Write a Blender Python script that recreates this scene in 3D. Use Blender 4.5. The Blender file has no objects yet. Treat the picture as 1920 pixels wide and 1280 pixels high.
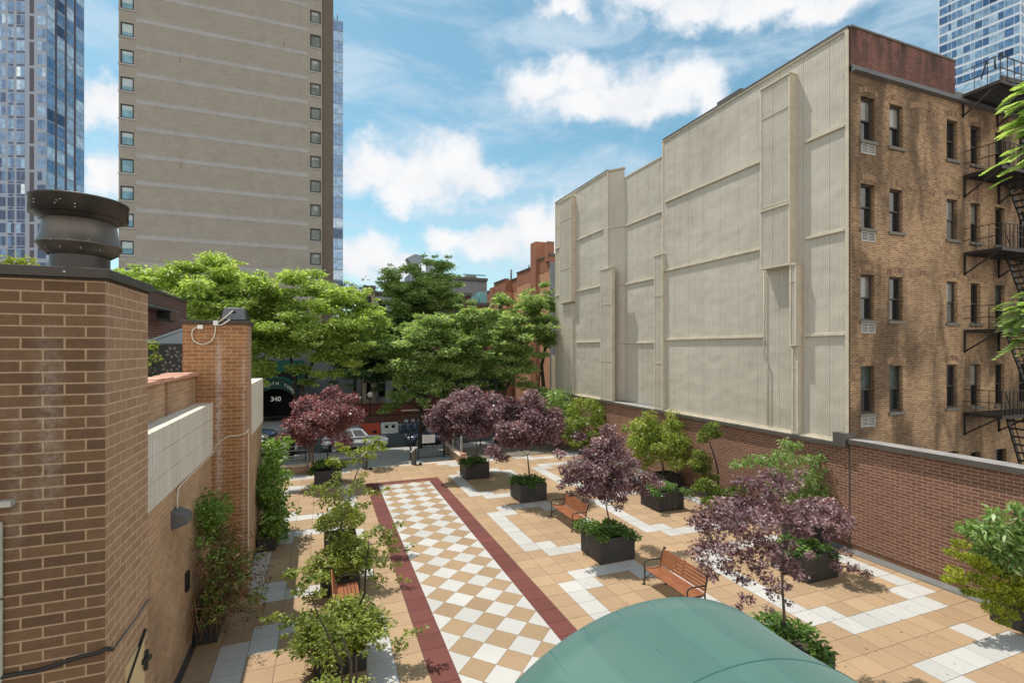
SUN_E = 4.7; SKY_S = 0.15; CLOUD_S = 1.0; FILL_BANK_S = 1.6; SKY_TINT = (0.88, 1.16, 0.98)
import bpy, math, random
import numpy as np
from mathutils import Vector, Matrix
rad = math.radians
scene = bpy.context.scene
COL = scene.collection
random.seed(7)

# ------------------------------------------------------------------ camera
TILE = 0.61
CAM_H = 6.802
YAW = 0.3664
cd = bpy.data.cameras.new('camera')
cam = bpy.data.objects.new('camera', cd)
COL.objects.link(cam)
cam.location = (0, 0, CAM_H)
cam.rotation_euler = (rad(90), 0, -YAW)
cd.sensor_width = 36.0
cd.sensor_fit = 'HORIZONTAL'
cd.lens = 932.81 / 1920 * 36.0
cd.shift_y = (655.36 - 640) / 1920
cd.clip_start = 0.1
cd.clip_end = 3000
scene.camera = cam
scene.render.resolution_x = 1024
scene.render.resolution_y = 682
scene.view_settings.view_transform = 'Standard'
scene.view_settings.look = 'None'
scene.view_settings.exposure = 0
scene.view_settings.gamma = 1
scene.render.engine = 'CYCLES'
scene.cycles.use_denoising = True
scene.cycles.max_bounces = 8
scene.cycles.transparent_max_bounces = 8
scene.cycles.sample_clamp_indirect = 6


# ------------------------------------------------------------------ node helpers
def new_mat(name):
    m = bpy.data.materials.new(name)
    m.use_nodes = True
    nt = m.node_tree
    b = nt.nodes['Principled BSDF']
    return m, nt, b


class N:
    """small node-building helper"""
    def __init__(self, nt):
        self.nt = nt

    def node(self, t, **kw):
        n = self.nt.nodes.new(t)
        for k, v in kw.items():
            setattr(n, k, v)
        return n

    def link(self, a, b):
        self.nt.links.new(a, b)

    def _in(self, sock, v):
        if hasattr(v, 'links') or hasattr(v, 'is_linked'):
            self.nt.links.new(v, sock)
        else:
            sock.default_value = v

    def math(self, op, a, b=0.0, c=0.0, clamp=False):
        n = self.node('ShaderNodeMath', operation=op)
        n.use_clamp = clamp
        self._in(n.inputs[0], a)
        self._in(n.inputs[1], b)
        if op in ('MULTIPLY_ADD', 'COMPARE', 'SMOOTH_MIN', 'SMOOTH_MAX', 'WRAP'):
            self._in(n.inputs[2], c)
        return n.outputs[0]

    def noise(self, vec, scale, detail=4.0, rough=0.55, dist=0.0):
        n = self.node('ShaderNodeTexNoise')
        if vec is not None:
            self.link(vec, n.inputs['Vector'])
        n.inputs['Scale'].default_value = scale
        n.inputs['Detail'].default_value = detail
        n.inputs['Roughness'].default_value = rough
        n.inputs['Distortion'].default_value = dist
        return n.outputs['Fac']

    def ramp(self, fac, stops, interp='LINEAR'):
        n = self.node('ShaderNodeValToRGB')
        cr = n.color_ramp
        cr.interpolation = interp
        while len(cr.elements) > 1:
            cr.elements.remove(cr.elements[-1])
        first = True
        for p, c in stops:
            if first:
                e = cr.elements[0]; e.position = p; first = False
            else:
                e = cr.elements.new(p)
            e.color = tuple(c) + (1,) if len(c) == 3 else c
        self._in(n.inputs[0], fac)
        return n.outputs['Color']

    def mix(self, fac, a, b, mode='MIX'):
        n = self.node('ShaderNodeMix', data_type='RGBA', blend_type=mode)
        self._in(n.inputs[0], fac)
        for s, v in ((n.inputs[6], a), (n.inputs[7], b)):
            if isinstance(v, tuple):
                s.default_value = v + (1,) if len(v) == 3 else v
            else:
                self.link(v, s)
        return n.outputs[2]

    def maprange(self, v, a, b, c, d, smooth=False):
        n = self.node('ShaderNodeMapRange')
        if smooth:
            n.interpolation_type = 'SMOOTHSTEP'
        self._in(n.inputs[0], v)
        for i, x in enumerate((a, b, c, d)):
            n.inputs[i + 1].default_value = x
        return n.outputs[0]

    def pos(self):
        g = self.node('ShaderNodeNewGeometry')
        return g.outputs['Position'], g.outputs['Normal']

    def mapping(self, vec, scale=(1, 1, 1), loc=(0, 0, 0), rot=(0, 0, 0)):
        n = self.node('ShaderNodeMapping')
        self.link(vec, n.inputs['Vector'])
        n.inputs['Scale'].default_value = scale
        n.inputs['Location'].default_value = loc
        n.inputs['Rotation'].default_value = rot
        return n.outputs['Vector']

    def bump(self, h, strength=0.4, dist=0.02):
        n = self.node('ShaderNodeBump')
        n.inputs['Strength'].default_value = strength
        n.inputs['Distance'].default_value = dist
        self.link(h, n.inputs['Height'])
        return n.outputs['Normal']

    def wallvec(self):
        """(along-wall, height, 0) vector from world position and the face's direction"""
        p, nn = self.pos()
        sp = self.node('ShaderNodeSeparateXYZ'); self.link(p, sp.inputs[0])
        sn = self.node('ShaderNodeSeparateXYZ'); self.link(nn, sn.inputs[0])
        ax = self.math('ABSOLUTE', sn.outputs[0]); ay = self.math('ABSOLUTE', sn.outputs[1])
        isx = self.math('GREATER_THAN', ax, ay)
        u = self.math('ADD', self.math('MULTIPLY', isx, sp.outputs[1]),
                      self.math('MULTIPLY', self.math('SUBTRACT', 1.0, isx), sp.outputs[0]))
        c = self.node('ShaderNodeCombineXYZ')
        self.link(u, c.inputs[0]); self.link(sp.outputs[2], c.inputs[1])
        return c.outputs[0], u, sp.outputs[2], p


def simple(name, col, rough=0.6, metal=0.0, var=0.25, scale=3.0, bump=0.0, spec=0.5):
    """plain surface with soft procedural wear"""
    m, nt, b = new_mat(name)
    h = N(nt)
    p, _ = h.pos()
    f = h.noise(p, scale, 6, 0.6)
    f2 = h.noise(p, scale * 9, 3, 0.6)
    ff = h.math('ADD', h.math('MULTIPLY', f, 0.7), h.math('MULTIPLY', f2, 0.3))
    dark = tuple(c * (1 - var) for c in col)
    lite = tuple(min(1, c * (1 + var)) for c in col)
    c = h.ramp(ff, [(0.3, dark), (0.7, lite)])
    h.link(c, b.inputs['Base Color'])
    r = h.maprange(f, 0.3, 0.7, max(0.02, rough - 0.12), min(1, rough + 0.12))
    h.link(r, b.inputs['Roughness'])
    b.inputs['Metallic'].default_value = metal
    b.inputs['Specular IOR Level'].default_value = spec
    if bump:
        h.link(h.bump(f2, bump, 0.01), b.inputs['Normal'])
    return m


def brick(name, c1, c2, mortar, w=0.305, hgt=0.1016, joint=0.011, var=0.25, stain=0.0, stain_col=(0.6, 0.57, 0.52),
          stain_at=None, dirt=0.3, blotch=0.0, bumpk=0.5, soot_top=None):
    m, nt, b = new_mat(name)
    h = N(nt)
    vec, u, z, p = h.wallvec()
    wob = h.noise(p, 1.3, 2)
    t = h.node('ShaderNodeTexBrick')
    h.link(vec, t.inputs['Vector'])
    t.inputs['Scale'].default_value = 1.0
    t.inputs['Brick Width'].default_value = w
    t.inputs['Row Height'].default_value = hgt
    t.inputs['Mortar Size'].default_value = joint / 2
    t.inputs['Mortar Smooth'].default_value = 0.25
    t.inputs['Bias'].default_value = 0.0
    t.inputs['Color1'].default_value = c1 + (1,)
    t.inputs['Color2'].default_value = c2 + (1,)
    t.inputs['Mortar'].default_value = mortar + (1,)
    n1 = h.noise(p, 0.7, 5, 0.6)
    n2 = h.noise(p, 14, 4, 0.65)
    n3 = h.noise(p, 90, 2, 0.6)
    tone = h.math('ADD', h.math('ADD', h.math('MULTIPLY', n1, dirt), h.math('MULTIPLY', n2, var)), h.math('MULTIPLY', n3, 0.22))
    k = h.maprange(tone, 0.25 * (dirt + var + .22), 0.75 * (dirt + var + .22), 1 - (dirt + var) * 0.75, 1 + (dirt + var) * 0.6)
    cb0 = h.node('ShaderNodeCombineColor')
    for i in range(3):
        h.link(k, cb0.inputs[i])
    col = h.mix(1.0, t.outputs['Color'], cb0.outputs[0], 'MULTIPLY')
    if blotch:  # broad upright patches: weathered tone and reflected sunlight painted into the colour
        sv = h.mapping(p, scale=(0.55, 0.55, 0.16))
        nb = h.noise(sv, 1.6, 3, 0.5, 0.6)
        kb = h.maprange(nb, 0.38, 0.62, 1 - blotch, 1 + blotch * 0.75, True)
        cb = h.node('ShaderNodeCombineColor')
        for i in range(3):
            h.link(kb, cb.inputs[i])
        col = h.mix(1.0, col, cb.outputs[0], 'MULTIPLY')
    if stain:
        sv = h.mapping(p, scale=(1.6, 1.6, 0.18))
        ns = h.noise(sv, 1.2, 5, 0.6)
        sm = h.maprange(ns, 0.56, 0.78, 0, stain, True)
        col = h.mix(sm, col, stain_col)
    if stain_at is not None:
        for (axis, at, width, z0, z1, amt, scol) in stain_at:
            sx = h.node('ShaderNodeSeparateXYZ'); h.link(p, sx.inputs[0])
            d = h.math('ABSOLUTE', h.math('SUBTRACT', sx.outputs[axis], at))
            wv = h.math('MULTIPLY', h.noise(p, 5, 3), width * 0.9)
            m1 = h.maprange(h.math('SUBTRACT', d, wv), -width * .45, width * 0.5, amt, 0, True)
            zz = h.maprange(z, z0, z0 + 0.5, 0, 1, True)
            z2 = h.maprange(z, z1 - 0.6, z1, 1, 0, True)
            mm = h.math('MULTIPLY', h.math('MULTIPLY', m1, zz), z2)
            mm = h.math('MULTIPLY', mm, h.math('MULTIPLY', h.maprange(n2, 0.35, 0.6, 0.1, 1), h.maprange(n3, 0.35, 0.6, 0.3, 1)))
            col = h.mix(mm, col, scol)
    if soot_top is not None:
        z0, z1 = soot_top
        sv = h.mapping(p, scale=(1.3, 1.3, 0.35))
        ns = h.noise(sv, 1.5, 4, 0.6)
        mm = h.math('MULTIPLY', h.maprange(z, z0, z1, 0.1, 1.0), h.maprange(ns, 0.4, 0.62, 0, 0.9, True))
        col = h.mix(mm, col, (0.02, 0.022, 0.018))
    h.link(col, b.inputs['Base Color'])
    b.inputs['Roughness'].default_value = 0.85
    b.inputs['Specular IOR Level'].default_value = 0.3
    ht = h.math('ADD', h.math('MULTIPLY', h.math('SUBTRACT', 1.0, t.outputs['Fac']), 1.0), h.math('MULTIPLY', n2, 0.35))
    h.link(h.bump(ht, bumpk, 0.012), b.inputs['Normal'])
    return m


def glass(name, col=(0.02, 0.03, 0.04), rough=0.04, metal=0.0, var=0.0, spec=0.8):
    m, nt, b = new_mat(name)
    h = N(nt)
    p, _ = h.pos()
    f = h.noise(p, 0.9, 3)
    c = h.ramp(f, [(0.35, tuple(x * (1 - var) for x in col)), (0.65, tuple(x * (1 + var) for x in col))])
    h.link(c, b.inputs['Base Color'])
    b.inputs['Roughness'].default_value = rough
    b.inputs['Metallic'].default_value = metal
    b.inputs['Specular IOR Level'].default_value = spec
    f2 = h.noise(p, 0.35, 2)
    h.link(h.bump(f2, 0.06, 0.3), b.inputs['Normal'])
    return m


def leaf_mat(name, dark, mid, lite, trans=0.35, rough=0.5, tcol=None):
    m, nt, b = new_mat(name)
    h = N(nt)
    a = h.node('ShaderNodeAttribute', attribute_name='shade')
    c = h.ramp(a.outputs['Fac'], [(0.0, dark), (0.5, mid), (1.0, lite)])
    h.link(c, b.inputs['Base Color'])
    b.inputs['Roughness'].default_value = rough
    b.inputs['Specular IOR Level'].default_value = 0.35
    t = h.node('ShaderNodeBsdfTranslucent')
    tc = h.mix(1.0, c, tcol or (1.3, 1.35, 0.7), 'MULTIPLY')
    h.link(tc, t.inputs['Color'])
    mx = h.node('ShaderNodeMixShader')
    mx.inputs[0].default_value = trans
    h.link(b.outputs[0], mx.inputs[1]); h.link(t.outputs[0], mx.inputs[2])
    out = nt.nodes['Material Output']
    h.link(mx.outputs[0], out.inputs['Surface'])
    return m


# ------------------------------------------------------------------ object helpers
ORIGIN = {}


def tag(o, label=None, cat=None, group=None, kind=None):
    if label: o['label'] = label
    if cat: o['category'] = cat
    if group: o['group'] = group
    if kind: o['kind'] = kind
    return o


def thing(name, label, cat, loc=(0, 0, 0), group=None, rz=0.0):
    o = bpy.data.objects.new(name, None)
    COL.objects.link(o)
    o.location = loc
    o.rotation_euler = (0, 0, rz)
    o.empty_display_size = 0.2
    ORIGIN[o.name] = Vector(loc)
    return tag(o, label, cat, group)


def copy_tree(o, parent=None):
    c = o.copy()
    COL.objects.link(c)
    c.parent = parent
    ORIGIN[c.name] = ORIGIN.get(o.name, Vector())
    for ch in list(o.children):
        copy_tree(ch, c)
    return c


class MB:
    """collects geometry of ONE object"""
    def __init__(self):
        self.v = []; self.f = []; self.m = []; self.s = []

    def face(self, pts, m=0, sm=False):
        i = len(self.v)
        self.v += [tuple(p) for p in pts]
        self.f.append(tuple(range(i, i + len(pts))))
        self.m.append(m); self.s.append(sm)

    def box(self, x0, x1, y0, y1, z0, z1, m=0, skip=''):
        if x0 > x1: x0, x1 = x1, x0
        if y0 > y1: y0, y1 = y1, y0
        if z0 > z1: z0, z1 = z1, z0
        i = len(self.v)
        self.v += [(x0, y0, z0), (x1, y0, z0), (x1, y1, z0), (x0, y1, z0), (x0, y0, z1), (x1, y0, z1), (x1, y1, z1), (x0, y1, z1)]
        for k, q in (('b', (0, 3, 2, 1)), ('t', (4, 5, 6, 7)), ('f', (0, 1, 5, 4)), ('r', (1, 2, 6, 5)), ('k', (2, 3, 7, 6)), ('l', (3, 0, 4, 7))):
            if k in skip: continue
            self.f.append(tuple(i + j for j in q)); self.m.append(m); self.s.append(False)
        return self

    def obox(self, c, ax, ay, az, hx, hy, hz, m=0):
        """oriented box: centre, three unit axes, half sizes"""
        c, ax, ay, az = Vector(c), Vector(ax), Vector(ay), Vector(az)
        i = len(self.v)
        for sz in (-1, 1):
            for sx, sy in ((-1, -1), (1, -1), (1, 1), (-1, 1)):
                self.v.append(tuple(c + ax * hx * sx + ay * hy * sy + az * hz * sz))
        for q in ((0, 3, 2, 1), (4, 5, 6, 7), (0, 1, 5, 4), (1, 2, 6, 5), (2, 3, 7, 6), (3, 0, 4, 7)):
            self.f.append(tuple(i + j for j in q)); self.m.append(m); self.s.append(False)
        return self

    def bar(self, p, q, w, h=None, m=0, up=(0, 0, 1)):
        """rectangular bar from p to q"""
        p, q = Vector(p), Vector(q)
        h = h or w
        d = q - p
        L = d.length
        if L < 1e-6: return self
        d.normalize()
        u = Vector(up)
        if abs(d.dot(u)) > 0.98: u = Vector((1, 0, 0))
        s = d.cross(u).normalized(); t = s.cross(d).normalized()
        return self.obox((p + q) / 2, d, s, t, L / 2, w / 2, h / 2, m)

    def tube(self, pts, radii, n=8, m=0, cap=True):
        pts = [Vector(p) for p in pts]
        if not isinstance(radii, (list, tuple)): radii = [radii] * len(pts)
        base = len(self.v)
        prev = None
        for k, p in enumerate(pts):
            if k == 0: d = pts[1] - pts[0]
            elif k == len(pts) - 1: d = pts[-1] - pts[-2]
            else: d = pts[k + 1] - pts[k - 1]
            if d.length < 1e-9: d = Vector((0, 0, 1))
            d.normalize()
            if prev is None:
                u = Vector((0, 0, 1)) if abs(d.z) < 0.9 else Vector((1, 0, 0))
                s = d.cross(u).normalized()
            else:
                s = (prev - d * prev.dot(d))
                s = s.normalized() if s.length > 1e-6 else d.orthogonal().normalized()
            prev = s
            t = d.cross(s)
            for a in range(n):
                an = 2 * math.pi * a / n
                self.v.append(tuple(p + (s * math.cos(an) + t * math.sin(an)) * radii[k]))
        for k in range(len(pts) - 1):
            for a in range(n):
                b = (a + 1) % n
                self.f.append((base + k * n + a, base + k * n + b, base + (k + 1) * n + b, base + (k + 1) * n + a))
                self.m.append(m); self.s.append(True)
        if cap:
            self.f.append(tuple(base + a for a in reversed(range(n)))); self.m.append(m); self.s.append(False)
            e = base + (len(pts) - 1) * n
            self.f.append(tuple(e + a for a in range(n))); self.m.append(m); self.s.append(False)
        return self

    def lathe(self, prof, c=(0, 0, 0), n=32, m=0, axis='z', closed=False, smooth=True):
        base = len(self.v)
        for r, z in prof:
            for a in range(n):
                an = 2 * math.pi * a / n
                x, y = r * math.cos(an), r * math.sin(an)
                if axis == 'z': p = (c[0] + x, c[1] + y, c[2] + z)
                elif axis == 'y': p = (c[0] + x, c[1] + z, c[2] + y)
                else: p = (c[0] + z, c[1] + x, c[2] + y)
                self.v.append(p)
        K = len(prof)
        for k in range(K if closed else K - 1):
            k2 = (k + 1) % K
            for a in range(n):
                b = (a + 1) % n
                self.f.append((base + k * n + a, base + k * n + b, base + k2 * n + b, base + k2 * n + a))
                self.m.append(m); self.s.append(smooth)
        return self

    def loft(self, rings, m=0, cap=True, smooth=False):
        base = len(self.v)
        n = len(rings[0])
        for r in rings: self.v += [tuple(p) for p in r]
        for k in range(len(rings) - 1):
            for a in range(n):
                b = (a + 1) % n
                self.f.append((base + k * n + a, base + k * n + b, base + (k + 1) * n + b, base + (k + 1) * n + a))
                self.m.append(m); self.s.append(smooth)
        if cap:
            self.f.append(tuple(base + a for a in reversed(range(n)))); self.m.append(m); self.s.append(False)
            e = base + (len(rings) - 1) * n
            self.f.append(tuple(e + a for a in range(n))); self.m.append(m); self.s.append(False)
        return self

    def build(self, name, mats, parent=None, bevel=0.0, seg=2, subsurf=0):
        if not isinstance(mats, (list, tuple)): mats = [mats]
        me = bpy.data.meshes.new(name)
        org = Vector((0, 0, 0))
        if parent is not None:
            org = ORIGIN[parent.name]
        me.from_pydata([tuple(Vector(v) - org) for v in self.v], [], self.f)
        for m in mats: me.materials.append(m)
        me.polygons.foreach_set('material_index', self.m)
        me.polygons.foreach_set('use_smooth', self.s)
        me.update()
        o = bpy.data.objects.new(name, me)
        COL.objects.link(o)
        if parent is not None:
            o.parent = parent
            ORIGIN[o.name] = org
        else:
            ORIGIN[o.name] = Vector((0, 0, 0))
        if bevel:
            bv = o.modifiers.new('bevel', 'BEVEL'); bv.width = bevel; bv.segments = seg; bv.limit_method = 'ANGLE'; bv.angle_limit = rad(40)
        if subsurf:
            ss = o.modifiers.new('subsurf', 'SUBSURF'); ss.levels = subsurf; ss.render_levels = subsurf
        return o


def wall_grid(mb, plane, at, u0, u1, z0, z1, holes, depth, face_sign, m=0, mr=None):
    """wall sheet in the plane x=at or y=at with rectangular holes and reveals going back by depth.
    face_sign: direction of the visible normal along the plane's axis"""
    us = sorted(set([u0, u1] + [h[0] for h in holes] + [h[1] for h in holes]))
    zs = sorted(set([z0, z1] + [h[2] for h in holes] + [h[3] for h in holes]))
    us = [u for u in us if u0 - 1e-6 <= u <= u1 + 1e-6]; zs = [z for z in zs if z0 - 1e-6 <= z <= z1 + 1e-6]
    def P(u, z, d=0.0):
        a = at - face_sign * d
        return (a, u, z) if plane == 'x' else (u, a, z)
    def Q(pts, mm):
        flip = (face_sign > 0) == (plane == 'y')
        mb.face(pts[::-1] if flip else pts, mm)
    for i in range(len(us) - 1):
        for j in range(len(zs) - 1):
            uc, zc = (us[i] + us[i + 1]) / 2, (zs[j] + zs[j + 1]) / 2
            if any(h[0] < uc < h[1] and h[2] < zc < h[3] for h in holes): continue
            Q([P(us[i], zs[j]), P(us[i + 1], zs[j]), P(us[i + 1], zs[j + 1]), P(us[i], zs[j + 1])], m)
    mr = m if mr is None else mr
    for a, b, c, d in holes:
        Q([P(a, c), P(a, d), P(a, d, depth), P(a, c, depth)][::-1], mr)
        Q([P(b, c), P(b, d), P(b, d, depth), P(b, c, depth)], mr)
        Q([P(a, d), P(b, d), P(b, d, depth), P(a, d, depth)][::-1], mr)
        Q([P(a, c), P(b, c), P(b, c, depth), P(a, c, depth)], mr)
# ------------------------------------------------------------------ materials
M = {}


def paver(name, col, var=0.12):
    m, nt, b = new_mat(name)
    h = N(nt)
    p, _ = h.pos()
    a = h.node('ShaderNodeAttribute', attribute_name='shade')
    n1 = h.noise(p, 0.55, 5, 0.6)
    n2 = h.noise(p, 9, 5, 0.65)
    n3 = h.noise(p, 160, 2, 0.7)
    k = h.math('ADD', h.math('MULTIPLY', a.outputs['Fac'], 0.22), h.math('ADD', h.math('MULTIPLY', n1, 0.22), h.math('ADD', h.math('MULTIPLY', n2, 0.22), h.math('MULTIPLY', n3, 0.34))))
    c = h.ramp(k, [(0.25, tuple(x * (1 - var * 2) for x in col)), (0.5, col), (0.75, tuple(min(1, x * (1 + var * 1.6)) for x in col))])
    st = h.maprange(h.noise(p, 1.7, 6, 0.7, 0.4), 0.56, 0.78, 0, 0.5, True)
    c = h.mix(st, c, tuple(x * 0.58 for x in col))
    s2 = h.maprange(h.noise(p, 0.28, 4, 0.6, 0.6), 0.4, 0.66, 0, 0.3, True)
    c = h.mix(s2, c, tuple(x * 0.74 for x in col))
    sp = h.maprange(h.noise(p, 28, 2, 0.5), 0.74, 0.78, 0, 0.55)
    c = h.mix(sp, c, tuple(x * 0.4 for x in col))
    h.link(c, b.inputs['Base Color'])
    b.inputs['Roughness'].default_value = 0.8
    b.inputs['Specular IOR Level'].default_value = 0.3
    h.link(h.bump(h.math('ADD', n3, n2), 0.12, 0.004), b.inputs['Normal'])
    return m


M['tan'] = paver('tan_paver', (0.375, 0.252, 0.147))
M['tan_light'] = paver('pale_tan_paver', (0.395, 0.268, 0.16))
M['white'] = paver('white_paver', (0.475, 0.455, 0.425), 0.10)
M['red'] = paver('red_paver', (0.145, 0.046, 0.036), 0.14)
M['diamond_tan'] = paver('diamond_tan_paver', (0.335, 0.228, 0.132))
M['joint'] = simple('paver_joint', (0.09, 0.065, 0.045), 0.95)
M['edge_stone'] = simple('edge_stone', (0.55, 0.43, 0.33), 0.85, var=0.12, bump=0.2)
M['asphalt'] = simple('asphalt', (0.07, 0.072, 0.078), 0.9, var=0.2, scale=1.2, bump=0.3)
M['concrete'] = simple('concrete', (0.34, 0.325, 0.30), 0.9, var=0.16, scale=0.9, bump=0.2)
M['walk'] = simple('sidewalk_concrete', (0.30, 0.29, 0.275), 0.9, var=0.16, scale=0.8, bump=0.2)
M['gutter'] = simple('dark_gutter_stone', (0.15, 0.15, 0.14), 0.9, var=0.25, scale=1.5, bump=0.2)
M['dirt'] = simple('ground_dirt', (0.16, 0.13, 0.10), 0.95, var=0.3, scale=0.6, bump=0.4)
M['soil'] = simple('planting_soil', (0.06, 0.045, 0.032), 0.95, var=0.4, scale=5, bump=0.5)
M['limestone'] = None
M['dark_metal'] = simple('black_iron', (0.018, 0.018, 0.018), 0.5, 0.2, 0.3, 4)
M['iron_brown'] = simple('brown_black_iron', (0.03, 0.025, 0.02), 0.55, 0.2, 0.3, 4)
M['bronze_cap'] = simple('bronze_coping', (0.055, 0.045, 0.038), 0.45, 0.35, 0.25, 3)
M['grey_cap'] = simple('grey_coping', (0.30, 0.28, 0.265), 0.6, 0.1, 0.15, 2)
M['coping_dark'] = simple('dark_coping_face', (0.105, 0.09, 0.08), 0.55, 0.2, 0.2, 2)
M['wood'] = None
M['white_paint'] = simple('white_paint', (0.75, 0.74, 0.72), 0.55, var=0.1)
M['grey_box'] = simple('grey_metal', (0.13, 0.135, 0.145), 0.45, 0.4, 0.2, 4)
M['frame_dark'] = simple('dark_window_frame', (0.02, 0.022, 0.024), 0.45, 0.2, 0.2, 4)
M['frame_brown'] = simple('brown_window_frame', (0.055, 0.045, 0.035), 0.6, 0.0, 0.25, 4)
M['sill'] = simple('stone_sill', (0.17, 0.155, 0.125), 0.85, var=0.2, scale=4)
M['ac'] = simple('air_conditioner_metal', (0.42, 0.41, 0.38), 0.55, 0.2, 0.2, 6)
M['bark'] = simple('grey_brown_bark', (0.10, 0.075, 0.055), 0.9, var=0.45, scale=9, bump=0.7)
M['bark_dark'] = simple('dark_bark', (0.035, 0.028, 0.022), 0.92, var=0.4, scale=7, bump=0.7)
M['bark_pale'] = simple('pale_bark', (0.24, 0.19, 0.13), 0.9, var=0.35, scale=9, bump=0.5)
M['pane'] = glass('window_pane', (0.012, 0.015, 0.017), 0.05)
M['pane_curtain'] = glass('curtained_pane', (0.22, 0.215, 0.19), 0.12, var=0.3)
M['pane_teal'] = glass('teal_window_pane', (0.10, 0.24, 0.30), 0.04, 0.2, 0.35)
M['pane_dim'] = glass('dim_window_pane', (0.06, 0.085, 0.075), 0.06, 0.1, 0.6)
M['rust_iron'] = simple('rust_brown_metal', (0.12, 0.05, 0.035), 0.7, 0.1, 0.3, 4)

M['ubrick'] = brick('brown_utility_brick', (0.170, 0.098, 0.053), (0.115, 0.064, 0.036), (0.36, 0.25, 0.155), joint=0.018,
                    var=0.3, dirt=0.25, stain=0.18,
                    stain_at=[(0, -2.25, 0.16, 5.2, 7.2, 0.34, (0.46, 0.42, 0.38)), (0, -2.47, 0.10, 4.9, 6.5, 0.25, (0.46, 0.42, 0.38)),
                              (0, -2.72, 0.09, 4.9, 7.3, 0.32, (0.46, 0.40, 0.35))])
M['ubrick_lit_side'] = brick('brown_utility_brick_lit_side', (0.40, 0.245, 0.15), (0.34, 0.20, 0.12), (0.58, 0.43, 0.30), joint=0.015, var=0.22, dirt=0.2)  # paler copy of the stack brick, plaza bounce light put into the colour
M['ubrick_left'] = brick('weathered_left_brick', (0.47, 0.30, 0.18), (0.38, 0.235, 0.14), (0.56, 0.42, 0.28), joint=0.014, var=0.3, dirt=0.55, stain=0.2, stain_col=(0.06, 0.045, 0.035))
M['parapet_brick'] = brick('red_brown_parapet_brick', (0.25, 0.122, 0.082), (0.18, 0.084, 0.056), (0.58, 0.41, 0.30), joint=0.014, var=0.28, dirt=0.25,
                           stain=0.12, stain_col=(0.05, 0.025, 0.02))
M['dark_brick'] = brick('dark_red_brick', (0.13, 0.055, 0.045), (0.10, 0.043, 0.037), (0.42, 0.34, 0.29), w=0.305, hgt=0.1016, joint=0.012)
M['old_brick'] = brick('old_tan_brick', (0.335, 0.205, 0.108), (0.185, 0.10, 0.056), (0.50, 0.40, 0.265), w=0.21, hgt=0.073, joint=0.014, var=0.45, dirt=0.4,
                       blotch=0.5, stain=0.25, stain_col=(0.10, 0.07, 0.035), bumpk=0.7)  # blotch: uneven brick tone plus painted patches of reflected sun
M['old_parapet_brick'] = brick('sooty_red_brick', (0.20, 0.075, 0.055), (0.13, 0.05, 0.04), (0.30, 0.21, 0.17), w=0.21, hgt=0.073, joint=0.012, var=0.4, dirt=0.4,
                               soot_top=(16.3, 18.1), bumpk=0.6)
M['tower_brick'] = brick('grey_tan_tower_brick', (0.335, 0.305, 0.265), (0.295, 0.268, 0.232), (0.36, 0.33, 0.29), w=0.4, hgt=0.1016, joint=0.012, var=0.12, dirt=0.22,
                         stain=0.12, stain_col=(0.2, 0.17, 0.14), bumpk=0.2)
M['tower_band'] = brick('pale_grey_soldier_band', (0.40, 0.39, 0.38), (0.365, 0.355, 0.345), (0.32, 0.31, 0.30), w=0.1, hgt=0.2, joint=0.012, var=0.12, dirt=0.25, bumpk=0.2)
M['tower_dark'] = brick('dark_tower_brick', (0.145, 0.118, 0.095), (0.13, 0.105, 0.085), (0.16, 0.13, 0.11), w=0.4, hgt=0.1016, joint=0.012, var=0.12, dirt=0.2, bumpk=0.2)
M['far_red'] = brick('orange_red_brick', (0.60, 0.30, 0.17), (0.52, 0.245, 0.135), (0.58, 0.38, 0.26), w=0.21, hgt=0.073, joint=0.012, var=0.2, dirt=0.35, stain=0.2, stain_col=(0.55, 0.36, 0.24), bumpk=0.2)
M['far_red_dark'] = brick('deep_red_brick', (0.36, 0.15, 0.085), (0.30, 0.12, 0.068), (0.38, 0.22, 0.15), w=0.21, hgt=0.073, joint=0.012, var=0.2, dirt=0.35, bumpk=0.2)
M['stucco_white'] = simple('pale_blue_grey_stucco', (0.42, 0.44, 0.46), 0.85, var=0.12, scale=1)
M['stucco_tan'] = simple('tan_stucco', (0.42, 0.34, 0.24), 0.85, var=0.2, scale=1)
M['stucco_grey'] = simple('grey_stucco', (0.21, 0.215, 0.225), 0.85, var=0.2, scale=0.7)
M['roof_metal'] = simple('blue_grey_roof_metal', (0.22, 0.26, 0.30), 0.45, 0.4, 0.2, 2)
M['teal_metal'] = simple('teal_green_metal', (0.17, 0.38, 0.38), 0.5, 0.1, 0.2, 2)
M['terracotta'] = simple('salmon_clay_coping', (0.55, 0.29, 0.20), 0.8, var=0.25, scale=4, bump=0.3)
M['vent'] = simple('brown_painted_vent_metal', (0.125, 0.108, 0.088), 0.42, 0.35, 0.3, 6, bump=0.08)
M['vent_dark'] = simple('dark_vent_band', (0.05, 0.042, 0.036), 0.38, 0.3, 0.3, 6, bump=0.08)
M['cable_white'] = simple('off_white_cable', (0.62, 0.56, 0.46), 0.6, var=0.1)
M['cable_black'] = simple('black_cable', (0.012, 0.012, 0.012), 0.55)
M['orange'] = simple('orange_red_plastic', (0.55, 0.06, 0.02), 0.5, var=0.15)
M['brick_red_net'] = simple('rust_red_hoarding', (0.16, 0.045, 0.03), 0.85, var=0.35, scale=1.5)
M['lamp_glass'] = simple('lamp_globe', (0.75, 0.72, 0.60), 0.35, var=0.05)
M['rubber'] = simple('tyre_rubber', (0.02, 0.02, 0.021), 0.85)
M['rim'] = simple('alloy_rim', (0.45, 0.46, 0.48), 0.3, 0.9, 0.1)
M['chrome'] = simple('chrome_trim', (0.5, 0.5, 0.5), 0.2, 1.0, 0.05)
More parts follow.
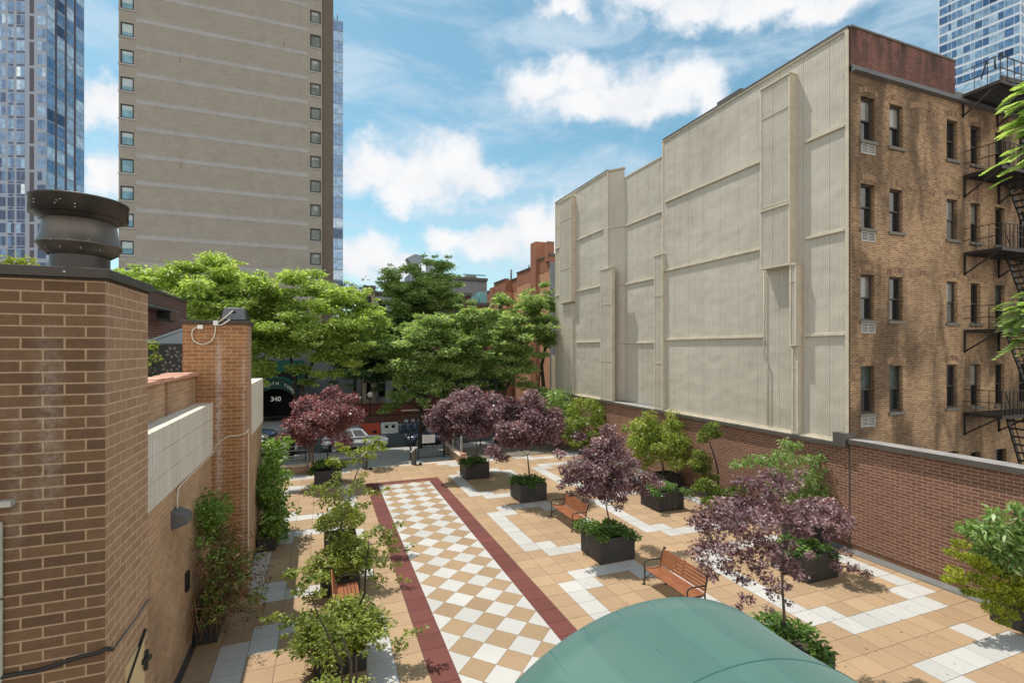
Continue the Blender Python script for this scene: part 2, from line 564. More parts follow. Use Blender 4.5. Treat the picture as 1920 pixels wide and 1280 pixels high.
M['headlamp'] = glass('headlamp_glass', (0.55, 0.57, 0.6), 0.08)
M['taillamp'] = glass('tail_lamp_glass', (0.35, 0.02, 0.02), 0.1)
M['plate'] = simple('plate', (0.6, 0.5, 0.2), 0.5)


def car_paint(name, col, metal=0.55):
    m = simple(name, col, 0.3, metal, 0.06, 2)
    b = m.node_tree.nodes['Principled BSDF']
    b.inputs['Coat Weight'].default_value = 0.7
    b.inputs['Coat Roughness'].default_value = 0.06
    return m


M['paint_silver'] = car_paint('silver_car_paint', (0.52, 0.54, 0.57))
M['paint_beige'] = car_paint('warm_grey_car_paint', (0.34, 0.33, 0.31))
M['paint_blue'] = car_paint('dark_blue_car_paint', (0.02, 0.045, 0.09), 0.35)
M['paint_lblue'] = car_paint('blue_car_paint', (0.09, 0.17, 0.30), 0.4)


def make_limestone():
    m, nt, b = new_mat('limestone_panels')
    h = N(nt)
    p, _ = h.pos()
    n1 = h.noise(h.mapping(p, scale=(2, 2, 0.3)), 1.1, 5, 0.6)
    n2 = h.noise(p, 22, 4, 0.6)
    c = h.ramp(h.math('ADD', h.math('MULTIPLY', n1, 0.7), h.math('MULTIPLY', n2, 0.3)), [(0.3, (0.52, 0.48, 0.40)), (0.55, (0.66, 0.615, 0.525)), (0.75, (0.74, 0.70, 0.62))])
    h.link(c, b.inputs['Base Color'])
    b.inputs['Roughness'].default_value = 0.85
    h.link(h.bump(n2, 0.15, 0.006), b.inputs['Normal'])
    return m


M['limestone'] = make_limestone()


def make_wood():
    m, nt, b = new_mat('orange_brown_bench_wood')
    h = N(nt)
    tc = h.node('ShaderNodeTexCoord')
    v = h.mapping(tc.outputs['Object'], scale=(14, 1.2, 14))
    n1 = h.noise(v, 3.0, 5, 0.65, 0.6)
    n2 = h.noise(tc.outputs['Object'], 2.2, 3)
    k = h.math('ADD', h.math('MULTIPLY', n1, 0.7), h.math('MULTIPLY', n2, 0.3))
    c = h.ramp(k, [(0.3, (0.13, 0.042, 0.017)), (0.5, (0.27, 0.092, 0.036)), (0.7, (0.37, 0.15, 0.066))])
    h.link(c, b.inputs['Base Color'])
    b.inputs['Roughness'].default_value = 0.45
    h.link(h.bump(n1, 0.2, 0.003), b.inputs['Normal'])
    return m


M['wood'] = make_wood()


def make_planter():
    m, nt, b = new_mat('charcoal_planter_metal')
    h = N(nt)
    p, _ = h.pos()
    n1 = h.noise(p, 2.0, 5, 0.6)
    st = h.noise(h.mapping(p, scale=(7, 7, 0.5)), 1.4, 4, 0.6)
    c = h.ramp(n1, [(0.3, (0.028, 0.026, 0.025)), (0.7, (0.048, 0.045, 0.043))])
    c = h.mix(h.maprange(st, 0.6, 0.78, 0, 0.5, True), c, (0.22, 0.21, 0.20))
    h.link(c, b.inputs['Base Color'])
    b.inputs['Roughness'].default_value = 0.6
    b.inputs['Metallic'].default_value = 0.1
    h.link(h.bump(h.noise(p, 60, 3), 0.12, 0.003), b.inputs['Normal'])
    return m


M['planter'] = make_planter()


def make_cladding():
    """painted corrugated sheet: fine dirt runs, screw heads in rows"""
    m, nt, b = new_mat('beige_corrugated_cladding')
    h = N(nt)
    p, nn = h.pos()
    s = h.node('ShaderNodeSeparateXYZ'); h.link(p, s.inputs[0])
    n0 = h.noise(p, 0.18, 3, 0.5)
    n1 = h.noise(h.mapping(p, scale=(1.4, 1.4, 0.16)), 1.0, 6, 0.62)
    n2 = h.noise(h.mapping(p, scale=(3, 3, 0.5)), 3.0, 4, 0.6)
    k = h.math('ADD', h.math('ADD', h.math('MULTIPLY', n0, 0.5), h.math('MULTIPLY', n1, 0.3)), h.math('MULTIPLY', n2, 0.2))
    c = h.ramp(k, [(0.32, (0.40, 0.358, 0.292)), (0.5, (0.51, 0.46, 0.38)), (0.68, (0.57, 0.52, 0.435))])
    # sheet laps every 1.05 m
    yl = h.math('FRACT', h.math('DIVIDE', s.outputs[1], 1.05))
    lap = h.math('LESS_THAN', yl, 0.022)
    c = h.mix(h.math('MULTIPLY', lap, 0.5), c, (0.16, 0.14, 0.11))
    # screws
    fy = h.math('SUBTRACT', h.math('FRACT', h.math('DIVIDE', s.outputs[1], 0.35)), 0.5)
    fz = h.math('SUBTRACT', h.math('FRACT', h.math('DIVIDE', s.outputs[2], 0.726)), 0.5)
    d2 = h.math('SQRT', h.math('ADD', h.math('POWER', h.math('MULTIPLY', fy, 0.35), 2.0), h.math('POWER', h.math('MULTIPLY', fz, 0.726), 2.0)))
    dot = h.math('LESS_THAN', d2, 0.017)
    c = h.mix(h.math('MULTIPLY', dot, 0.6), c, (0.14, 0.12, 0.10))
    h.link(c, b.inputs['Base Color'])
    b.inputs['Roughness'].default_value = 0.62
    # oil-canning of the thin sheet
    h.link(h.bump(h.noise(h.mapping(p, scale=(0.5, 0.5, 0.7)), 1.0, 2), 0.35, 0.25), b.inputs['Normal'])
    return m


M['clad'] = make_cladding()
M['clad_trim'] = simple('beige_flashing', (0.56, 0.495, 0.39), 0.75, 0.0, 0.18, 2, spec=0.25)
M['pipe_trim'] = simple('beige_pipe', (0.43, 0.385, 0.31), 0.9, 0.0, 0.2, 2, spec=0.1)


def make_canvas():
    m, nt, b = new_mat('green_canopy_canvas')
    h = N(nt)
    p, nn = h.pos()
    n1 = h.noise(p, 0.7, 4, 0.6)
    n2 = h.noise(p, 220, 2, 0.5)
    a = h.node('ShaderNodeAttribute', attribute_name='shade')
    k = h.math('ADD', h.math('MULTIPLY', n1, 0.75), h.math('MULTIPLY', a.outputs['Fac'], 0.25))
    c = h.ramp(k, [(0.25, (0.026, 0.100, 0.078)), (0.75, (0.050, 0.145, 0.115))])
    h.link(c, b.inputs['Base Color'])
    b.inputs['Roughness'].default_value = 0.6
    b.inputs['Sheen Weight'].default_value = 0.25
    h.link(h.bump(h.math('ADD', n2, h.math('MULTIPLY', h.noise(p, 3, 2), 0.6)), 0.12, 0.01), b.inputs['Normal'])
    return m


M['canvas'] = make_canvas()
M['canvas_far'] = simple('dark_green_awning_canvas', (0.012, 0.12, 0.085), 0.6, var=0.2)
M['black_void'] = simple('dark_entrance', (0.008, 0.008, 0.009), 0.6)

M['lf_maple'] = leaf_mat('purple_maple_leaf', (0.06, 0.028, 0.037), (0.19, 0.115, 0.127), (0.54, 0.43, 0.44), 0.3, 0.36, (1.5, 0.75, 0.75))
M['lf_maple_red'] = leaf_mat('red_maple_leaf', (0.09, 0.032, 0.04), (0.26, 0.13, 0.135), (0.58, 0.43, 0.42), 0.3, 0.36, (1.7, 0.7, 0.6))
M['lf_locust'] = leaf_mat('bright_locust_leaf', (0.15, 0.22, 0.05), (0.37, 0.48, 0.13), (0.64, 0.72, 0.28), 0.55, 0.42, (1.25, 1.3, 0.6))
M['lf_street'] = leaf_mat('street_tree_leaf', (0.10, 0.175, 0.055), (0.31, 0.42, 0.15), (0.58, 0.67, 0.34), 0.52, 0.42, (1.25, 1.3, 0.6))
M['lf_dark'] = leaf_mat('dark_tree_leaf', (0.03, 0.065, 0.024), (0.085, 0.15, 0.05), (0.18, 0.26, 0.11), 0.35, 0.5)
M['lf_peach'] = leaf_mat('yellow_green_long_leaf', (0.11, 0.16, 0.028), (0.25, 0.33, 0.055), (0.45, 0.50, 0.12), 0.4, 0.4, (1.25, 1.2, 0.6))
M['lf_fresh'] = leaf_mat('fresh_green_long_leaf', (0.085, 0.16, 0.04), (0.22, 0.35, 0.10), (0.42, 0.53, 0.23), 0.4, 0.38)
M['lf_hornbeam'] = leaf_mat('olive_green_leaf', (0.09, 0.13, 0.022), (0.235, 0.30, 0.055), (0.45, 0.49, 0.12), 0.4, 0.42, (1.25, 1.2, 0.55))
M['lf_lime'] = leaf_mat('lime_green_leaf', (0.13, 0.18, 0.02), (0.28, 0.35, 0.035), (0.43, 0.48, 0.07), 0.4, 0.45, (1.2, 1.2, 0.5))
M['lf_ground'] = leaf_mat('planter_green_leaf', (0.04, 0.09, 0.02), (0.10, 0.19, 0.04), (0.23, 0.34, 0.09), 0.33, 0.38)
M['lf_gold'] = leaf_mat('golden_conifer_needle', (0.12, 0.16, 0.016), (0.33, 0.39, 0.035), (0.56, 0.60, 0.07), 0.3, 0.5, (1.2, 1.2, 0.5))
M['lf_conifer'] = leaf_mat('green_conifer_needle', (0.045, 0.08, 0.016), (0.15, 0.21, 0.035), (0.33, 0.38, 0.08), 0.25, 0.5)
M['lf_ivy'] = leaf_mat('ivy_leaf', (0.055, 0.12, 0.02), (0.15, 0.26, 0.045), (0.32, 0.44, 0.11), 0.38, 0.4)
M['lf_brown'] = leaf_mat('brown_dry_vine', (0.06, 0.035, 0.015), (0.14, 0.085, 0.04), (0.25, 0.18, 0.07), 0.2, 0.6)
# ------------------------------------------------------------------ ground, plaza, street
CX = 9.5247 * TILE      # world x of tile line u = 0
CV = 20.3996 * TILE     # world y of tile line v = 0


def structure(mb, name, mats, **kw):
    o = mb.build(name, mats, **kw)
    o['kind'] = 'structure'
    return o


STREET_Z = -0.35
g = MB(); g.box(-1500, 1500, -600, 1500, -0.9, -0.5)
structure(g, 'ground', M['dirt'])


def set_shade(o, vals):
    a = o.data.attributes.new('shade', 'FLOAT', 'FACE')
    a.data.foreach_set('value', np.asarray(vals, dtype=np.float32))


class Tiles(MB):
    def __init__(self):
        super().__init__(); self.sh = []

    def tile(self, poly, m, gap=0.006, z=0.0, th=0.02):
        """thin paver: top polygon plus rim; poly in world xy"""
        cx = sum(p[0] for p in poly) / len(poly); cy = sum(p[1] for p in poly) / len(poly)
        q = []
        for x, y in poly:
            d = math.hypot(x - cx, y - cy)
            k = max(0.0, (d - gap * 1.3) / d) if d > 0 else 1
            q.append((cx + (x - cx) * k, cy + (y - cy) * k))
        area = sum(q[i][0] * q[(i + 1) % len(q)][1] - q[(i + 1) % len(q)][0] * q[i][1] for i in range(len(q)))
        if abs(area) < 0.004: return
        if area < 0: q = q[::-1]
        zz = z + random.uniform(-0.0012, 0.0012)
        s = random.random()
        self.face([(x, y, zz) for x, y in q], m); self.sh.append(s)
        for i in range(len(q)):
            a, b = q[i], q[(i + 1) % len(q)]
            self.face([(a[0], a[1], zz - th), (b[0], b[1], zz - th), (b[0], b[1], zz), (a[0], a[1], zz)], m); self.sh.append(s)


def clip_poly(poly, x0, x1, y0, y1):
    def cl(pts, f, g_):
        out = []
        for i in range(len(pts)):
            a, b = pts[i], pts[(i + 1) % len(pts)]
            fa, fb = f(a), f(b)
            if fa >= 0: out.append(a)
            if (fa >= 0) != (fb >= 0):
                t = fa / (fa - fb)
                out.append((a[0] + (b[0] - a[0]) * t, a[1] + (b[1] - a[1]) * t))
        return out
    for f in (lambda p: p[0] - x0, lambda p: x1 - p[0], lambda p: p[1] - y0, lambda p: y1 - p[1]):
        poly = cl(poly, f, None)
        if len(poly) < 3: return []
    return poly


def is_white(i, j):
    for k in range(-3, 4):
        c = 8 + 11 * k
        if -3 <= j - c <= 3 and i in (1, 6, 9, 16): return True
        if abs(j - c) == 3 and i in (2, 5, 10, 15): return True
        if abs(j - c) == 4 and (2 <= i <= 5 or 10 <= i <= 15): return True
    return (i, j) == (14, -9)


T = Tiles()
VN, VF = -24, 28
WL = -5.12, -0.934      # panel u range
VT = 21.72
VB = -12


def rect(u0, u1, v0, v1, m):
    T.tile([(CX + u0 * TILE, CV + v0 * TILE), (CX + u1 * TILE, CV + v0 * TILE), (CX + u1 * TILE, CV + v1 * TILE), (CX + u0 * TILE, CV + v1 * TILE)], m)


random.seed(11)
for j in range(VN, VF):
    for i in range(0, 18):
        rect(i, min(i + 1, 17.55), j, j + 1, 1 if is_white(i, j) else (2 if random.random() < 0.2 else 0))
    for k in range(0, 8):
        i = k                                   # mirrored pattern
        u1 = -6.05 - k
        u0 = max(u1 - 1, -13.92)
        rect(u0, u1, j, j + 1, 1 if is_white(i, j) else (2 if random.random() < 0.2 else 0))
    # the middle: border strips and the far rows
    if VB <= j and j + 1 <= VT:
        rect(-0.934, 0, j, j + 1, 3); rect(-6.05, -5.12, j, j + 1, 3)
    elif j < VB:
        for k in range(6): rect(-6.05 + k * 6.05 / 6, -6.05 + (k + 1) * 6.05 / 6, j, j + 1, 0)
rect(-0.934, 0, 21, VT + 0.93, 3); rect(-6.05, -5.12, 21, VT + 0.93, 3)
for k in range(4):
    w = (WL[1] - WL[0]) / 4
    rect(WL[0] + k * w, WL[0] + (k + 1) * w, VT, VT + 0.93, 3)
for k in range(6):
    for v0, v1 in ((VT + 0.93, 23.7), (23.7, 24.75), (24.75, 25.8), (25.8, 26.9), (26.9, 28)):
        rect(-6.05 + k * 6.05 / 6, -6.05 + (k + 1) * 6.05 / 6, v0, v1, 2 if random.random() < 0.3 else 0)
# diamonds
DX = (WL[1] - WL[0]) / 3
DY = 1.4142
X0, X1 = CX + WL[0] * TILE, CX + WL[1] * TILE
Y0, Y1 = CV + VB * TILE, CV + VT * TILE
for k in range(-10, 17):
    for n in range(0, 7):
        wht = n % 2 == 0
        uc = WL[0] + n * DX / 2
        vc = 0.515 + DY * k + (DY / 2 if wht else 0)
        px, py = CX + uc * TILE, CV + vc * TILE
        hx, hy = DX / 2 * TILE, DY / 2 * TILE
        poly = clip_poly([(px - hx, py), (px, py - hy), (px + hx, py), (px, py + hy)], X0, X1, Y0, Y1)
        if poly: T.tile(poly, 1 if wht else 4, 0.004)
o = structure(T, 'plaza_pavement', [M['tan'], M['white'], M['tan_light'], M['red'], M['diamond_tan']])
set_shade(o, T.sh)
b_ = MB(); b_.box(-2.75, 16.98, CV + VN * TILE, CV + VF * TILE, -0.3, -0.006)
structure(b_, 'plaza_bed', M['joint'])
b_ = MB(); b_.box(-0.2, 7.75, CV + VF * TILE + 0.002, CV + VF * TILE + 0.36, -0.3, 0.004)
structure(b_, 'plaza_edge_stone', M['edge_stone'], bevel=0.012)
b_ = MB(); b_.box(16.53, 16.975, CV + VN * TILE, CV + VF * TILE, -0.004, 0.012)
structure(b_, 'gutter_strip', M['gutter'])
# right-hand planting bed beyond the pavers and the lower landing before the street
b_ = MB(); b_.box(8.2, 17.5, CV + VF * TILE + 0.002, 33.4, -0.4, 0.03)
structure(b_, 'planting_bed', M['dirt'])
b_ = MB(); b_.box(-0.2, 8.0, CV + VF * TILE + 0.37, 32.4, -0.45, -0.17)
structure(b_, 'landing_pavement', M['concrete'])
b_ = MB(); b_.box(-60, 80, 32.41, 36.1, -0.6, STREET_Z + 0.14)
structure(b_, 'sidewalk', M['walk'])
b_ = MB(); b_.box(-60, 80, 36.11, 36.27, -0.6, STREET_Z + 0.13)
structure(b_, 'kerb', M['concrete'], bevel=0.015)
b_ = MB(); b_.box(-160, 200, 36.275, 47.3, -0.6, STREET_Z)
structure(b_, 'road', M['asphalt'])
b_ = MB(); b_.box(-60, 80, 47.31, 47.47, -0.6, STREET_Z + 0.13)
structure(b_, 'far_kerb', M['concrete'], bevel=0.015)
b_ = MB(); b_.box(-160, 200, 47.48, 53.9, -0.6, STREET_Z + 0.14)
structure(b_, 'far_sidewalk', M['walk'])
b_ = MB(); b_.box(17.4, 60, -10, 11.84, -0.45, -0.02)
structure(b_, 'yard_ground', M['concrete'])
b_ = MB(); b_.box(-12, -2.76, 16.4, 29.4, -0.45, -0.02)
structure(b_, 'side_ground', M['concrete'])
# ------------------------------------------------------------------ window builder
def window(parent, plane, at, u0, u1, z0, z1, sign, mframe, mpanes, style='sash', name='window', fw=0.055, depth=0.1, sill=None, rot=None):
    """framed window standing at the back of its reveal; the frame is the part, panes are sub-parts"""
    def B(mb, a, b, c, d, d0, d1, m=0):
        y0, y1 = at - sign * d0, at - sign * d1
        if plane == 'y': mb.box(a, b, y0, y1, c, d, m)
        else: mb.box(y0, y1, a, b, c, d, m)
    f = MB()
    B(f, u0, u0 + fw, z0, z1, depth - 0.05, depth + 0.04); B(f, u1 - fw, u1, z0, z1, depth - 0.05, depth + 0.04)
    B(f, u0 + fw, u1 - fw, z0, z0 + fw, depth - 0.05, depth + 0.04); B(f, u0 + fw, u1 - fw, z1 - fw, z1, depth - 0.05, depth + 0.04)
    if style == 'sash':
        zm = (z0 + z1) / 2
        B(f, u0 + fw, u1 - fw, zm - 0.025, zm + 0.025, depth - 0.03, depth + 0.02)
    elif style == 'mull':
        um = (u0 + u1) / 2
        B(f, um - 0.025, um + 0.025, z0 + fw, z1 - fw, depth - 0.03, depth + 0.02)
    if sill is not None:
        B(f, u0 - 0.08, u1 + 0.08, z0 - 0.11, z0 - 0.003, -0.07, depth - 0.06, 1)
    o = f.build(name, [mframe] + ([sill] if sill is not None else []), parent)
    cells = []
    if style == 'sash': cells = [(u0 + fw, u1 - fw, z0 + fw, zm - .025, 0.02), (u0 + fw, u1 - fw, zm + .025, z1 - fw, 0.0)]
    elif style == 'mull': cells = [(u0 + fw, um - .025, z0 + fw, z1 - fw, 0), (um + .025, u1 - fw, z0 + fw, z1 - fw, 0)]
    else: cells = [(u0 + fw, u1 - fw, z0 + fw, z1 - fw, 0)]
    for k, (a, b, c, d, off) in enumerate(cells):
        p = MB(); B(p, a, b, c, d, depth + 0.005 + off, depth + 0.012 + off)
        p.build('pane', mpanes[k % len(mpanes)], o)
    return o


# ------------------------------------------------------------------ corrugated cladding
def corrugated(mb, p0, p1, z0, z1, nrm, pitch=0.088, amp=0.005, m=0, zsegs=1):
    """vertical-rib sheet from plan point p0 to p1, ribs standing out along nrm"""
    p0, p1, nrm = Vector((p0[0], p0[1], 0)), Vector((p1[0], p1[1], 0)), Vector((nrm[0], nrm[1], 0))
    L = (p1 - p0).length
    d = (p1 - p0) / L
    prof = [(0.0, 0), (0.30, 0), (0.42, 1), (0.88, 1), (1.0, 0)]
    xs = []
    t = 0.0
    while t < L - 1e-6:
        for a, h_ in prof[:-1]:
            s = t + a * pitch
            if s < L: xs.append((s, h_ * amp))
        t += pitch
    xs.append((L, 0.0))
    base = len(mb.v)
    for s, h_ in xs:
        q = p0 + d * s + nrm * h_
        mb.v.append((q.x, q.y, z0)); mb.v.append((q.x, q.y, z1))
    side = d.cross(Vector((0, 0, 1))).dot(nrm) > 0
    for k in range(len(xs) - 1):
        a, b, c, e = base + 2 * k, base + 2 * k + 2, base + 2 * k + 3, base + 2 * k + 1
        mb.f.append((a, b, c, e) if side else (a, e, c, b)); mb.m.append(m); mb.s.append(False)


# ------------------------------------------------------------------ long brick parapet wall on the right
pw = thing('brick_wall', 'long dark red-brown brick wall along the right side of the plaza', 'wall', (17.1, 10, 0))
mb = MB()
mb.box(16.98, 17.42, -3, 11.80, 0.14, 3.60); mb.box(16.98, 17.06, 11.84, 35.2, 0.14, 3.50)
mb.build('brick_face', M['parapet_brick'], pw)
mb = MB(); mb.box(16.99, 17.40, -3, 35.2, -0.2, 0.139); mb.build('base_course', simple('rusty_base_course', (0.21, 0.10, 0.05), 0.8, var=0.35, scale=3), pw)
mb = MB(); mb.box(16.965, 17.0, 11.801, 11.839, 0.02, 3.60); mb.build('control_joint', M['coping_dark'], pw)
mb = MB()
for y0, y1 in ((-3, 3.0), (3.006, 7.4), (7.406, 11.80)):
    mb.box(16.86, 17.50, y0, y1, 3.68, 3.735, 0)
    mb.box(16.90, 17.47, y0, y1, 3.603, 3.679, 1)
mb.box(16.845, 16.858, -3, 11.80, 3.585, 3.738, 1)
mb.build('coping', [M['grey_cap'], M['coping_dark']], pw)
mb = MB()
mb.box(16.86, 17.05, 12.3, 35.2, 3.505, 3.55, 1); mb.box(16.90, 17.05, 12.3, 35.2, 3.553, 3.60, 0); mb.box(16.835, 16.857, 12.3, 35.2, 3.42, 3.56, 1)
mb.box(16.80, 17.3, 11.845, 12.295, 3.44, 3.92, 1)
mb.build('flashing', [M['clad_trim'], M['coping_dark']], pw)

# ------------------------------------------------------------------ old tenement with its clad side wall
tn = thing('apartment_building', 'old tan-brick walk-up with beige corrugated side wall and black fire escape', 'building', (25, 12, 0))
XC = 17.075
mb = MB()
corrugated(mb, (XC, 11.95), (XC, 15.32), 3.62, 17.86, (-1, 0)); corrugated(mb, (XC, 15.32), (XC, 21.95), 3.62, 17.86, (-1, 0))
corrugated(mb, (XC, 27.42), (XC, 35.0), 3.62, 18.12, (-1, 0))
corrugated(mb, (17.74, 21.96), (17.74, 26.55), 3.62, 17.5, (-1, 0)); corrugated(mb, (17.74, 26.55), (XC, 27.42), 3.62, 18.12, (-0.79, -0.61))
mb.build('cladding', M['clad'], tn)
mb = MB()   # body behind the sheets
mb.box(17.76, 34, 12.3, 35, -0.4, 17.2); mb.box(17.11, 17.75, 12.1, 21.95, 3.0, 17.8); mb.box(17.12, 17.75, 27.6, 35.0, 3.0, 18.05)
mb.box(17.10, 17.76, 21.80, 21.95, 3.0, 17.8)
mb.box(17.08, 17.9, 11.86, 35, 3.0, 3.6)
mb.build('wall_core', M['stucco_grey'], tn)
mb = MB()   # horizontal flashings
def fl(z, y0, y1, x=XC):
    mb.box(x - 0.085, x - 0.008, y0, y1, z - 0.03, z + 0.045)
    mb.box(x - 0.03, x - 0.008, y0, y1, z + 0.046, z + 0.10)
for z in (14.6, 10.97, 7.33):
    fl(z, 12.03, 13.55); fl(z, 15.45, 21.75)
    fl(z - 0.02, 28.0, 31.6); fl(z, 34.0, 35.0); fl(z - 0.12, 22.6, 26.5, 17.74)
    mb.bar((17.70, 26.56, z - 0.06), (XC - 0.03, 27.40, z - 0.06), 0.05, 0.09)
fl(12.4, 14.0, 15.3, XC - 0.32)
mb.box(XC - 0.05, XC + 0.25, 11.93, 21.98, 17.862, 17.95); mb.box(XC - 0.05, XC + 0.25, 27.40, 35.03, 18.122, 18.21)
mb.box(17.70, 18.0, 21.99, 26.5, 17.502, 17.58); mb.bar((17.76, 26.52, 18.16), (XC + .03, 27.39, 18.16), 0.2, 0.085)
mb.box(XC - 0.055, XC - 0.018, 11.90, 12.02, 3.62, 17.86); mb.box(XC - 0.04, XC + 0.01, 21.88, 21.99, 3.62, 17.86); mb.box(XC - 0.04, XC, 27.38, 27.46, 3.62, 18.12)
mb.box(XC - 0.03, XC + 0.0, 34.95, 35.03, 3.62, 18.12)
mb.box(XC - 0.06, XC, 12.0, 21.9, 3.60, 3.67); mb.box(XC - 0.06, XC, 27.5, 35.0, 3.60, 3.67)
mb.build('flashing', M['clad_trim'], tn)
mb = MB()
mb.box(XC - 0.07, XC + 0.3, 11.90, 21.9, 17.952, 18.02); mb.build('roof_edge', M['coping_dark'], tn)
mb = MB(); mb.box(XC - 0.06, XC + 0.3, 27.4, 35.0, 18.212, 18.27); mb.build('roof_edge', M['coping_dark'], tn)
mb = MB(); mb.box(17.3, 18.4, 16.9, 18.3, 17.9, 18.35); mb.build('roof_box', M['coping_dark'], tn)


def pilaster(y0, y1, z0, z1, p, name='pilaster'):
    mb = MB()
    x0 = XC - p
    corrugated(mb, (x0, y0), (x0, y1), z0, z1, (-1, 0), 0.088, 0.012)
    mb.face([(x0, y0, z0), (XC, y0, z0), (XC, y0, z1), (x0, y0, z1)], 1); mb.face([(x0, y1, z0), (x0, y1, z1), (XC, y1, z1), (XC, y1, z0)], 1)
    mb.face([(x0, y0, z0), (x0, y1, z0), (XC, y1, z0), (XC, y0, z0)], 1)
    mb.bar((x0 - 0.02, y0 - 0.02, z1), (x0 - 0.02, y1 + 0.02, z1), 0.07, 0.07, 1)
    mb.box(x0 - 0.03, XC, y0 - 0.03, y1 + 0.03, z1 - 0.01, z1 + 0.03, 1)
    mb.box(x0 - 0.035, XC, y0 - 0.03, y1 + 0.03, z0 - 0.05, z0 - 0.003, 1)
    mb.box(x0 - 0.03, x0 - 0.012, y0 - 0.02, y0 + 0.06, z0, z1 - 0.012, 1); mb.box(x0 - 0.03, x0 - 0.012, y1 - 0.06, y1 + 0.02, z0, z1 - 0.012, 1)
    for zz in np.arange(z0 + 2.4, z1 - 0.5, 3.6):
        mb.box(x0 - 0.034, x0 - 0.01, y0 - 0.034, y1 + 0.03, zz, zz + 0.03, 1)
    return mb.build(name, [M['clad'], M['clad_trim']], tn)


pilaster(13.95, 15.30, 10.10, 17.36, 0.34)
pilaster(31.75, 33.6, 10.30, 17.80, 0.34)
pilaster(21.76, 22.45, 3.66, 11.88, 0.16)
pilaster(26.62, 27.97, 3.66, 11.92, 0.20)
pilaster(13.72, 13.98, 7.0, 10.05, 0.30, 'downpipe'); pilaster(13.74, 13.98, 3.66, 6.95, 0.18, 'downpipe')
pilaster(32.0, 33.4, 3.66, 10.2, 0.12)
mb = MB(); mb.tube([(XC - 0.08, 15.38, 10.0), (XC - 0.08, 15.38, 6.6), (XC - .08, 15.30, 6.35), (XC - .08, 15.18, 6.2), (XC - 0.08, 15.18, 3.7)], 0.028, 8)
mb.build('downpipe', M['pipe_trim'], tn)

# front of the tenement, y = 11.85
YF = 11.85
wcols = [(17.58, 18.30), (19.10, 19.84), (22.42, 23.10), (23.94, 24.60), (25.60, 26.26), (27.3, 28.0)]
wrows = [(14.12, 15.66), (11.05, 12.61), (7.84, 9.43), (4.56, 6.23)]
holes = [(a, b, c, d) for (c, d) in wrows for (a, b) in wcols] + [(22.5, 23.2, 1.2, 2.88), (23.95, 24.6, 1.0, 2.75), (25.6, 26.4, 0.4, 2.75)]
achole = [(17.6, 18.28, z - 0.44, z - 0.14) for z, _ in wrows]
mb = MB()
wall_grid(mb, 'y', YF, 17.085, 34, -0.4, 16.4, holes + achole, 0.24, -1)
mb.face([(17.09, YF, 3.0), (17.09, YF, 16.4), (17.09, 13.0, 16.4), (17.09, 13.0, 3.0)], 0)
mb.build('brick_front', M['old_brick'], tn)
# soldier arches over the openings and the blind bays
arch_m = [simple('arch_brick', (0.30, 0.19, 0.11), 0.85, var=0.35, scale=7), simple('arch_brick_dark', (0.20, 0.115, 0.07), 0.85, var=0.3, scale=7)]
rnd = random.Random(5)
def arch(xc, zt, w, rise=0.14, n=9, course=1):
    mb = MB()
    for c_ in range(course):
        for k in range(n):
            t = (k + 0.5) / n - 0.5
            ang = -t * 0.75
            x = xc + t * w; z = zt + 0.13 + rise * (1 - (2 * t) ** 2) + c_ * 0.22
            mb.obox((x, YF - 0.006, z), (math.cos(ang), 0, math.sin(ang)), (0, 1, 0), (-math.sin(ang), 0, math.cos(ang)), w / n / 2 - 0.011, 0.008, 0.095, rnd.choice((0, 0, 1)))
    mb.build('brick_arch', arch_m, tn)
for (c, d) in wrows:
    for (a, b) in wcols: arch((a + b) / 2, d, b - a + 0.28, course=1)
    if d > 7: arch(20.95, d - 0.05, 1.5, 0.16, 15)
rnd = random.Random(3)
for r, (c, d) in enumerate(wrows):
    for k, (a, b) in enumerate(wcols):
        lit = (k == 2 and r in (1, 2)) or (k in (0, 1) and r in (0,))
        cur = M['pane_curtain'] if lit or rnd.random() < 0.25 else M['pane']
        window(tn, 'y', YF, a, b, c, d, -1, M['frame_brown'], [M['pane_curtain'] if (lit and k == 2) else M['pane'], cur if rnd.random() < .8 or lit else M['pane_dim']], 'sash', fw=0.06, depth=0.16, sill=M['sill'])
for a, b, c, d in holes[-3:]:
    window(tn, 'y', YF, a, b, c, d, -1, M['frame_brown'], [M['pane']], 'sash', fw=0.06, depth=0.16)
for z, _ in wrows:      # through-wall air conditioners under the first column
    a = MB(); x0, x1, z0, z1 = 17.58, 18.30, z - 0.46, z - 0.12
    a.box(x0, x1, YF - 0.03, YF + 0.06, z1 - 0.035, z1); a.box(x0, x1, YF - 0.03, YF + 0.06, z0, z0 + 0.035)
    a.box(x0, x0 + 0.035, YF - 0.03, YF + 0.06, z0 + .036, z1 - .036); a.box(x1 - 0.035, x1, YF - 0.03, YF + 0.06, z0 + .036, z1 - .036)
    for k in range(5): a.box(x0 + 0.04, x1 - 0.04, YF - 0.012, YF + 0.01, z0 + 0.05 + k * 0.05, z0 + 0.072 + k * 0.05)
    a.box(x0 + 0.04, x1 - 0.04, YF + 0.012, YF + 0.05, z0 + 0.04, z1 - 0.04, 1); a.box((x0 + x1) / 2 - .01, (x0 + x1) / 2 + .02, YF - .02, YF + .011, z0 + .036, z1 - .036)
    a.build('air_conditioner', [M['ac'], M['frame_dark']], tn)
mb = MB()
mb.box(17.085, 22.9, YF - 0.02, YF + 0.35, 16.60, 17.92, 0); mb.box(17.05, 22.93, YF - 0.05, YF + 0.38, 17.922, 17.99, 1)
mb.box(22.905, 34, YF + 0.3, YF + 0.6, 16.6, 16.9, 0); mb.box(24.3, 29.5, YF + 2.2, YF + 5, 16.9, 18.2, 0)
mb.build('parapet', [M['old_parapet_brick'], M['coping_dark']], tn)
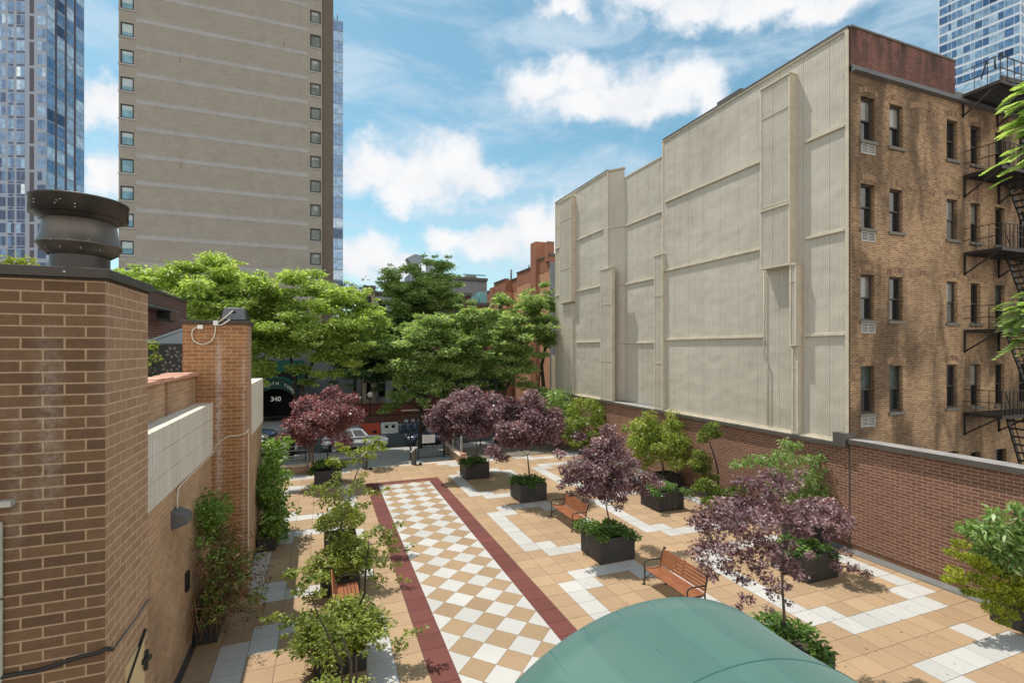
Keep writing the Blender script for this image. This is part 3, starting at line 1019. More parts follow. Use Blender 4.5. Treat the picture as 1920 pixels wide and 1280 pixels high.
mb = MB()
for x0, x1 in ((17.085, 19.9), (19.905, 22.9), (22.905, 34)):
    mb.face([(x0, YF - 0.16, 16.40), (x1, YF - 0.16, 16.40), (x1, YF - 0.021, 16.66), (x0, YF - 0.021, 16.66)], 0)
    mb.face([(x0, YF - 0.16, 16.40), (x0, YF, 16.37), (x1, YF, 16.37), (x1, YF - 0.16, 16.40)], 0)
    mb.face([(x0, YF - 0.16, 16.40), (x0, YF - 0.021, 16.66), (x0, YF, 16.37)], 0)
mb.build('cornice_flashing', simple('grey_metal_cornice', (0.16, 0.15, 0.145), 0.55, 0.3, 0.25, 2), tn)

# ------------------------------------------------------------------ fire escape
fe = thing('fire_escape', 'black iron fire escape zigzagging down the tan-brick front at the right edge', 'fire escape', (26, 11, 0))
PZ = [16.75, 13.62, 10.60, 7.58, 4.36]
for k, z in enumerate(PZ):
    x0, x1 = (23.35, 27.2) if k == 0 else (23.45, 30.5)
    y0, y1 = 10.65, YF - 0.03
    p = MB()
    for y in (y0, y1 - 0.05): p.box(x0, x1, y, y + 0.05, z - 0.12, z)
    for x in (x0, x1 - 0.05): p.box(x, x + 0.05, y0 + .051, y1 - .051, z - 0.12, z)
    n = 15
    for i in range(n): p.box(x0 + 0.05, x1 - 0.05, y0 + 0.09 + i * (y1 - y0 - 0.2) / (n - 1), y0 + 0.135 + i * (y1 - y0 - 0.2) / (n - 1), z - 0.045, z - 0.01)
    pl = p.build('platform', M['iron_brown'], fe)
    for xb in np.arange(x0 + 0.05, x1 + .01, 2.3):
        b = MB()
        b.bar((xb, YF - 0.03, z - 0.85), (xb, y0 + 0.15, z - 0.13), 0.05, 0.05); b.bar((xb, YF - 0.035, z - 0.9), (xb, YF - 0.035, z - 0.13), 0.06, 0.05)
        b.build('bracket', M['iron_brown'], pl)
    r = MB()
    for zz in (z + 0.45, z + 0.9):
        r.bar((x0, y0 + 0.02, zz), (x1, y0 + 0.02, zz), 0.025); r.bar((x0 + 0.02, y0, zz), (x0 + 0.02, y1, zz), 0.025)
    for x in np.arange(x0 + 0.02, x1, 0.45 if k == 0 else 0.26): r.bar((x, y0 + 0.02, z), (x, y0 + 0.02, z + 0.9), 0.026)
    for y in (y0 + .4, y0 + .8): r.bar((x0 + .02, y, z), (x0 + .02, y, z + .9), 0.018)
    r.build('railing', M['iron_brown'], fe)
for k in range(len(PZ)):
    z1 = PZ[k]; z0 = PZ[k + 1] if k + 1 < len(PZ) else 0.1
    s = MB()
    xa, xb = 25.15, 27.2
    ya, yb = 10.78, 11.32
    if k == 0: xa, xb = 25.9, 26.7
    for y in (ya, yb): s.bar((xa, y, z1), (xb, y, z0), 0.045, 0.17)
    nst = 13
    for i in range(1, nst):
        t = i / nst
        s.box(xa + (xb - xa) * t - 0.1, xa + (xb - xa) * t + 0.1, ya + .02, yb - .02, z1 + (z0 - z1) * t - 0.03, z1 + (z0 - z1) * t + 0.015)
    st = s.build('stair', M['iron_brown'], fe)
    hr = MB()
    for y in (ya, yb): hr.bar((xa, y, z1 + 0.8), (xb, y, z0 + 0.8), 0.028)
    for t in (0.15, 0.5, 0.85): hr.bar((xa + (xb - xa) * t, ya, z1 + (z0 - z1) * t), (xa + (xb - xa) * t, ya, z1 + (z0 - z1) * t + .8), 0.022)
    hr.build('handrail', M['iron_brown'], st)
mb = MB()
mb.bar((25.35, 10.66, 13.6), (25.35, 10.66, 17.0), 0.16, 0.10, up=(0, 1, 0)); mb.bar((23.5, 10.7, 16.86), (25.3, 10.66, 16.92), 0.05, 0.16)
mb.tube([(24.2, 11.2, 17.6), (24.25, 11.25, 18.1), (24.9, 11.8, 18.35), (26.2, 12.6, 18.3)], 0.03, 6)
mb.build('post', M['iron_brown'], fe)

# ------------------------------------------------------------------ brick building on the left with its two brick stacks
lb = thing('brick_building', 'low brown-brick building on the left with limestone band and two square brick stacks', 'building', (-3, 10, 0))
mb = MB()
mb.box(-6.0, -1.84, 5.57, 6.77, -0.2, 7.44, 0)
for i, f in enumerate(mb.f): pass
mb.m[3] = 1     # side face turned to the plaza, bounce light put into its paler brick
ch = mb.build('brick_stack', [M['ubrick'], M['ubrick_lit_side']], lb)
mb = MB()
mb.box(-6.05, -1.795, 5.525, 6.815, 7.445, 7.535); mb.box(-6.03, -1.815, 5.545, 6.795, 7.43, 7.444)
mb.build('cap', M['bronze_cap'], ch, bevel=0.006)
mb = MB()
for x in (-2.60, -2.12, -3.1): mb.lathe([(0.0, -0.012), (0.012, -0.008), (0.014, 0.0)], (x, 5.524, 7.49), 8, axis='y')
mb.build('rivet', M['chrome'], ch)
mb = MB(); mb.box(-3.42, -1.90, 15.40, 16.30, -0.2, 7.49); mb.m[3] = 1  # plaza side again gets the brick with bounce light in its colour
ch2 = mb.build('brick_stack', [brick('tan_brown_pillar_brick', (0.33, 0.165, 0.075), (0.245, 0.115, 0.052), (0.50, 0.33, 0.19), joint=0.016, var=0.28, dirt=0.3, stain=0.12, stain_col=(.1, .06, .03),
               stain_at=[(0, -2.58, 0.14, 0, 7.3, 0.75, (0.60, 0.56, 0.54)), (0, -1.98, 0.10, 0, 7.0, 0.5, (0.6, 0.52, 0.46))]), M['ubrick_lit_side']], lb)
mb = MB(); mb.box(-3.47, -1.85, 15.35, 16.35, 7.495, 7.59); mb.build('cap', M['bronze_cap'], ch2, bevel=0.006)
mb = MB()
mb.box(-3.2, -2.76, 6.771, 15.399, 0.12, 4.04); mb.box(-3.0, -2.05, 16.301, 20.45, 0.12, 4.15)
mb.build('brick_wall_face', M['ubrick_left'], lb)
mb = MB(); mb.box(-3.2, -2.745, 6.771, 15.399, -0.2, 0.119); mb.box(-3.0, -2.03, 16.301, 20.46, -0.2, 0.119); mb.build('base_flashing', simple('slate_base_flashing', (0.07, 0.075, 0.09), 0.6, 0.2), lb)
mb = MB()
ys = [6.772, 8.2, 10.35, 12.9, 15.398]
zs = [4.045, 4.50, 4.955, 5.38]
for i in range(4):
    for j in range(3):
        mb.box(-3.02, -2.715, ys[i] + 0.004, ys[i + 1] - 0.004, zs[j] + 0.004, zs[j + 1] - 0.004)
for i in range(4): mb.box(-3.12, -3.021, ys[i] + .002, ys[i + 1] - .002, 5.2, 5.374)
for a, b in ((16.305, 18.3), (18.308, 20.45)):
    for c, d in ((4.16, 4.93), (4.94, 5.75)): mb.box(-3.0, -2.0, a, b, c, d)
mb.build('stone_band', M['limestone'], lb, bevel=0.004)
mb = MB()
for y_, w_, z0_, z1_ in ((10.12, .05, 4.62, 5.22), (10.30, .07, 4.72, 5.24), (10.52, .05, 4.66, 5.2), (10.72, .04, 4.86, 5.22), (10.42, .02, 4.3, 4.6)): mb.box(-2.716, -2.713, y_, y_ + w_, z0_, z1_)
mb.build('white_drip', M['white_paint'], lb)
mb = MB(); mb.box(-3.015, -2.74, 6.773, 15.397, 4.05, 5.36); mb.build('joint_backing', simple('grey_panel_joint', (0.12, 0.12, 0.125), 0.8), lb)
mb = MB()
mb.box(-3.5, -3.125, 6.771, 12.6, 5.378, 6.10); mb.box(-3.5, -3.125, 12.85, 15.399, 5.378, 6.08); mb.box(-3.5, -3.2, 12.6, 12.85, 5.378, 6.05)
mb.build('parapet', M['ubrick_left'], lb)
mb = MB()
for k in range(14):
    y0 = 6.78 + k * 0.62
    mb.box(-3.62, -3.04, y0, min(y0 + 0.612, 15.395), 6.105, 6.20 + 0.02 * math.sin(k * 1.7))
mb.build('clay_coping', M['terracotta'], lb, bevel=0.02, seg=3)
mb = MB(); mb.box(-14, -3.51, 6.78, 30, 4.9, 5.3); mb.build('terrace', M['concrete'], lb)
mb = MB(); mb.box(-8.4, -6.45, 21.5, 29.8, 5.3, 9.2); mb.build('upper_storey', M['dark_brick'], lb)
mb = MB(); mb.box(-8.5, -6.40, 21.4, 29.87, 9.205, 9.32); mb.build('upper_coping', M['coping_dark'], lb)
mb = MB()
mb.box(-6.44, -5.95, 21.6, 26.3, 8.46, 8.50, 0); mb.box(-6.3, -6.0, 23.5, 25.6, 8.0, 8.06, 1)
mb.box(-6.44, -5.98, 24.9, 24.95, 8.02, 8.45, 1)
mb.build('window_hood', [M['roof_metal'], M['dark_metal']], lb)
mb = MB(); mb.box(-13, -3.8, 30.0, 30.3, -0.4, 4.6); mb.build('rear_wall', M['ubrick_left'], lb)
# the small pieces on the near stack
mb = MB()
zb = 0.1
for z0, z1 in ((0.4, 3.94), (3.95, 4.66), (4.67, 5.33)):
    mb.box(-3.3, -2.55, 5.535, 5.57, z0, z1)
mb.build('stone_panel', simple('mossy_stone_panel', (0.36, 0.355, 0.29), 0.85, var=0.2, scale=3), ch, bevel=0.02, seg=3)
mb = MB(); mb.box(-2.9, -2.475, 5.50, 5.569, 5.46, 5.51); mb.build('metal_bracket', M['ac'], ch)
mb = MB(); mb.box(-1.839, -1.825, 6.05, 6.60, 2.6, 3.62, 0); mb.bar((-1.82, 6.0, 3.42), (-1.82, 6.62, 3.70), 0.02, 0.03, 1); mb.bar((-1.82, 6.5, 3.40), (-1.80, 6.68, 3.36), 0.05, 0.05, 1); mb.bar((-1.80, 6.6, 3.48), (-1.80, 6.56, 3.28), 0.04, 0.03, 1)
mb.build('hatch', [simple('cream_hatch', (0.62, 0.47, 0.26), 0.6, var=.12), M['dark_metal']], ch)
mb = MB(); mb.box(-2.757, -2.70, 12.6, 12.8, 1.55, 1.95); mb.build('outlet_box', M['dark_metal'], lb)

wl = thing('wall_light', 'dark wedge-shaped wall light under the limestone band', 'wall light', (-2.7, 11.75, 3.4))
mb = MB()
mb.loft([[(-2.758, 11.55, 3.62), (-2.758, 11.55, 3.24), (-2.758, 11.98, 3.24), (-2.758, 11.98, 3.62)], [(-2.50, 11.58, 3.50), (-2.47, 11.58, 3.34), (-2.47, 11.95, 3.34), (-2.50, 11.95, 3.50)]])
mb.build('housing', M['grey_box'], wl, bevel=0.01)
mb = MB(); mb.face([(-2.745, 11.57, 3.238), (-2.745, 11.96, 3.238), (-2.475, 11.93, 3.335), (-2.475, 11.6, 3.335)][::-1]); mb.build('lens', M['lamp_glass'], wl)


def cable(name, label, pts, r, mat, cat='cable', n=6, sub=4):
    P = [Vector(p) for p in pts]
    out = []
    for i in range(len(P) - 1):
        p0, p1, p2, p3 = P[max(i - 1, 0)], P[i], P[i + 1], P[min(i + 2, len(P) - 1)]
        for s in range(sub):
            t = s / sub
            out.append(0.5 * ((2 * p1) + (p2 - p0) * t + (2 * p0 - 5 * p1 + 4 * p2 - p3) * t * t + (3 * p1 - p0 - 3 * p2 + p3) * t ** 3))
    out.append(P[-1])
    mb = MB(); mb.tube(out, r, n)
    return tag(mb.build(name, mat), label, cat)


cable('cable', 'black cable sagging across the front of the near brick stack', [(-3.0, 5.55, 3.93), (-2.54, 5.55, 4.0), (-2.3, 5.548, 4.0), (-2.05, 5.549, 4.05), (-1.9, 5.55, 4.06), (-1.825, 5.56, 4.08), (-1.825, 5.7, 3.99)], 0.017, M['cable_black'])
cable('cable', 'thin grey cable running up the side of the near brick stack', [(-1.826, 5.72, 3.98), (-1.828, 6.0, 3.97), (-1.828, 6.4, 3.96), (-1.828, 6.76, 3.97)], 0.008, M['grey_box'])
cable('cable', 'white cable running under the limestone band to the second stack', [(-2.70, 11.76, 3.6), (-2.70, 11.8, 3.95), (-2.70, 12.3, 4.02), (-2.70, 14.0, 4.03), (-2.69, 15.3, 4.05), (-2.66, 15.385, 4.2), (-2.4, 15.385, 4.42), (-2.1, 15.385, 4.46), (-1.92, 15.385, 4.52), (-1.88, 15.45, 4.6), (-1.885, 15.5, 4.3), (-1.885, 15.5, 2.0), (-1.885, 15.5, 0.1)], 0.016, M['cable_white'])
cable('cable', 'white cable looped below the floodlight on the second stack', [(-3.052, 15.37, 7.418), (-3.174, 15.37, 7.331), (-3.199, 15.37, 7.161), (-3.126, 15.37, 7.006), (-2.954, 15.37, 6.942), (-2.768, 15.37, 7.022), (-2.681, 15.37, 7.195), (-2.656, 15.37, 7.367), (-2.642, 15.36, 7.496), (-2.511, 15.33, 7.598), (-2.326, 15.36, 7.777), (-2.258, 15.42, 7.856)], 0.017, M['cable_white'])
cable('cable', 'short white cable rising to the floodlight from the junction plate', [(-2.629, 15.36, 7.468), (-2.513, 15.34, 7.469), (-2.399, 15.34, 7.543), (-2.316, 15.38, 7.619)], 0.02, M['cable_white'])
mb = MB(); mb.box(-3.071, -2.947, 15.34, 15.399, 7.350, 7.462)
tag(mb.build('junction_box', M['white_paint'], bevel=0.008), 'small white junction box on the second brick stack', 'box')
mb = MB(); mb.box(-2.701, -2.588, 15.31, 15.345, 7.453, 7.580)
tag(mb.build('junction_plate', M['white_paint'], bevel=0.006), 'white square plate clipped to the dark cap of the second stack', 'plate')
fl_ = thing('floodlight', 'dark grey box floodlight on top of the second brick stack', 'floodlight', (-2.6, 15.7, 7.6))
FX0, FX1, FZ = -2.531, -1.951, 7.955
mb = MB(); mb.loft([[(FX0, 15.42, 7.62), (FX1, 15.42, 7.62), (FX1, 15.9, 7.62), (FX0, 15.9, 7.62)], [(FX0 + .05, 15.55, FZ), (FX1 - .05, 15.55, FZ), (FX1 - .05, 15.85, FZ), (FX0 + .05, 15.85, FZ)]])
mb.build('housing', M['grey_box'], fl_, bevel=0.02)
mb = MB(); mb.bar((FX1 + .06, 15.7, 7.592), (FX1 + .01, 15.7, FZ - .08), 0.04); mb.bar((FX0 - .06, 15.7, 7.592), (FX0 - .01, 15.7, FZ - .08), 0.04); mb.bar((FX0 - .08, 15.7, 7.60), (FX1 + .08, 15.7, 7.60), 0.05, 0.02)
mb.build('yoke', M['dark_metal'], fl_)
mb = MB(); mb.lathe([(0.0, -0.03), (0.04, -0.03), (0.04, 0.0), (0.06, 0.02)], ((FX0 + FX1) / 2, 15.50, FZ - .12), 12, axis='y'); mb.build('cable_gland', M['dark_metal'], fl_)
# metal garden screen and its plant on the terrace
mb = MB(); mb.box(-4.85, -3.75, 17.5, 17.53, 5.4, 6.98)
tag(mb.build('garden_screen', M['dark_metal']), 'dark metal screen with cut-out flowers on the left terrace', 'screen')
scr = bpy.data.objects['garden_screen']
fm = MB()
rs = random.Random(2)
for cx_, cz_, rr in ((-4.55, 6.6, 0.16), (-4.15, 6.72, 0.2), (-4.25, 6.3, 0.2), (-3.9, 6.55, 0.15), (-4.65, 6.2, 0.12), (-3.92, 6.2, 0.16)):
    for k in range(7):
        a = k * 2 * math.pi / 7 + rs.random() * .3
        dx, dz = math.cos(a), math.sin(a)
        r0, r1, w = rr * .35, rr, rr * .17
        fm.face([(cx_ + dx * r0, 17.497, cz_ + dz * r0), (cx_ + dx * (r0 + r1) / 2 + dz * w, 17.497, cz_ + dz * (r0 + r1) / 2 - dx * w), (cx_ + dx * r1, 17.497, cz_ + dz * r1), (cx_ + dx * (r0 + r1) / 2 - dz * w, 17.497, cz_ + dz * (r0 + r1) / 2 + dx * w)])
fm.build('flower_cutout', M['sill'], scr)
mb = MB(); mb.bar((-5.0, 17.9, 7.0), (-3.7, 17.9, 7.55), 0.06, 0.05); mb.face([(-5.0, 17.95, 6.98), (-3.7, 17.95, 6.98), (-3.7, 17.95, 7.52)])
tag(mb.build('roof_hatch', M['roof_metal']), 'grey slanted hatch showing above the flower screen', 'hatch')

# roof ventilator on the near stack
rv = thing('roof_vent', 'brown metal mushroom ventilator standing on the near brick stack', 'roof vent', (-2.25, 6.2, 7.54))
vc = (-2.25, 6.2, 7.54)
mb = MB(); mb.lathe([(0.235, 0.0), (0.235, 0.40)], vc, 40); mb.lathe([(0.242, 0.185), (0.242, 0.205), (0.236, 0.206)], vc, 40); mb.build('stack_pipe', M['vent_dark'], rv)
mb = MB(); mb.lathe([(0.25, 0.19), (0.30, 0.225), (0.325, 0.285), (0.335, 0.29), (0.335, 0.305), (0.325, 0.31), (0.30, 0.42), (0.285, 0.55), (0.275, 0.56), (0.26, 0.44), (0.285, 0.33), (0.27, 0.25), (0.25, 0.20)], vc, 48)
mb.build('shroud', M['vent'], rv)
mb = MB(); mb.lathe([(0.29, 0.53), (0.345, 0.56), (0.348, 0.575), (0.385, 0.575), (0.385, 0.72), (0.392, 0.725), (0.392, 0.74), (0.38, 0.745), (0.0, 0.76)], vc, 56)
mb.lathe([(0.38, 0.577), (0.30, 0.57)], vc, 56)
mb.build('cap_band', M['vent_dark'], rv)
for a in (200, 236, 262, 290, 318, 345, 20, 70):
    mb = MB(); an = rad(a); mb.obox((vc[0] + .268 * math.cos(an), vc[1] + .268 * math.sin(an), vc[2] + 0.30), (math.cos(an), math.sin(an), 0), (-math.sin(an), math.cos(an), 0), (0, 0, 1), 0.04, 0.006, 0.08)
    mb.build('bracket', M['vent'], rv)
mb = MB()
for a, z in ((232, .63), (232, .66), (262, .62), (264, .645), (268, .66), (284, .60), (284, .63), (250, .29), (275, .30), (300, .31), (228, .30)):
    an = rad(a); r = 0.386 if z > .5 else .33
    mb.lathe([(0, 0.006), (0.006, 0.003), (0.007, -0.004)], (vc[0] + r * math.cos(an), vc[1] + r * math.sin(an), vc[2] + z), 6)
mb.build('rivet', M['ac'], rv)
# ------------------------------------------------------------------ brick apartment tower across the street
tw = thing('apartment_tower', 'tall grey-tan brick tower with a column of windows down each edge', 'tower', (-9, 61.5, 0))
TY = 61.5
rowz = [35.96 + 2.78 * k for k in range(-11, 7)]
hl = [(-19.06, -17.92, z, z + 1.42) for z in rowz]
hr_ = [(-1.18, -0.02, z, z + 1.42) for z in rowz]
mb = MB()
wall_grid(mb, 'y', TY, -19.2, 0.10, -0.4, 64, hl + hr_, 0.14, -1)
mb.box(-19.2, 1.33, TY + 0.3, 80, -0.4, 64, 0, skip='f')
mb.face([(-19.2, TY, -0.4), (-19.2, TY, 64), (-19.2, TY + .3, 64), (-19.2, TY + .3, -0.4)])
mb.build('brick_wall_face', M['tower_brick'], tw)
mb = MB(); mb.box(0.101, 1.33, TY + 0.10, TY + 0.35, -0.4, 64); mb.build('corner_strip', M['tower_dark'], tw)
mb = MB()
for z in rowz + [rowz[-1] + 2.78]:
    zb_ = z - 1.12
    mb.box(-17.75, -1.36, TY - 0.014, TY + 0.02, zb_, zb_ + 0.40)
    mb.box(-17.75, -1.36, TY - 0.028, TY + 0.02, zb_ + 0.402, zb_ + 0.46)
mb.build('soldier_band', M['tower_band'], tw)
mb = MB()
for z in rowz:
    mb.box(-19.25, -17.78, TY - 0.06, TY + 0.02, z - 0.17, z - 0.004); mb.box(-1.30, 0.06, TY - 0.05, TY + 0.02, z - 0.14, z - 0.004)
mb.box(-9.86, -9.84, TY - 0.012, TY + 0.01, 8, 64)
mb.build('sill_course', M['tower_band'], tw)
mb = MB()
for x, z, h_ in ((-13.9, 38.1, 1.0), (-13.85, 27.2, 1.4), (-3.9, 41.5, 0.8), (-8.5, 35.6, .5), (-10.5, 32.4, .5)): mb.box(x, x + 0.06, TY - 0.006, TY + 0.01, z - h_, z)
mb.build('rust_streak', simple('rust_streak', (0.17, 0.12, 0.08), 0.9, var=0.4, scale=8), tw)
rnd = random.Random(8)
blind = simple('window_blind', (0.42, 0.50, 0.52), 0.7, var=0.15)
for h_ in hl:
    w_ = window(tw, 'y', TY, *h_, -1, M['frame_dark'], [M['pane_teal']], 'plain', fw=0.11, depth=0.09)
    if rnd.random() < 0.75:
        k = rnd.uniform(0.25, 0.7)
        b = MB(); b.box(h_[0] + .12, h_[1] - .12, TY + 0.088, TY + 0.094, h_[3] - 0.12 - (1.2 * k), h_[3] - .12); b.build('blind', blind, w_)
for h_ in hr_:
    w_ = window(tw, 'y', TY, *h_, -1, M['frame_dark'], [M['pane_dim']], 'plain', fw=0.14, depth=0.09)
    if rnd.random() < 0.55:
        k = rnd.uniform(0.2, 0.6)
        b = MB(); b.box(h_[0] + .12 + rnd.uniform(0, .4), h_[1] - .12 - rnd.uniform(0, .3), TY + 0.088, TY + 0.094, h_[3] - 0.12 - (1.2 * k), h_[3] - .12); b.build('blind', M['pane_curtain'], w_)
# ground floor of the tower and its arched entrance awning
mb = MB(); mb.box(-24, 4.2, 58.2, 61.2, -0.4, 7.2); mb.build('podium', M['stucco_grey'], tw)

aw = thing('entrance_awning', 'dark green arched entrance awning lettered over a black doorway across the street', 'awning', (-3.6, 53.3, 0))
ax, aw_r, AZ = -4.15, 2.05, 2.1
mb = MB()
arc = [(ax + aw_r * math.cos(a), AZ + aw_r * 0.92 * math.sin(a)) for a in np.linspace(math.pi, 0, 20)]
for i in range(19):
    (xa, za), (xb, zb2) = arc[i], arc[i + 1]
    mb.face([(xa, 53.3, za), (xa, 58.2, za), (xb, 58.2, zb2), (xb, 53.3, zb2)], 0, True)
mb.build('canopy_cover', M['canvas_far'], aw)
mb = MB()   # valance on the front hoop: band between two arcs
arc2 = [(ax + (aw_r - .02) * math.cos(a), AZ - 0.02 + (aw_r - .02) * 0.92 * math.sin(a)) for a in np.linspace(math.pi, 0, 20)]
arc3 = [(ax + (aw_r - .02) * math.cos(a), AZ - 0.95 + (aw_r - .02) * 0.92 * math.sin(a)) for a in np.linspace(math.pi, 0, 20)]
for i in range(19): mb.face([(arc3[i][0], 53.28, arc3[i][1]), (arc3[i + 1][0], 53.28, arc3[i + 1][1]), (arc2[i + 1][0], 53.28, arc2[i + 1][1]), (arc2[i][0], 53.28, arc2[i][1])])
mb.build('valance', simple('black_green_valance', (0.010, 0.052, 0.040), 0.6), aw)
mb = MB(); mb.box(ax - aw_r, ax + aw_r, 57.9, 58.15, -0.2, 4.4)
for s in (-1, 1): mb.box(ax + s * aw_r - .03, ax + s * aw_r + .03, 53.3, 57.8, -0.2, AZ - 0.05)
mb.build('doorway', M['black_void'], aw)
mb = MB()
for s in (-1, 1): mb.tube([(ax + s * (aw_r - .05), 53.35, -0.2), (ax + s * (aw_r - .05), 53.35, AZ)], 0.045, 8)
mb.build('post', M['chrome'], aw)
mb = MB(); mb.box(ax - 2.6, ax - 1.80, 57.6, 58.1, 3.0, 5.7); mb.box(ax + 1.80, ax + 2.4, 57.6, 58.1, 3.0, 5.7); mb.box(ax - 2.6, ax + 2.4, 57.75, 58.12, 4.45, 5.7)
mb.build('green_surround', M['canvas_far'], aw)


def text_mesh(s, size, bold=0.0):
    cu = bpy.data.curves.new('lettering', 'FONT')
    cu.body = s; cu.size = size; cu.align_x = 'CENTER'; cu.offset = bold; cu.extrude = 0.004
    o = bpy.data.objects.new('lettering_tmp', cu)
    COL.objects.link(o)
    bpy.context.view_layer.update()
    dg = bpy.context.evaluated_depsgraph_get()
    me = bpy.data.meshes.new_from_object(o.evaluated_get(dg))
    v = [tuple(p.co) for p in me.vertices]; f = [tuple(p.vertices) for p in me.polygons]
    bpy.data.objects.remove(o); bpy.data.curves.remove(cu); bpy.data.meshes.remove(me)
    return v, f


def put_text(mb, s, size, origin, ux, uz, uy, bold=0.0):
    v, f = text_mesh(s, size, bold)
    base = len(mb.v)
    o_, ux, uz, uy = Vector(origin), Vector(ux), Vector(uz), Vector(uy)
    for x, y, z in v: mb.v.append(tuple(o_ + ux * x + uz * y + uy * z))
    for q in f: mb.f.append(tuple(base + k for k in q)); mb.m.append(0); mb.s.append(False)


mb = MB()
word = 'PLYMOUTH TOWER'
for k, c_ in enumerate(word):
    if c_ == ' ': continue
    a = math.pi * (0.90 - 0.80 * k / (len(word) - 1))
    r = aw_r - 0.30
    put_text(mb, c_, 0.36, (ax + r * math.cos(a), 53.27, AZ - 0.30 + r * 0.92 * math.sin(a)), (math.sin(a), 0, -math.cos(a)), (math.cos(a), 0, math.sin(a)), (0, -1, 0), 0.012)
put_text(mb, '340', 0.62, (ax + 0.05, 53.27, AZ - 0.28), (1, 0, 0), (0, 0, 1), (0, -1, 0), 0.016)
mb.build('lettering', simple('white_lettering', (0.72, 0.74, 0.70), 0.6, var=0.05), aw)


# ------------------------------------------------------------------ glass towers
def glass_tower(root, corner, bearing, width, ncols, floor_h, z0, z1, cols, mat_frame, pane_mats, rng, first=100, spandrel=None, parts=True, normal_side=1, zvis=(0, 1e9), uvis=(-1e9, 1e9)):
    """one facade: frame grid plus single panes. cols = list of (u0,u1) pane spans along the bearing"""
    d = Vector((math.sin(bearing), math.cos(bearing), 0))
    n = Vector((d.y, -d.x, 0)) * normal_side
    c = Vector((corner[0], corner[1], 0))
    def P(u, z, o=0.0): return tuple(c + d * u + n * o + Vector((0, 0, z)))
    panes = []
    z = z0
    while z < z1 - floor_h:
        for (u0, u1, za, zb_, kind) in cols:
            panes.append((u0, u1, z + za * floor_h, z + zb_ * floor_h, kind))
        z += floor_h
    return d, n, P, panes


def pane_box(mb, P, p, m=0):
    u0, u1, a, b, k = p
    f = [P(u0, a, .02), P(u1, a, .02), P(u1, b, .02), P(u0, b, .02)]
    e = [P(u0, a, -.05), P(u1, a, -.05), P(u1, b, -.05), P(u0, b, -.05)]
    i = len(mb.v); mb.v += f + e
    for q in ((0, 1, 2, 3), (0, 4, 5, 1), (3, 2, 6, 7), (1, 5, 6, 2), (0, 3, 7, 4)):
        mb.f.append(tuple(i + j for j in q)); mb.m.append(m); mb.s.append(False)


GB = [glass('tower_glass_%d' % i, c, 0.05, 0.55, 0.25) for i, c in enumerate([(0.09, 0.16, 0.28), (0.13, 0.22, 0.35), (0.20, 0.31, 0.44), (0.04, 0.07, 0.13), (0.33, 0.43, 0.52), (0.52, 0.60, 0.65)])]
FR_PALE = simple('pale_tower_frame', (0.30, 0.34, 0.41), 0.5, 0.2, 0.1, 0.3)
FR_WHITE = simple('white_tower_band', (0.62, 0.66, 0.72), 0.5, 0.1, 0.1, 0.3)
FR_DARK = simple('purple_grey_pier', (0.085, 0.075, 0.10), 0.55, 0.1, 0.15, 0.3)


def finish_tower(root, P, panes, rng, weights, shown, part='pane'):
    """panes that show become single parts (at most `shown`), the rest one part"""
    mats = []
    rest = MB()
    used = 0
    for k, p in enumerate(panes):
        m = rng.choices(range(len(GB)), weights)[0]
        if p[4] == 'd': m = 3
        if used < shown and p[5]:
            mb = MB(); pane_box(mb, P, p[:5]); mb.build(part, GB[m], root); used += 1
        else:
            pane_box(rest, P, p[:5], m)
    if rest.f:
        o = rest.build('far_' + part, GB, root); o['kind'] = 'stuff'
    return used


# left glass tower: front at bearing 107.3 deg running left from the corner, side at 17.3 deg
gl = thing('glass_tower', 'blue glass tower at the left edge of the picture with dark purple piers', 'tower', (-59.3, 146, 0))
cor = (-59.3, 146.0)
b1 = rad(107.3 - 180); b2 = rad(17.3)
FH = 3.0
d1 = Vector((math.sin(b1), math.cos(b1), 0)); d2 = Vector((math.sin(b2), math.cos(b2), 0))
mb = MB()
c0 = Vector((cor[0], cor[1], 0))
q = [c0, c0 + d1 * 18, c0 + d1 * 18 + d2 * 11, c0 + d2 * 11]
mb.loft([[tuple(v + Vector((0, 0, 0))) for v in q], [tuple(v + Vector((0, 0, 110))) for v in q]])
mb.build('curtain_wall', FR_PALE, gl)
rng = random.Random(21)
colsF = [(0.15, 0.95, .28, .96, 'g'), (1.0, 1.95, .28, .96, 'g'), (4.7, 5.55, .25, .96, 'g'), (5.65, 6.5, .25, .96, 'g'), (4.75, 6.5, .04, .19, 'd'), (7.0, 7.7, .25, .96, 'g'), (7.75, 8.45, .25, .96, 'g'), (7.2, 8.3, .04, .19, 'd'), (8.9, 9.7, .25, .96, 'g'), (9.75, 10.6, .25, .96, 'g')]
_, _, P1, pF = glass_tower(gl, cor, b1, 18, 0, FH, 12, 108, colsF, None, None, rng, normal_side=-1)
n_used = 0
pF = [p + (p[2] < 92 and p[2] > 20,) for p in pF]
colsS = [(0.2, 2.2, .05, .95, 'g'), (2.9, 5.0, .12, .95, 'g'), (5.7, 7.7, .12, .95, 'g'), (8.4, 10.8, .05, .95, 'g')]
_, nS, P2, pS = glass_tower(gl, cor, b2, 11, 0, FH, 12, 108, colsS, None, None, rng, normal_side=1)
pS = [p + (p[2] < 92 and p[2] > 30,) for p in pS]
pF.sort(key=lambda p: not p[5])
finish_tower(gl, P2, pS, rng, (1, 2, 5, .6, 5, 3), 50, 'side_pane')
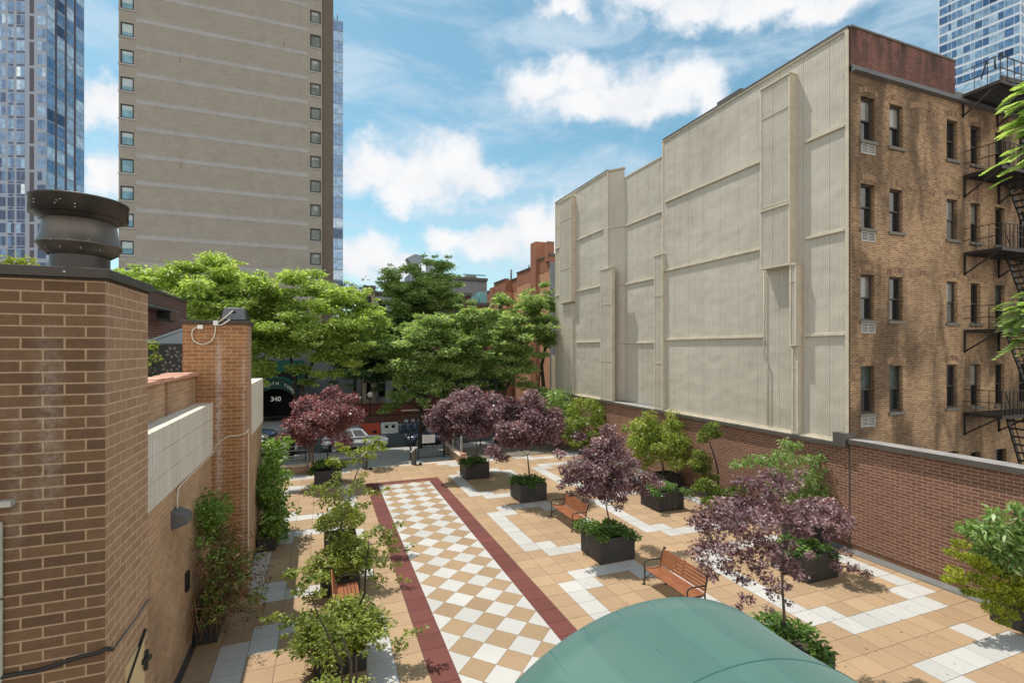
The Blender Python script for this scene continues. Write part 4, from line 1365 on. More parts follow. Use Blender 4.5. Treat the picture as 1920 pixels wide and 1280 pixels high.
# reflection of dark neighbours put into the glass colour of the lower front panes
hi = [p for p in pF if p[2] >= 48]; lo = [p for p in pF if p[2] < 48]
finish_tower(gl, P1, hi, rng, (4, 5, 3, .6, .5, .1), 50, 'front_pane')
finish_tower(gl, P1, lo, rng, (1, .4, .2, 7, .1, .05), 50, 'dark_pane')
mb = MB()
for u0, u1 in ((2.75, 4.0),):
    z = 12.0
    while z < 108:
        i = len(mb.v); mb.v += [P1(u0, z + .35, .06), P1(u1 - .35, z + .35, .06), P1(u1 - .35, z + 5.7, .06), P1(u0, z + 5.7, .06)]; mb.f.append((0 + i, 1 + i, 2 + i, 3 + i)); mb.m.append(0); mb.s.append(False); z += 6
for u0, u1 in ((2.35, 2.75), (5.15, 5.55), (7.85, 8.25)):
    i = len(mb.v); mb.v += [P2(u0, 0, .12), P2(u1, 0, .12), P2(u1, 110, .12), P2(u0, 110, .12), P2(u0, 0, -.1), P2(u0, 110, -.1), P2(u1, 0, -.1), P2(u1, 110, -.1)]
    for f_ in ((0, 1, 2, 3), (4, 0, 3, 5), (1, 6, 7, 2)): mb.f.append(tuple(i + k for k in f_)); mb.m.append(0); mb.s.append(False)
mb.build('pier', FR_DARK, gl)

# right glass tower behind the tenement
gr = thing('glass_tower', 'pale blue glass tower with white floor bands behind the old tenement roof', 'tower', (190, 82, 0))
cor = (190.0, 82.0)
b3 = rad(-11.3)
d3 = Vector((math.sin(b3), math.cos(b3), 0)); e3 = Vector((d3.y, -d3.x, 0))
mb = MB(); c0 = Vector((cor[0], cor[1], 0)); q = [c0, c0 + d3 * 19.2, c0 + d3 * 19.2 + e3 * 20, c0 + e3 * 20]
mb.loft([[tuple(v) for v in q], [tuple(v + Vector((0, 0, 130))) for v in q]])
mb.build('curtain_wall', FR_WHITE, gr)
edges = [0.25, 1.5, 3.6, 5.0, 6.9, 8.4, 10.2, 11.2, 13.0, 14.5, 15.8, 16.7, 18.9]
cols = [(edges[i] + .06, edges[i + 1] - .06, .06, .80, 'g') for i in range(12)]
_, _, P3, pR = glass_tower(gr, cor, b3, 19, 0, FH, 60, 129, cols, None, None, rng, normal_side=-1)
vis = [p + (p[2] > 92 and p[2] < 112,) for p in pR]
vis.sort(key=lambda p: not p[5])
finish_tower(gr, P3, vis, rng, (2, 3, 4, .3, 3, 3.5), 98, 'pane')
_, _, P4, pR2 = glass_tower(gr, cor, rad(78.7), 20, 0, FH, 60, 129, [(0.2 + 2 * i, 2.0 + 2 * i, .06, .8, 'g') for i in range(9)], None, None, rng, normal_side=1)
side = MB()
for p in pR2: pane_box(side, P4, p, rng.choices(range(6), (3, 3, 3, .5, 1, 1))[0])
o = side.build('far_side_pane', GB, gr); o['kind'] = 'stuff'

# slim glass tower showing beside the brick tower
gs = thing('glass_tower', 'slim bright blue glass tower peeping out beside the brick tower', 'tower', (4, 150, 0))
mb = MB(); mb.box(-4, 5.85, 150.1, 170, -0.4, 100.5); mb.build('curtain_wall', FR_PALE, gs)
rng = random.Random(4)
for k in range(30):
    z = 12 + 2.95 * k
    mb = MB()
    for a, b in ((1.5, 3.9), (3.95, 5.8)): mb.box(a, b, 150.02, 150.12, z, z + 2.6)
    mb.build('glass_band', GB[rng.choice((1, 1, 2, 0))] if z > 44 else GB[rng.choice((2, 4, 4, 3))], gs)
mb = MB(); mb.tube([(4.3, 151, 100.5), (4.3, 151, 103)], 0.15, 6); mb.tube([(3.6, 151, 100.5), (3.6, 151, 102)], 0.1, 6); mb.build('mast', FR_DARK, gs)


# ------------------------------------------------------------------ houses across the street
def house(label, x0, x1, y0, y1, h, mat, wins, roofs=(), frame='frame_dark', cornice=None, name='town_house', pane='pane'):
    t = thing(name, label, 'house', ((x0 + x1) / 2, y0, 0))
    mb = MB()
    wall_grid(mb, 'y', y0, x0, x1, -0.4, h, wins, 0.18, -1)
    mb.box(x0, x1, y0 + 0.25, y1, -0.4, h, 0, skip='f')
    mb.face([(x0, y0, -.4), (x0, y0, h), (x0, y0 + .25, h), (x0, y0 + .25, -.4)]); mb.face([(x1, y0, -.4), (x1, y0 + .25, -.4), (x1, y0 + .25, h), (x1, y0, h)]); mb.face([(x0, y0, h), (x1, y0, h), (x1, y0 + .25, h), (x0, y0 + .25, h)])
    mb.build('wall', mat, t)
    for w in wins: window(t, 'y', y0, *w, -1, M[frame], [M[pane]], 'sash', fw=0.09, depth=0.12, sill=M['sill'])
    mb = MB(); mb.box(x0 - 0.05, x1 + 0.05, y0 - 0.3, y0 + 0.3, h + 0.003, h + 0.35); mb.build('cornice', M[cornice or 'coping_dark'], t)
    for r in roofs:
        mb = MB(); mb.box(*r[:6]); mb.build(r[7], M[r[6]], t)
    return t


def wgrid(xs, w, zs, hh): return [(x, x + w, z, z + hh) for z in zs for x in xs]


house('pale grey-blue house with black arched windows showing between the street trees', 5.55, 9.6, 57, 70, 12.9, M['stucco_white'], wgrid([5.95, 7.55], 0.75, [1.6, 4.9, 8.0, 10.6], 1.75), [(8.6, 9.0, 59, 59.6, 12.9, 14.4, 'stucco_tan', 'chimney'), (7.2, 8.3, 60, 62, 12.9, 14.9, 'stucco_tan', 'roof_room')])
house('narrow tan house front with dark stripes beside the pale grey-blue house', 4.3, 5.5, 56.2, 69, 13.4, M['stucco_tan'], wgrid([4.6], 0.5, [1.5, 4.8, 8.1, 10.9], 1.7))
house('brown brick house hidden behind the middle street trees', 9.7, 16.8, 57.5, 70, 13.2, M['dark_brick'], wgrid([10.4, 12.6, 14.8], 1.0, [1.6, 4.9, 8.2, 10.6], 1.9), [(10.2, 12.4, 62, 66, 13.2, 16.2, 'roof_metal', 'roof_room')])
house('grey house with teal roof rail left of the red brick building', 14.6, 20.6, 63, 78, 15.9, M['stucco_grey'], wgrid([15.2, 17.2, 19.2], 0.9, [5, 8.2, 11.6], 1.9),
      [(17.4, 20.5, 63.2, 63.3, 16.6, 16.75, 'teal_metal', 'roof_rail'), (18.4, 19.6, 64.5, 67, 15.9, 16.9, 'stucco_grey', 'roof_room'), (15.0, 17.2, 64, 66, 15.9, 16.5, 'roof_metal', 'roof_box')])
house('dark red house front low behind the trees with pale sill and teal box', 16.9, 19.35, 58.5, 62.8, 12.2, M['far_red_dark'], wgrid([17.2, 18.3], 0.75, [2, 5.2, 8.6], 1.9), [(18.4, 19.3, 59, 61, 12.2, 14.0, 'teal_metal', 'roof_tank'), (17.1, 18.2, 59, 60.5, 12.2, 13.4, 'teal_metal', 'roof_box')])
# roof-top machinery standing above the far trees
rt = thing('rooftop_unit', 'grey tilted metal hood on legs above the tallest street tree', 'roof unit', (12.3, 70, 14))
mb = MB(); mb.loft([[(11.9, 70, 18.5), (13.6, 70, 19.3), (13.6, 72, 19.3), (11.9, 72, 18.5)], [(11.2, 70, 19.6), (12.3, 70, 20.2), (13.7, 70.5, 20.1), (11.2, 72, 19.6)]]); mb.build('hood', M['roof_metal'], rt)
mb = MB()
for x in (12.0, 13.3): mb.tube([(x, 71, 12.5), (x, 71, 19)], 0.08, 6)
mb.box(14.2, 14.9, 71, 72, 12.5, 19.6); mb.box(14.0, 17.2, 71.5, 73, 12.5, 17.9); mb.build('support', M['roof_metal'], rt)

# the red brick building: long side wall with stepped top, projecting bay and chimneys
rb = thing('brick_building', 'orange-red brick building with stepped roofline and chimneys left of the clad wall', 'building', (25, 60, 0))
XS = 24.6
segs = [(52.0, 57.0, 0.0, 17.6), (57.0, 62.2, 0.0, 17.0), (62.2, 64.6, 0.15, 16.4), (64.6, 69.5, -0.75, 16.5), (69.5, 75.5, 0.0, 15.9)]
mb = MB()
for y0, y1, off, h in segs:
    x = XS + off
    hs = h - 1.7
    mb.box(x, XS + 9, y0 + .002, y1 - .002, -0.4, hs, 0); mb.box(x - 0.02, XS + 9, y0 + .002, y1 - .002, hs + .002, h, 1)
mb.build('brick_wall_face', [M['far_red'], M['far_red_dark']], rb)
mb = MB()
for y0, y1, off, h in segs: mb.box(XS + off - 0.12, XS + off + 0.5, y0, y1, h + .003, h + 0.16)
mb.box(XS - .1, XS + 9, 51.9, 52.3, 17.61, 17.9)
mb.build('roof_coping', M['coping_dark'], rb)
for bx in ((XS - 0.35, XS + 0.9, 55.2, 56.8, -0.4, 19.9), (XS - 0.2, XS + 0.6, 52.05, 52.9, 17.0, 19.3), (XS - 0.25, XS + .1, 71.5, 73.2, 5, 16.3)):
    mb = MB(); mb.box(*bx); mb.build('chimney', M['far_red_dark'], rb)
mb = MB(); mb.box(XS - .02, XS + 6, 51.75, 51.98, -0.4, 16.9); mb.build('street_front', M['stucco_grey'], rb)
for z in (12.6, 8.8, 5.0):
    window(rb, 'x', XS - 0.77, 66.0, 67.2, z, z + 2.2, -1, M['frame_dark'], [M['pane']], 'sash', fw=0.1, depth=-0.02)
    window(rb, 'y', 51.74, 25.2, 26.0, z + 0.8, z + 2.9, -1, M['frame_dark'], [M['pane']], 'sash', fw=0.1, depth=-0.02)
mb = MB()
mb.tube([(XS + .6, 66, 16.5), (XS + .6, 66, 18.2)], 0.13, 8); mb.build('flue', M['grey_box'], rb)
mb = MB(); mb.tube([(XS + .8, 60, 17), (XS + .8, 60, 17.9)], 0.1, 8); mb.build('flue', M['grey_box'], rb)
house('low stone-coloured house front beside the clad wall behind the right street tree', 24.62, 33, 48.9, 51.6, 6.2, M['stucco_tan'], wgrid([25.4, 27.5, 29.6], 1.0, [0.9, 3.6], 1.8), cornice='sill')
# ------------------------------------------------------------------ helper: a direction seen from the camera, stopped at a given depth y
def at(px, py, y):
    t = (px - 960) / 932.81; s = -(py - 655.36) / 932.81
    C_, S_ = math.cos(YAW), math.sin(YAW)
    k = y / (-t * S_ + C_)
    return ((t * C_ + S_) * k, y, CAM_H + s * k)


# ------------------------------------------------------------------ green barrel canopy below the camera
cn = thing('entrance_canopy', 'large green canvas barrel canopy over the plaza entrance at the bottom edge', 'canopy', (3.67, 3, 0))
HX, HZ, HR = 3.67, 0.914, 2.875
mb = MB(); sh = []
angs = np.linspace(rad(18), rad(162), 64)
rnd = random.Random(3)
pan = [rnd.random() for _ in range(16)]
ys = [0.4, 0.9, 1.4, 1.9, 2.5, 3.1, 3.67, 4.2, 4.7, 5.0]
for j in range(len(ys) - 1):
    for i in range(63):
        a0, a1 = angs[i], angs[i + 1]
        def rr(a, y):
            k = (a - angs[0]) / (angs[-1] - angs[0]) * 16
            sag = 0.012 * math.sin(math.pi * (k % 1.0)) * 0
            # cloth pulls in a little between the hoops
            hoops = [0.4, 2.2, 3.67, 5.0]
            for h0, h1 in zip(hoops[:-1], hoops[1:]):
                if h0 <= y <= h1: sag += 0.03 * math.sin(math.pi * (y - h0) / (h1 - h0))
            return HR - sag
        pts = []
        for a, y in ((a0, ys[j]), (a1, ys[j]), (a1, ys[j + 1]), (a0, ys[j + 1])):
            r = rr(a, y); pts.append((HX + r * math.cos(a), y, HZ + r * math.sin(a)))
        mb.face(pts, 0, True); sh.append(pan[int(i / 63 * 16)])
for i in range(63):
    a0, a1 = angs[i], angs[i + 1]
    pts = [(HX + HR * math.cos(a0), 5.0, HZ + HR * math.sin(a0)), (HX + HR * math.cos(a1), 5.0, HZ + HR * math.sin(a1)), (HX + (HR - .25) * math.cos(a1), 5.0, HZ + (HR - .25) * math.sin(a1)), (HX + (HR - .25) * math.cos(a0), 5.0, HZ + (HR - .25) * math.sin(a0))]
    mb.face(pts, 0, True); sh.append(0.3)
o = mb.build('canopy_cover', M['canvas'], cn)
set_shade(o, sh)
bpy.context.view_layer.update()
import bmesh
bm = bmesh.new(); bm.from_mesh(o.data); bmesh.ops.remove_doubles(bm, verts=bm.verts, dist=0.0005); bm.to_mesh(o.data); bm.free()
seam = simple('dark_green_seam', (0.04, 0.15, 0.125), 0.6)
mb = MB()
for y in (3.67, 2.2):
    pts = [(HX + (HR + .002) * math.cos(a), y, HZ + (HR + .002) * math.sin(a)) for a in np.linspace(rad(18), rad(162), 60)]
    mb.tube(pts, 0.006, 5)
for k in range(1, 16):
    a = rad(18) + (rad(144)) * k / 16
    r = HR - 0.001
    mb.tube([(HX + (r - (0.03 * math.sin(math.pi * ((y - h0) / (h1 - h0))))) * math.cos(a), y, HZ + (r - (0.03 * math.sin(math.pi * ((y - h0) / (h1 - h0))))) * math.sin(a))
             for h0, h1 in ((0.4, 2.2), (2.2, 3.67), (3.67, 5.0)) for y in np.linspace(h0, h1, 7)[:-1]] + [(HX + HR * math.cos(a), 4.99, HZ + HR * math.sin(a))], 0.0042, 5)
mb.build('seam', seam, cn)
mb = MB(); mb.tube([(HX + (HR - .03) * math.cos(a), 4.98, HZ + (HR - .03) * math.sin(a)) for a in np.linspace(rad(18), rad(162), 40)], 0.025, 8); mb.build('hoop', M['grey_box'], cn)
for s in (-1, 1):
    mb = MB(); mb.tube([(HX + s * (HR - 0.25) * math.cos(rad(20)), 4.9, 0), (HX + s * (HR - .15) * math.cos(rad(20)), 4.95, HZ + HR * math.sin(rad(20)))], 0.04, 10); mb.build('post', M['grey_box'], cn)

# ------------------------------------------------------------------ planters
def make_planter(w, h, name='planter'):
    t = thing(name, None, 'planter', (0, 0, 0))
    mb = MB()
    a = w / 2; th = 0.04
    ring = lambda r, z: [(-r, -r, z), (r, -r, z), (r, r, z), (-r, r, z)]
    mb.loft([ring(a, 0.02), ring(a, h)], 0, cap=False)
    mb.loft([ring(a, h), ring(a - th, h)], 0, cap=False); mb.loft([ring(a - th, h), ring(a - th, h - 0.2)], 0, cap=False)
    mb.build('box', M['planter'], t)
    mb = MB(); mb.face([(-a + th, -a + th, h - 0.09), (a - th, -a + th, h - 0.09), (a - th, a - th, h - 0.09), (-a + th, a - th, h - 0.09)]); mb.build('soil', M['soil'], t)
    mb = MB(); mb.box(-a + .06, a - .06, -a + .06, a - .06, 0.0, 0.03); mb.build('foot', M['dark_metal'], t)
    return t


pl_big = make_planter(1.28, 0.78)
pl_small = make_planter(1.0, 0.62)
pl_low = make_planter(1.05, 0.42)
PLANTERS = [
    ('big', 7.70, 25.72, 'charcoal square planter nearest the gate holding a purple maple', ),
    ('big', 8.89, 21.08, 'charcoal square planter behind the far bench holding a purple maple'),
    ('big', 8.89, 14.32, 'charcoal square planter between the two right-hand benches'),
    ('big', 8.89, 7.56, 'charcoal square planter beside the green canopy holding the nearest purple maple'),
    ('big', 13.82, 17.84, 'charcoal planter with trailing leaves and no tall tree in the second row'),
    ('big', 13.82, 11.04, 'charcoal planter half hidden behind the nearest purple maple'),
    ('big', 0.32, 27.0, 'charcoal planter left of the plaza entrance under the reddish maple'),
    ('low', 0.62, 18.2, 'charcoal planter under the lime-green tree left of the diamond paving'),
    ('low', 0.50, 15.1, 'charcoal planter beyond the left bench under an olive-green bush'),
    ('low', 0.38, 11.5, 'charcoal planter on the near side of the left bench'),
    ('low', 0.40, 8.75, 'charcoal planter closest to the camera on the left'),
    ('small', 16.2, 28.2, 'small charcoal planter at the far end of the brick wall'),
    ('small', 16.2, 20.5, 'small charcoal planter by the brick wall under the broad yellow-green tree'),
    ('small', 16.15, 17.0, 'small charcoal planter by the brick wall holding a cloud-pruned conifer'),
    ('small', 16.15, 12.9, 'small charcoal planter by the brick wall behind the nearest purple maple'),
    ('small', 16.25, 6.9, 'small charcoal planter at the right edge under golden conifer pads'),
    ('small', -2.49, 13.75, 'small black planter against the left building under the dry vine'),
    ('small', -1.72, 19.8, 'small black planter against the left building under the ivy'),
]
used = {'big': False, 'small': False, 'low': False}
for kind, x, y, lab in PLANTERS:
    src = {'big': pl_big, 'small': pl_small, 'low': pl_low}[kind]
    o = src if not used[kind] else copy_tree(src)
    used[kind] = True
    o.location = (x, y, 0); o['label'] = lab; o['group'] = 'charcoal planters on the plaza'
    if x < -1: o.scale = (0.46 if y < 15 else .55, 1.0 if y < 15 else 2.4, 1.0 if y < 15 else .8)


# ------------------------------------------------------------------ benches
def make_bench():
    t = thing('bench', None, 'bench', (0, 0, 0))
    L = 1.86
    # local: seat faces -x, length along y
    for k, (x, z) in enumerate(((-0.27, .455), (-0.175, .448), (-0.08, .442), (0.015, .440), (0.11, .445), (0.195, .455))):
        mb = MB(); mb.box(x - 0.042, x + 0.042, -L / 2, L / 2, z - .016, z + .016); mb.build('seat_slat', M['wood'], t, bevel=0.005)
    for k in range(5):
        z = 0.54 + k * 0.088; x = 0.245 + k * 0.026
        mb = MB(); mb.obox((x, 0, z), (0.96, 0, -0.28), (0, 1, 0), (0.28, 0, 0.96), 0.014, L / 2, 0.038); mb.build('back_slat', M['wood'], t, bevel=0.005)
    for s in (-1, 1):
        y = s * (L / 2 - 0.02)
        mb = MB()
        mb.tube([(-0.34, y, 0.0), (-0.30, y, 0.2), (-0.30, y, 0.44), (-0.33, y, 0.58), (-0.29, y, 0.66), (-0.18, y, 0.685), (0.12, y, 0.67), (0.28, y, 0.66)], 0.02, 8)
        mb.tube([(0.36, y, 0.0), (0.27, y, 0.22), (0.24, y, 0.44), (0.28, y, 0.66), (0.36, y, 0.94), (0.40, y, 0.965)], 0.024, 8)
        mb.tube([(-0.30, y, 0.43), (-0.1, y, 0.40), (0.1, y, 0.40), (0.24, y, 0.44)], 0.022, 8)
        mb.tube([(-0.30, y, 0.16), (-0.1, y, 0.26), (0.1, y, 0.26), (0.28, y, 0.17)], 0.013, 6)
        mb.lathe([(0, -.03), (.035, -.03), (.035, .03), (0, .03)], (0.395, y, 0.955), 12, axis='y')
        mb.box(-0.38, -0.29, y - .03, y + .03, 0, 0.02); mb.box(0.31, 0.42, y - .03, y + .03, 0, 0.02)
        mb.build('end_frame', M['iron_brown'], t)
    mb = MB()
    mb.box(-0.3, 0.24, -0.03, 0.03, 0.38, 0.42); mb.obox((0.318, 0, 0.715), (0.96, 0, -0.28), (0, 1, 0), (0.28, 0, 0.96), 0.012, .03, .23)
    mb.tube([(-.02, -L / 2, .25), (-.02, L / 2, .25)], 0.014, 8)
    mb.build('centre_brace', M['iron_brown'], t)
    return t


bn = make_bench()
BENCH = [((9.08, 17.45), 0, 'wooden bench with black arms standing between the two mid-plaza planters further from the camera'),
         ((9.08, 11.20), 0, 'wooden bench with black arms right behind the green canopy'),
         ((0.62, 13.30), math.pi, 'wooden bench mostly hidden by bushes left of the diamond paving')]
for k, ((x, y), rz, lab) in enumerate(BENCH):
    o = bn if k == 0 else copy_tree(bn)
    o.location = (x, y, 0.002); o.rotation_euler.z = rz; o['label'] = lab; o['group'] = 'wooden slatted benches'


# ------------------------------------------------------------------ leaves
class Leaves:
    def __init__(self, seed):
        self.r = np.random.default_rng(seed); self.q = []; self.s = []

    def clump(self, c, rad_, n, size, asp=0.5, flat=0.6, up=0.7, droop=0.2, shade=0.5, var=0.35, lobes=1, hollow=0.3, fold=0.12):
        r = self.r
        n = int(n)
        if n < 1: return
        v = r.normal(size=(n, 3)); v /= np.linalg.norm(v, axis=1)[:, None] + 1e-9
        d = (hollow + (1 - hollow) * r.random(n) ** 0.5)
        rr = np.array(rad_ if hasattr(rad_, '__len__') else (rad_, rad_, rad_ * flat))
        off = v * d[:, None] * rr * (0.75 + 0.5 * r.random((n, 1)))
        P = np.array(c) + off
        out = off / (np.linalg.norm(off, axis=1)[:, None] + 1e-9)
        h = out * np.array([1, 1, 0.35]) + r.normal(size=(n, 3)) * 0.7
        h[:, 2] = h[:, 2] * 0.5 - droop
        h /= np.linalg.norm(h, axis=1)[:, None] + 1e-9
        nn = np.array([0, 0, 1.0]) * up + out * (1 - up) * 0.8 + r.normal(size=(n, 3)) * 0.45
        nn -= h * np.sum(nn * h, axis=1)[:, None]
        nn /= np.linalg.norm(nn, axis=1)[:, None] + 1e-9
        side = np.cross(h, nn)
        sz = size * (0.65 + 0.7 * r.random(n))
        sh = np.clip(shade + var * (r.random(n) - 0.5) * 2, 0, 1)
        angs = [0.0] if lobes == 1 else ([-0.75, 0.0, 0.75] if lobes == 3 else list(np.linspace(-1.2, 1.2, lobes)))
        for a in angs:
            hh = h * math.cos(a) + side * math.sin(a); ss = side * math.cos(a) - h * math.sin(a)
            k = sz * (1.0 if abs(a) < .1 else 0.82)
            L = hh * k[:, None]; W = ss * (k * asp / 2)[:, None]; F = nn * (k * fold)[:, None]
            self.q.append(np.stack([P, P + L * 0.42 + W + F, P + L, P + L * 0.42 - W + F], axis=1))
            self.s.append(sh)

    def frond(self, p, d, n, length, lw, ll, shade=0.6, droop=0.3):
        """a pinnate compound leaf"""
        r = self.r
        d = np.array(d, float); d /= np.linalg.norm(d)
        sd = np.cross(d, [0, 0, 1.0]); sd /= np.linalg.norm(sd) + 1e-9
        for k in range(n):
            t = (k + 0.6) / n
            c = np.array(p) + d * length * t + np.array([0, 0, -droop * length * t * t])
            for s in (-1, 1):
                L = (sd * s * 0.95 + d * 0.35 + np.array([0, 0, -.15])) * ll * (1 - 0.45 * abs(t - 0.4))
                W = d * lw / 2
                self.q.append(np.array([[c, c + L * .45 + W, c + L, c + L * .45 - W]])); self.s.append(np.array([np.clip(shade + (r.random() - .5) * .5, 0, 1)]))

    def build(self, name, mat, parent=None):
        q = np.concatenate(self.q); s = np.concatenate(self.s)
        org = np.array(ORIGIN[parent.name]) if parent is not None else np.zeros(3)
        n = len(q)
        me = bpy.data.meshes.new(name)
        me.vertices.add(n * 4); me.loops.add(n * 4); me.polygons.add(n)
        me.vertices.foreach_set('co', (q.reshape(-1, 3) - org).astype(np.float32).ravel())
        me.loops.foreach_set('vertex_index', np.arange(n * 4, dtype=np.int32))
        me.polygons.foreach_set('loop_start', np.arange(0, n * 4, 4, dtype=np.int32))
        me.polygons.foreach_set('loop_total', np.full(n, 4, dtype=np.int32))
        me.update(calc_edges=True)
        me.materials.append(mat)
        a = me.attributes.new('shade', 'FLOAT', 'FACE'); a.data.foreach_set('value', s.astype(np.float32))
        o = bpy.data.objects.new(name, me); COL.objects.link(o)
        if parent is not None: o.parent = parent; ORIGIN[o.name] = Vector(org)
        return o


def branch_path(p, q, rng, sag=0.12, n=5):
    p, q = np.array(p, float), np.array(q, float)
    L = np.linalg.norm(q - p)
    mid = (p + q) / 2 + np.array([0, 0, -sag * L]) * (1 if q[2] > p[2] else -0.5) + rng.normal(size=3) * 0.05 * L
    return [tuple((1 - t) ** 2 * p + 2 * t * (1 - t) * mid + t * t * q) for t in np.linspace(0, 1, n)]


def tree(name, label, cat, base, trunk, clumps, leaf, mat, bark, tr, seed, group=None, limbs=None, trunks=None, extra=None, twig=0.35):
    """trunk: list of points from base upward; clumps: (centre, radius); leaf: kwargs of Leaves.clump + per (leaves per unit)"""
    t = thing(name, label, cat, base, group)
    rng = np.random.default_rng(seed)
    mb = MB()
    T = [np.array(p, float) for p in trunk]
    rads = [tr * (1 - 0.55 * i / max(1, len(T) - 1)) for i in range(len(T))]
    mb.tube([tuple(p) for p in T], rads, 10)
    for tk in (trunks or []): mb.tube(tk, [tr * .7 * (1 - 0.6 * i / (len(tk) - 1)) for i in range(len(tk))], 8)
    allT = [(p, r) for p, r in zip(T[len(T) // 2:], rads[len(T) // 2:])]
    # limbs reach for the clumps; later limbs may leave from earlier ones
    nodes = [(T[-1], rads[-1])] + [(p, r) for p, r in zip(T[len(T) // 2:-1], rads[len(T) // 2:-1])]
    for tk in (trunks or []): nodes.append((np.array(tk[-1], float), tr * .28))
    order = sorted(range(len(clumps)), key=lambda i: np.linalg.norm(np.array(clumps[i][0]) - T[-1]))
    for i in order[: (limbs or len(clumps))]:
        c = np.array(clumps[i][0], float)
        best = min(nodes, key=lambda nd: np.linalg.norm(nd[0] - c) + (0.6 if nd[0][2] > c[2] + 0.1 else 0) + (0.0 if nd[1] > tr * .12 else 0.3))
        r0 = max(best[1] * 0.62, tr * 0.07)
        path = branch_path(best[0], c, rng)
        mb.tube(path, [r0 * (1 - 0.75 * k / (len(path) - 1)) for k in range(len(path))], 6, cap=False)
        nodes.append((np.array(path[2]), r0 * .75)); nodes.append((c, r0 * 0.35))
    mb.build('trunk', bark, t)
    lf = Leaves(seed + 1)
    kw = dict(leaf); per = kw.pop('per')
    for c, r in clumps:
        r3 = np.mean(r) if hasattr(r, '__len__') else r
        lf.clump(c, r, per * r3 * r3, shade=float(np.clip(rng.normal(0.5, 0.13), 0.1, 0.9)), **kw)
    if extra: extra(lf)
    lf.build('crown', mat, t)
    return t


def ball(center, radii, n, seed, rc=(0.35, 0.55), shell=0.45, low=-0.75, noise=0.25):
    rng = np.random.default_rng(seed)
    out = []
    while len(out) < n:
        v = rng.normal(size=3); v /= np.linalg.norm(v)
        if v[2] < low: continue
        k = shell + (1 - shell) * rng.random() ** 0.6
        k *= 1 + noise * (rng.random() - 0.5)
        p = np.array(center) + v * np.array(radii) * k
        out.append((tuple(p), rng.uniform(*rc)))
    return out


# ------------------------------------------------------------------ purple maples
MAPLE = dict(per=1000, size=0.115, asp=0.36, flat=0.7, up=0.42, droop=0.32, var=0.42, lobes=3, hollow=0.1, fold=0.1)
GM = 'purple-leaved maples in planters'
tree('maple_tree', 'reddish purple maple left of the plaza gate in front of the parked silver car', 'tree', (0.32, 27.0, 0.7),
     [(0.32, 27.0, 0.68), (0.3, 27.02, 1.3), (0.36, 27.0, 1.95)],
     ball((0.25, 27.0, 3.15), (1.75, 1.6, 1.45), 52, 1, (0.36, 0.58), 0.35) + [((-1.55, 26.9, 2.55), 0.4), ((-1.85, 26.9, 2.45), 0.3), ((1.5, 27, 4.3), .4), ((0.5, 27, 4.75), .35), ((1.75, 27, 3.4), .4)],
     dict(MAPLE, per=1900, size=.105), M['lf_maple_red'], M['bark_dark'], 0.055, 100, GM)
tree('maple_tree', 'purple maple in the planter nearest the gate on its right', 'tree', (7.7, 25.72, 0.7),
     [(7.8, 25.72, 0.68), (7.84, 25.7, 1.3), (7.8, 25.72, 2.0)],
     ball((7.45, 25.75, 3.2), (1.95, 1.6, 1.3), 58, 2, (0.38, 0.58), 0.35) + [((5.75, 25.7, 3.6), .45), ((5.7, 25.7, 2.9), .4), ((6.2, 25.7, 2.2), .4), ((7.6, 25.7, 4.65), .4)],
     dict(MAPLE, per=1900, size=.105), M['lf_maple'], M['bark'], 0.05, 110, GM)
tree('maple_tree', 'purple maple in front of the far end of the brick wall behind the far bench', 'tree', (8.89, 21.08, 0.7),
     [(8.98, 21.08, 0.68), (8.92, 21.08, 1.3), (8.86, 21.1, 1.95)],
     ball((8.85, 21.1, 3.3), (1.7, 1.5, 1.35), 56, 3, (0.34, 0.54), 0.35) + [((7.2, 21, 2.3), .42), ((7.55, 21, 2.0), .35), ((10.4, 21, 2.5), .4), ((10.3, 21.1, 3.6), .4), ((9.0, 21, 4.8), .35)],
     dict(MAPLE, per=2000, size=.10), M['lf_maple'], M['bark'], 0.05, 120, GM)
tree('maple_tree', 'umbrella-shaped purple maple in the planter between the two right-hand benches', 'tree', (8.89, 14.32, 0.7),
     [(9.0, 14.32, 0.68), (8.94, 14.32, 1.2), (8.86, 14.34, 1.62)],
     [(at(px, py, yy), r * 1.12) for px, py, yy, r in [
         (1140, 805, 14.3, .26), (1155, 825, 14.4, .3), (1125, 828, 14.2, .28), (1085, 818, 14.5, .22), (1165, 850, 14.3, .34), (1110, 850, 14.5, .34), (1135, 855, 13.9, .32), (1185, 868, 14.4, .3),
         (1085, 868, 14.2, .32), (1065, 880, 14.6, .28), (1120, 880, 13.9, .36), (1155, 882, 14.0, .36), (1180, 890, 14.6, .32), (1195, 905, 14.2, .3), (1100, 895, 14.6, .34), (1075, 895, 14.1, .26),
         (1062, 903, 14.4, .2), (1130, 905, 14.9, .36), (1150, 915, 13.7, .36), (1105, 918, 13.8, .34), (1175, 915, 14.9, .32), (1090, 920, 14.5, .2), (1120, 925, 14.9, .22), (1072, 925, 14.0, .12),
         (1215, 895, 14.3, .26), (1232, 905, 14.3, .22), (1205, 920, 14.4, .22), (1165, 935, 14.2, .2), (1160, 950, 14.2, .14), (1140, 930, 14.2, .3), (1098, 938, 14.2, .1), (1050, 850, 14.3, .18), (1050, 912, 14.3, .1)]] + ball(at(1128, 895, 14.3), (1.05, 0.9, 0.5), 20, 61, (.16, .28), .2, -.8) + ball(at(1140, 850, 14.3), (.5, .5, .45), 8, 62, (.18, .26), .1),
     dict(MAPLE, per=3600, size=.072), M['lf_maple'], M['bark'], 0.042, 130, GM)
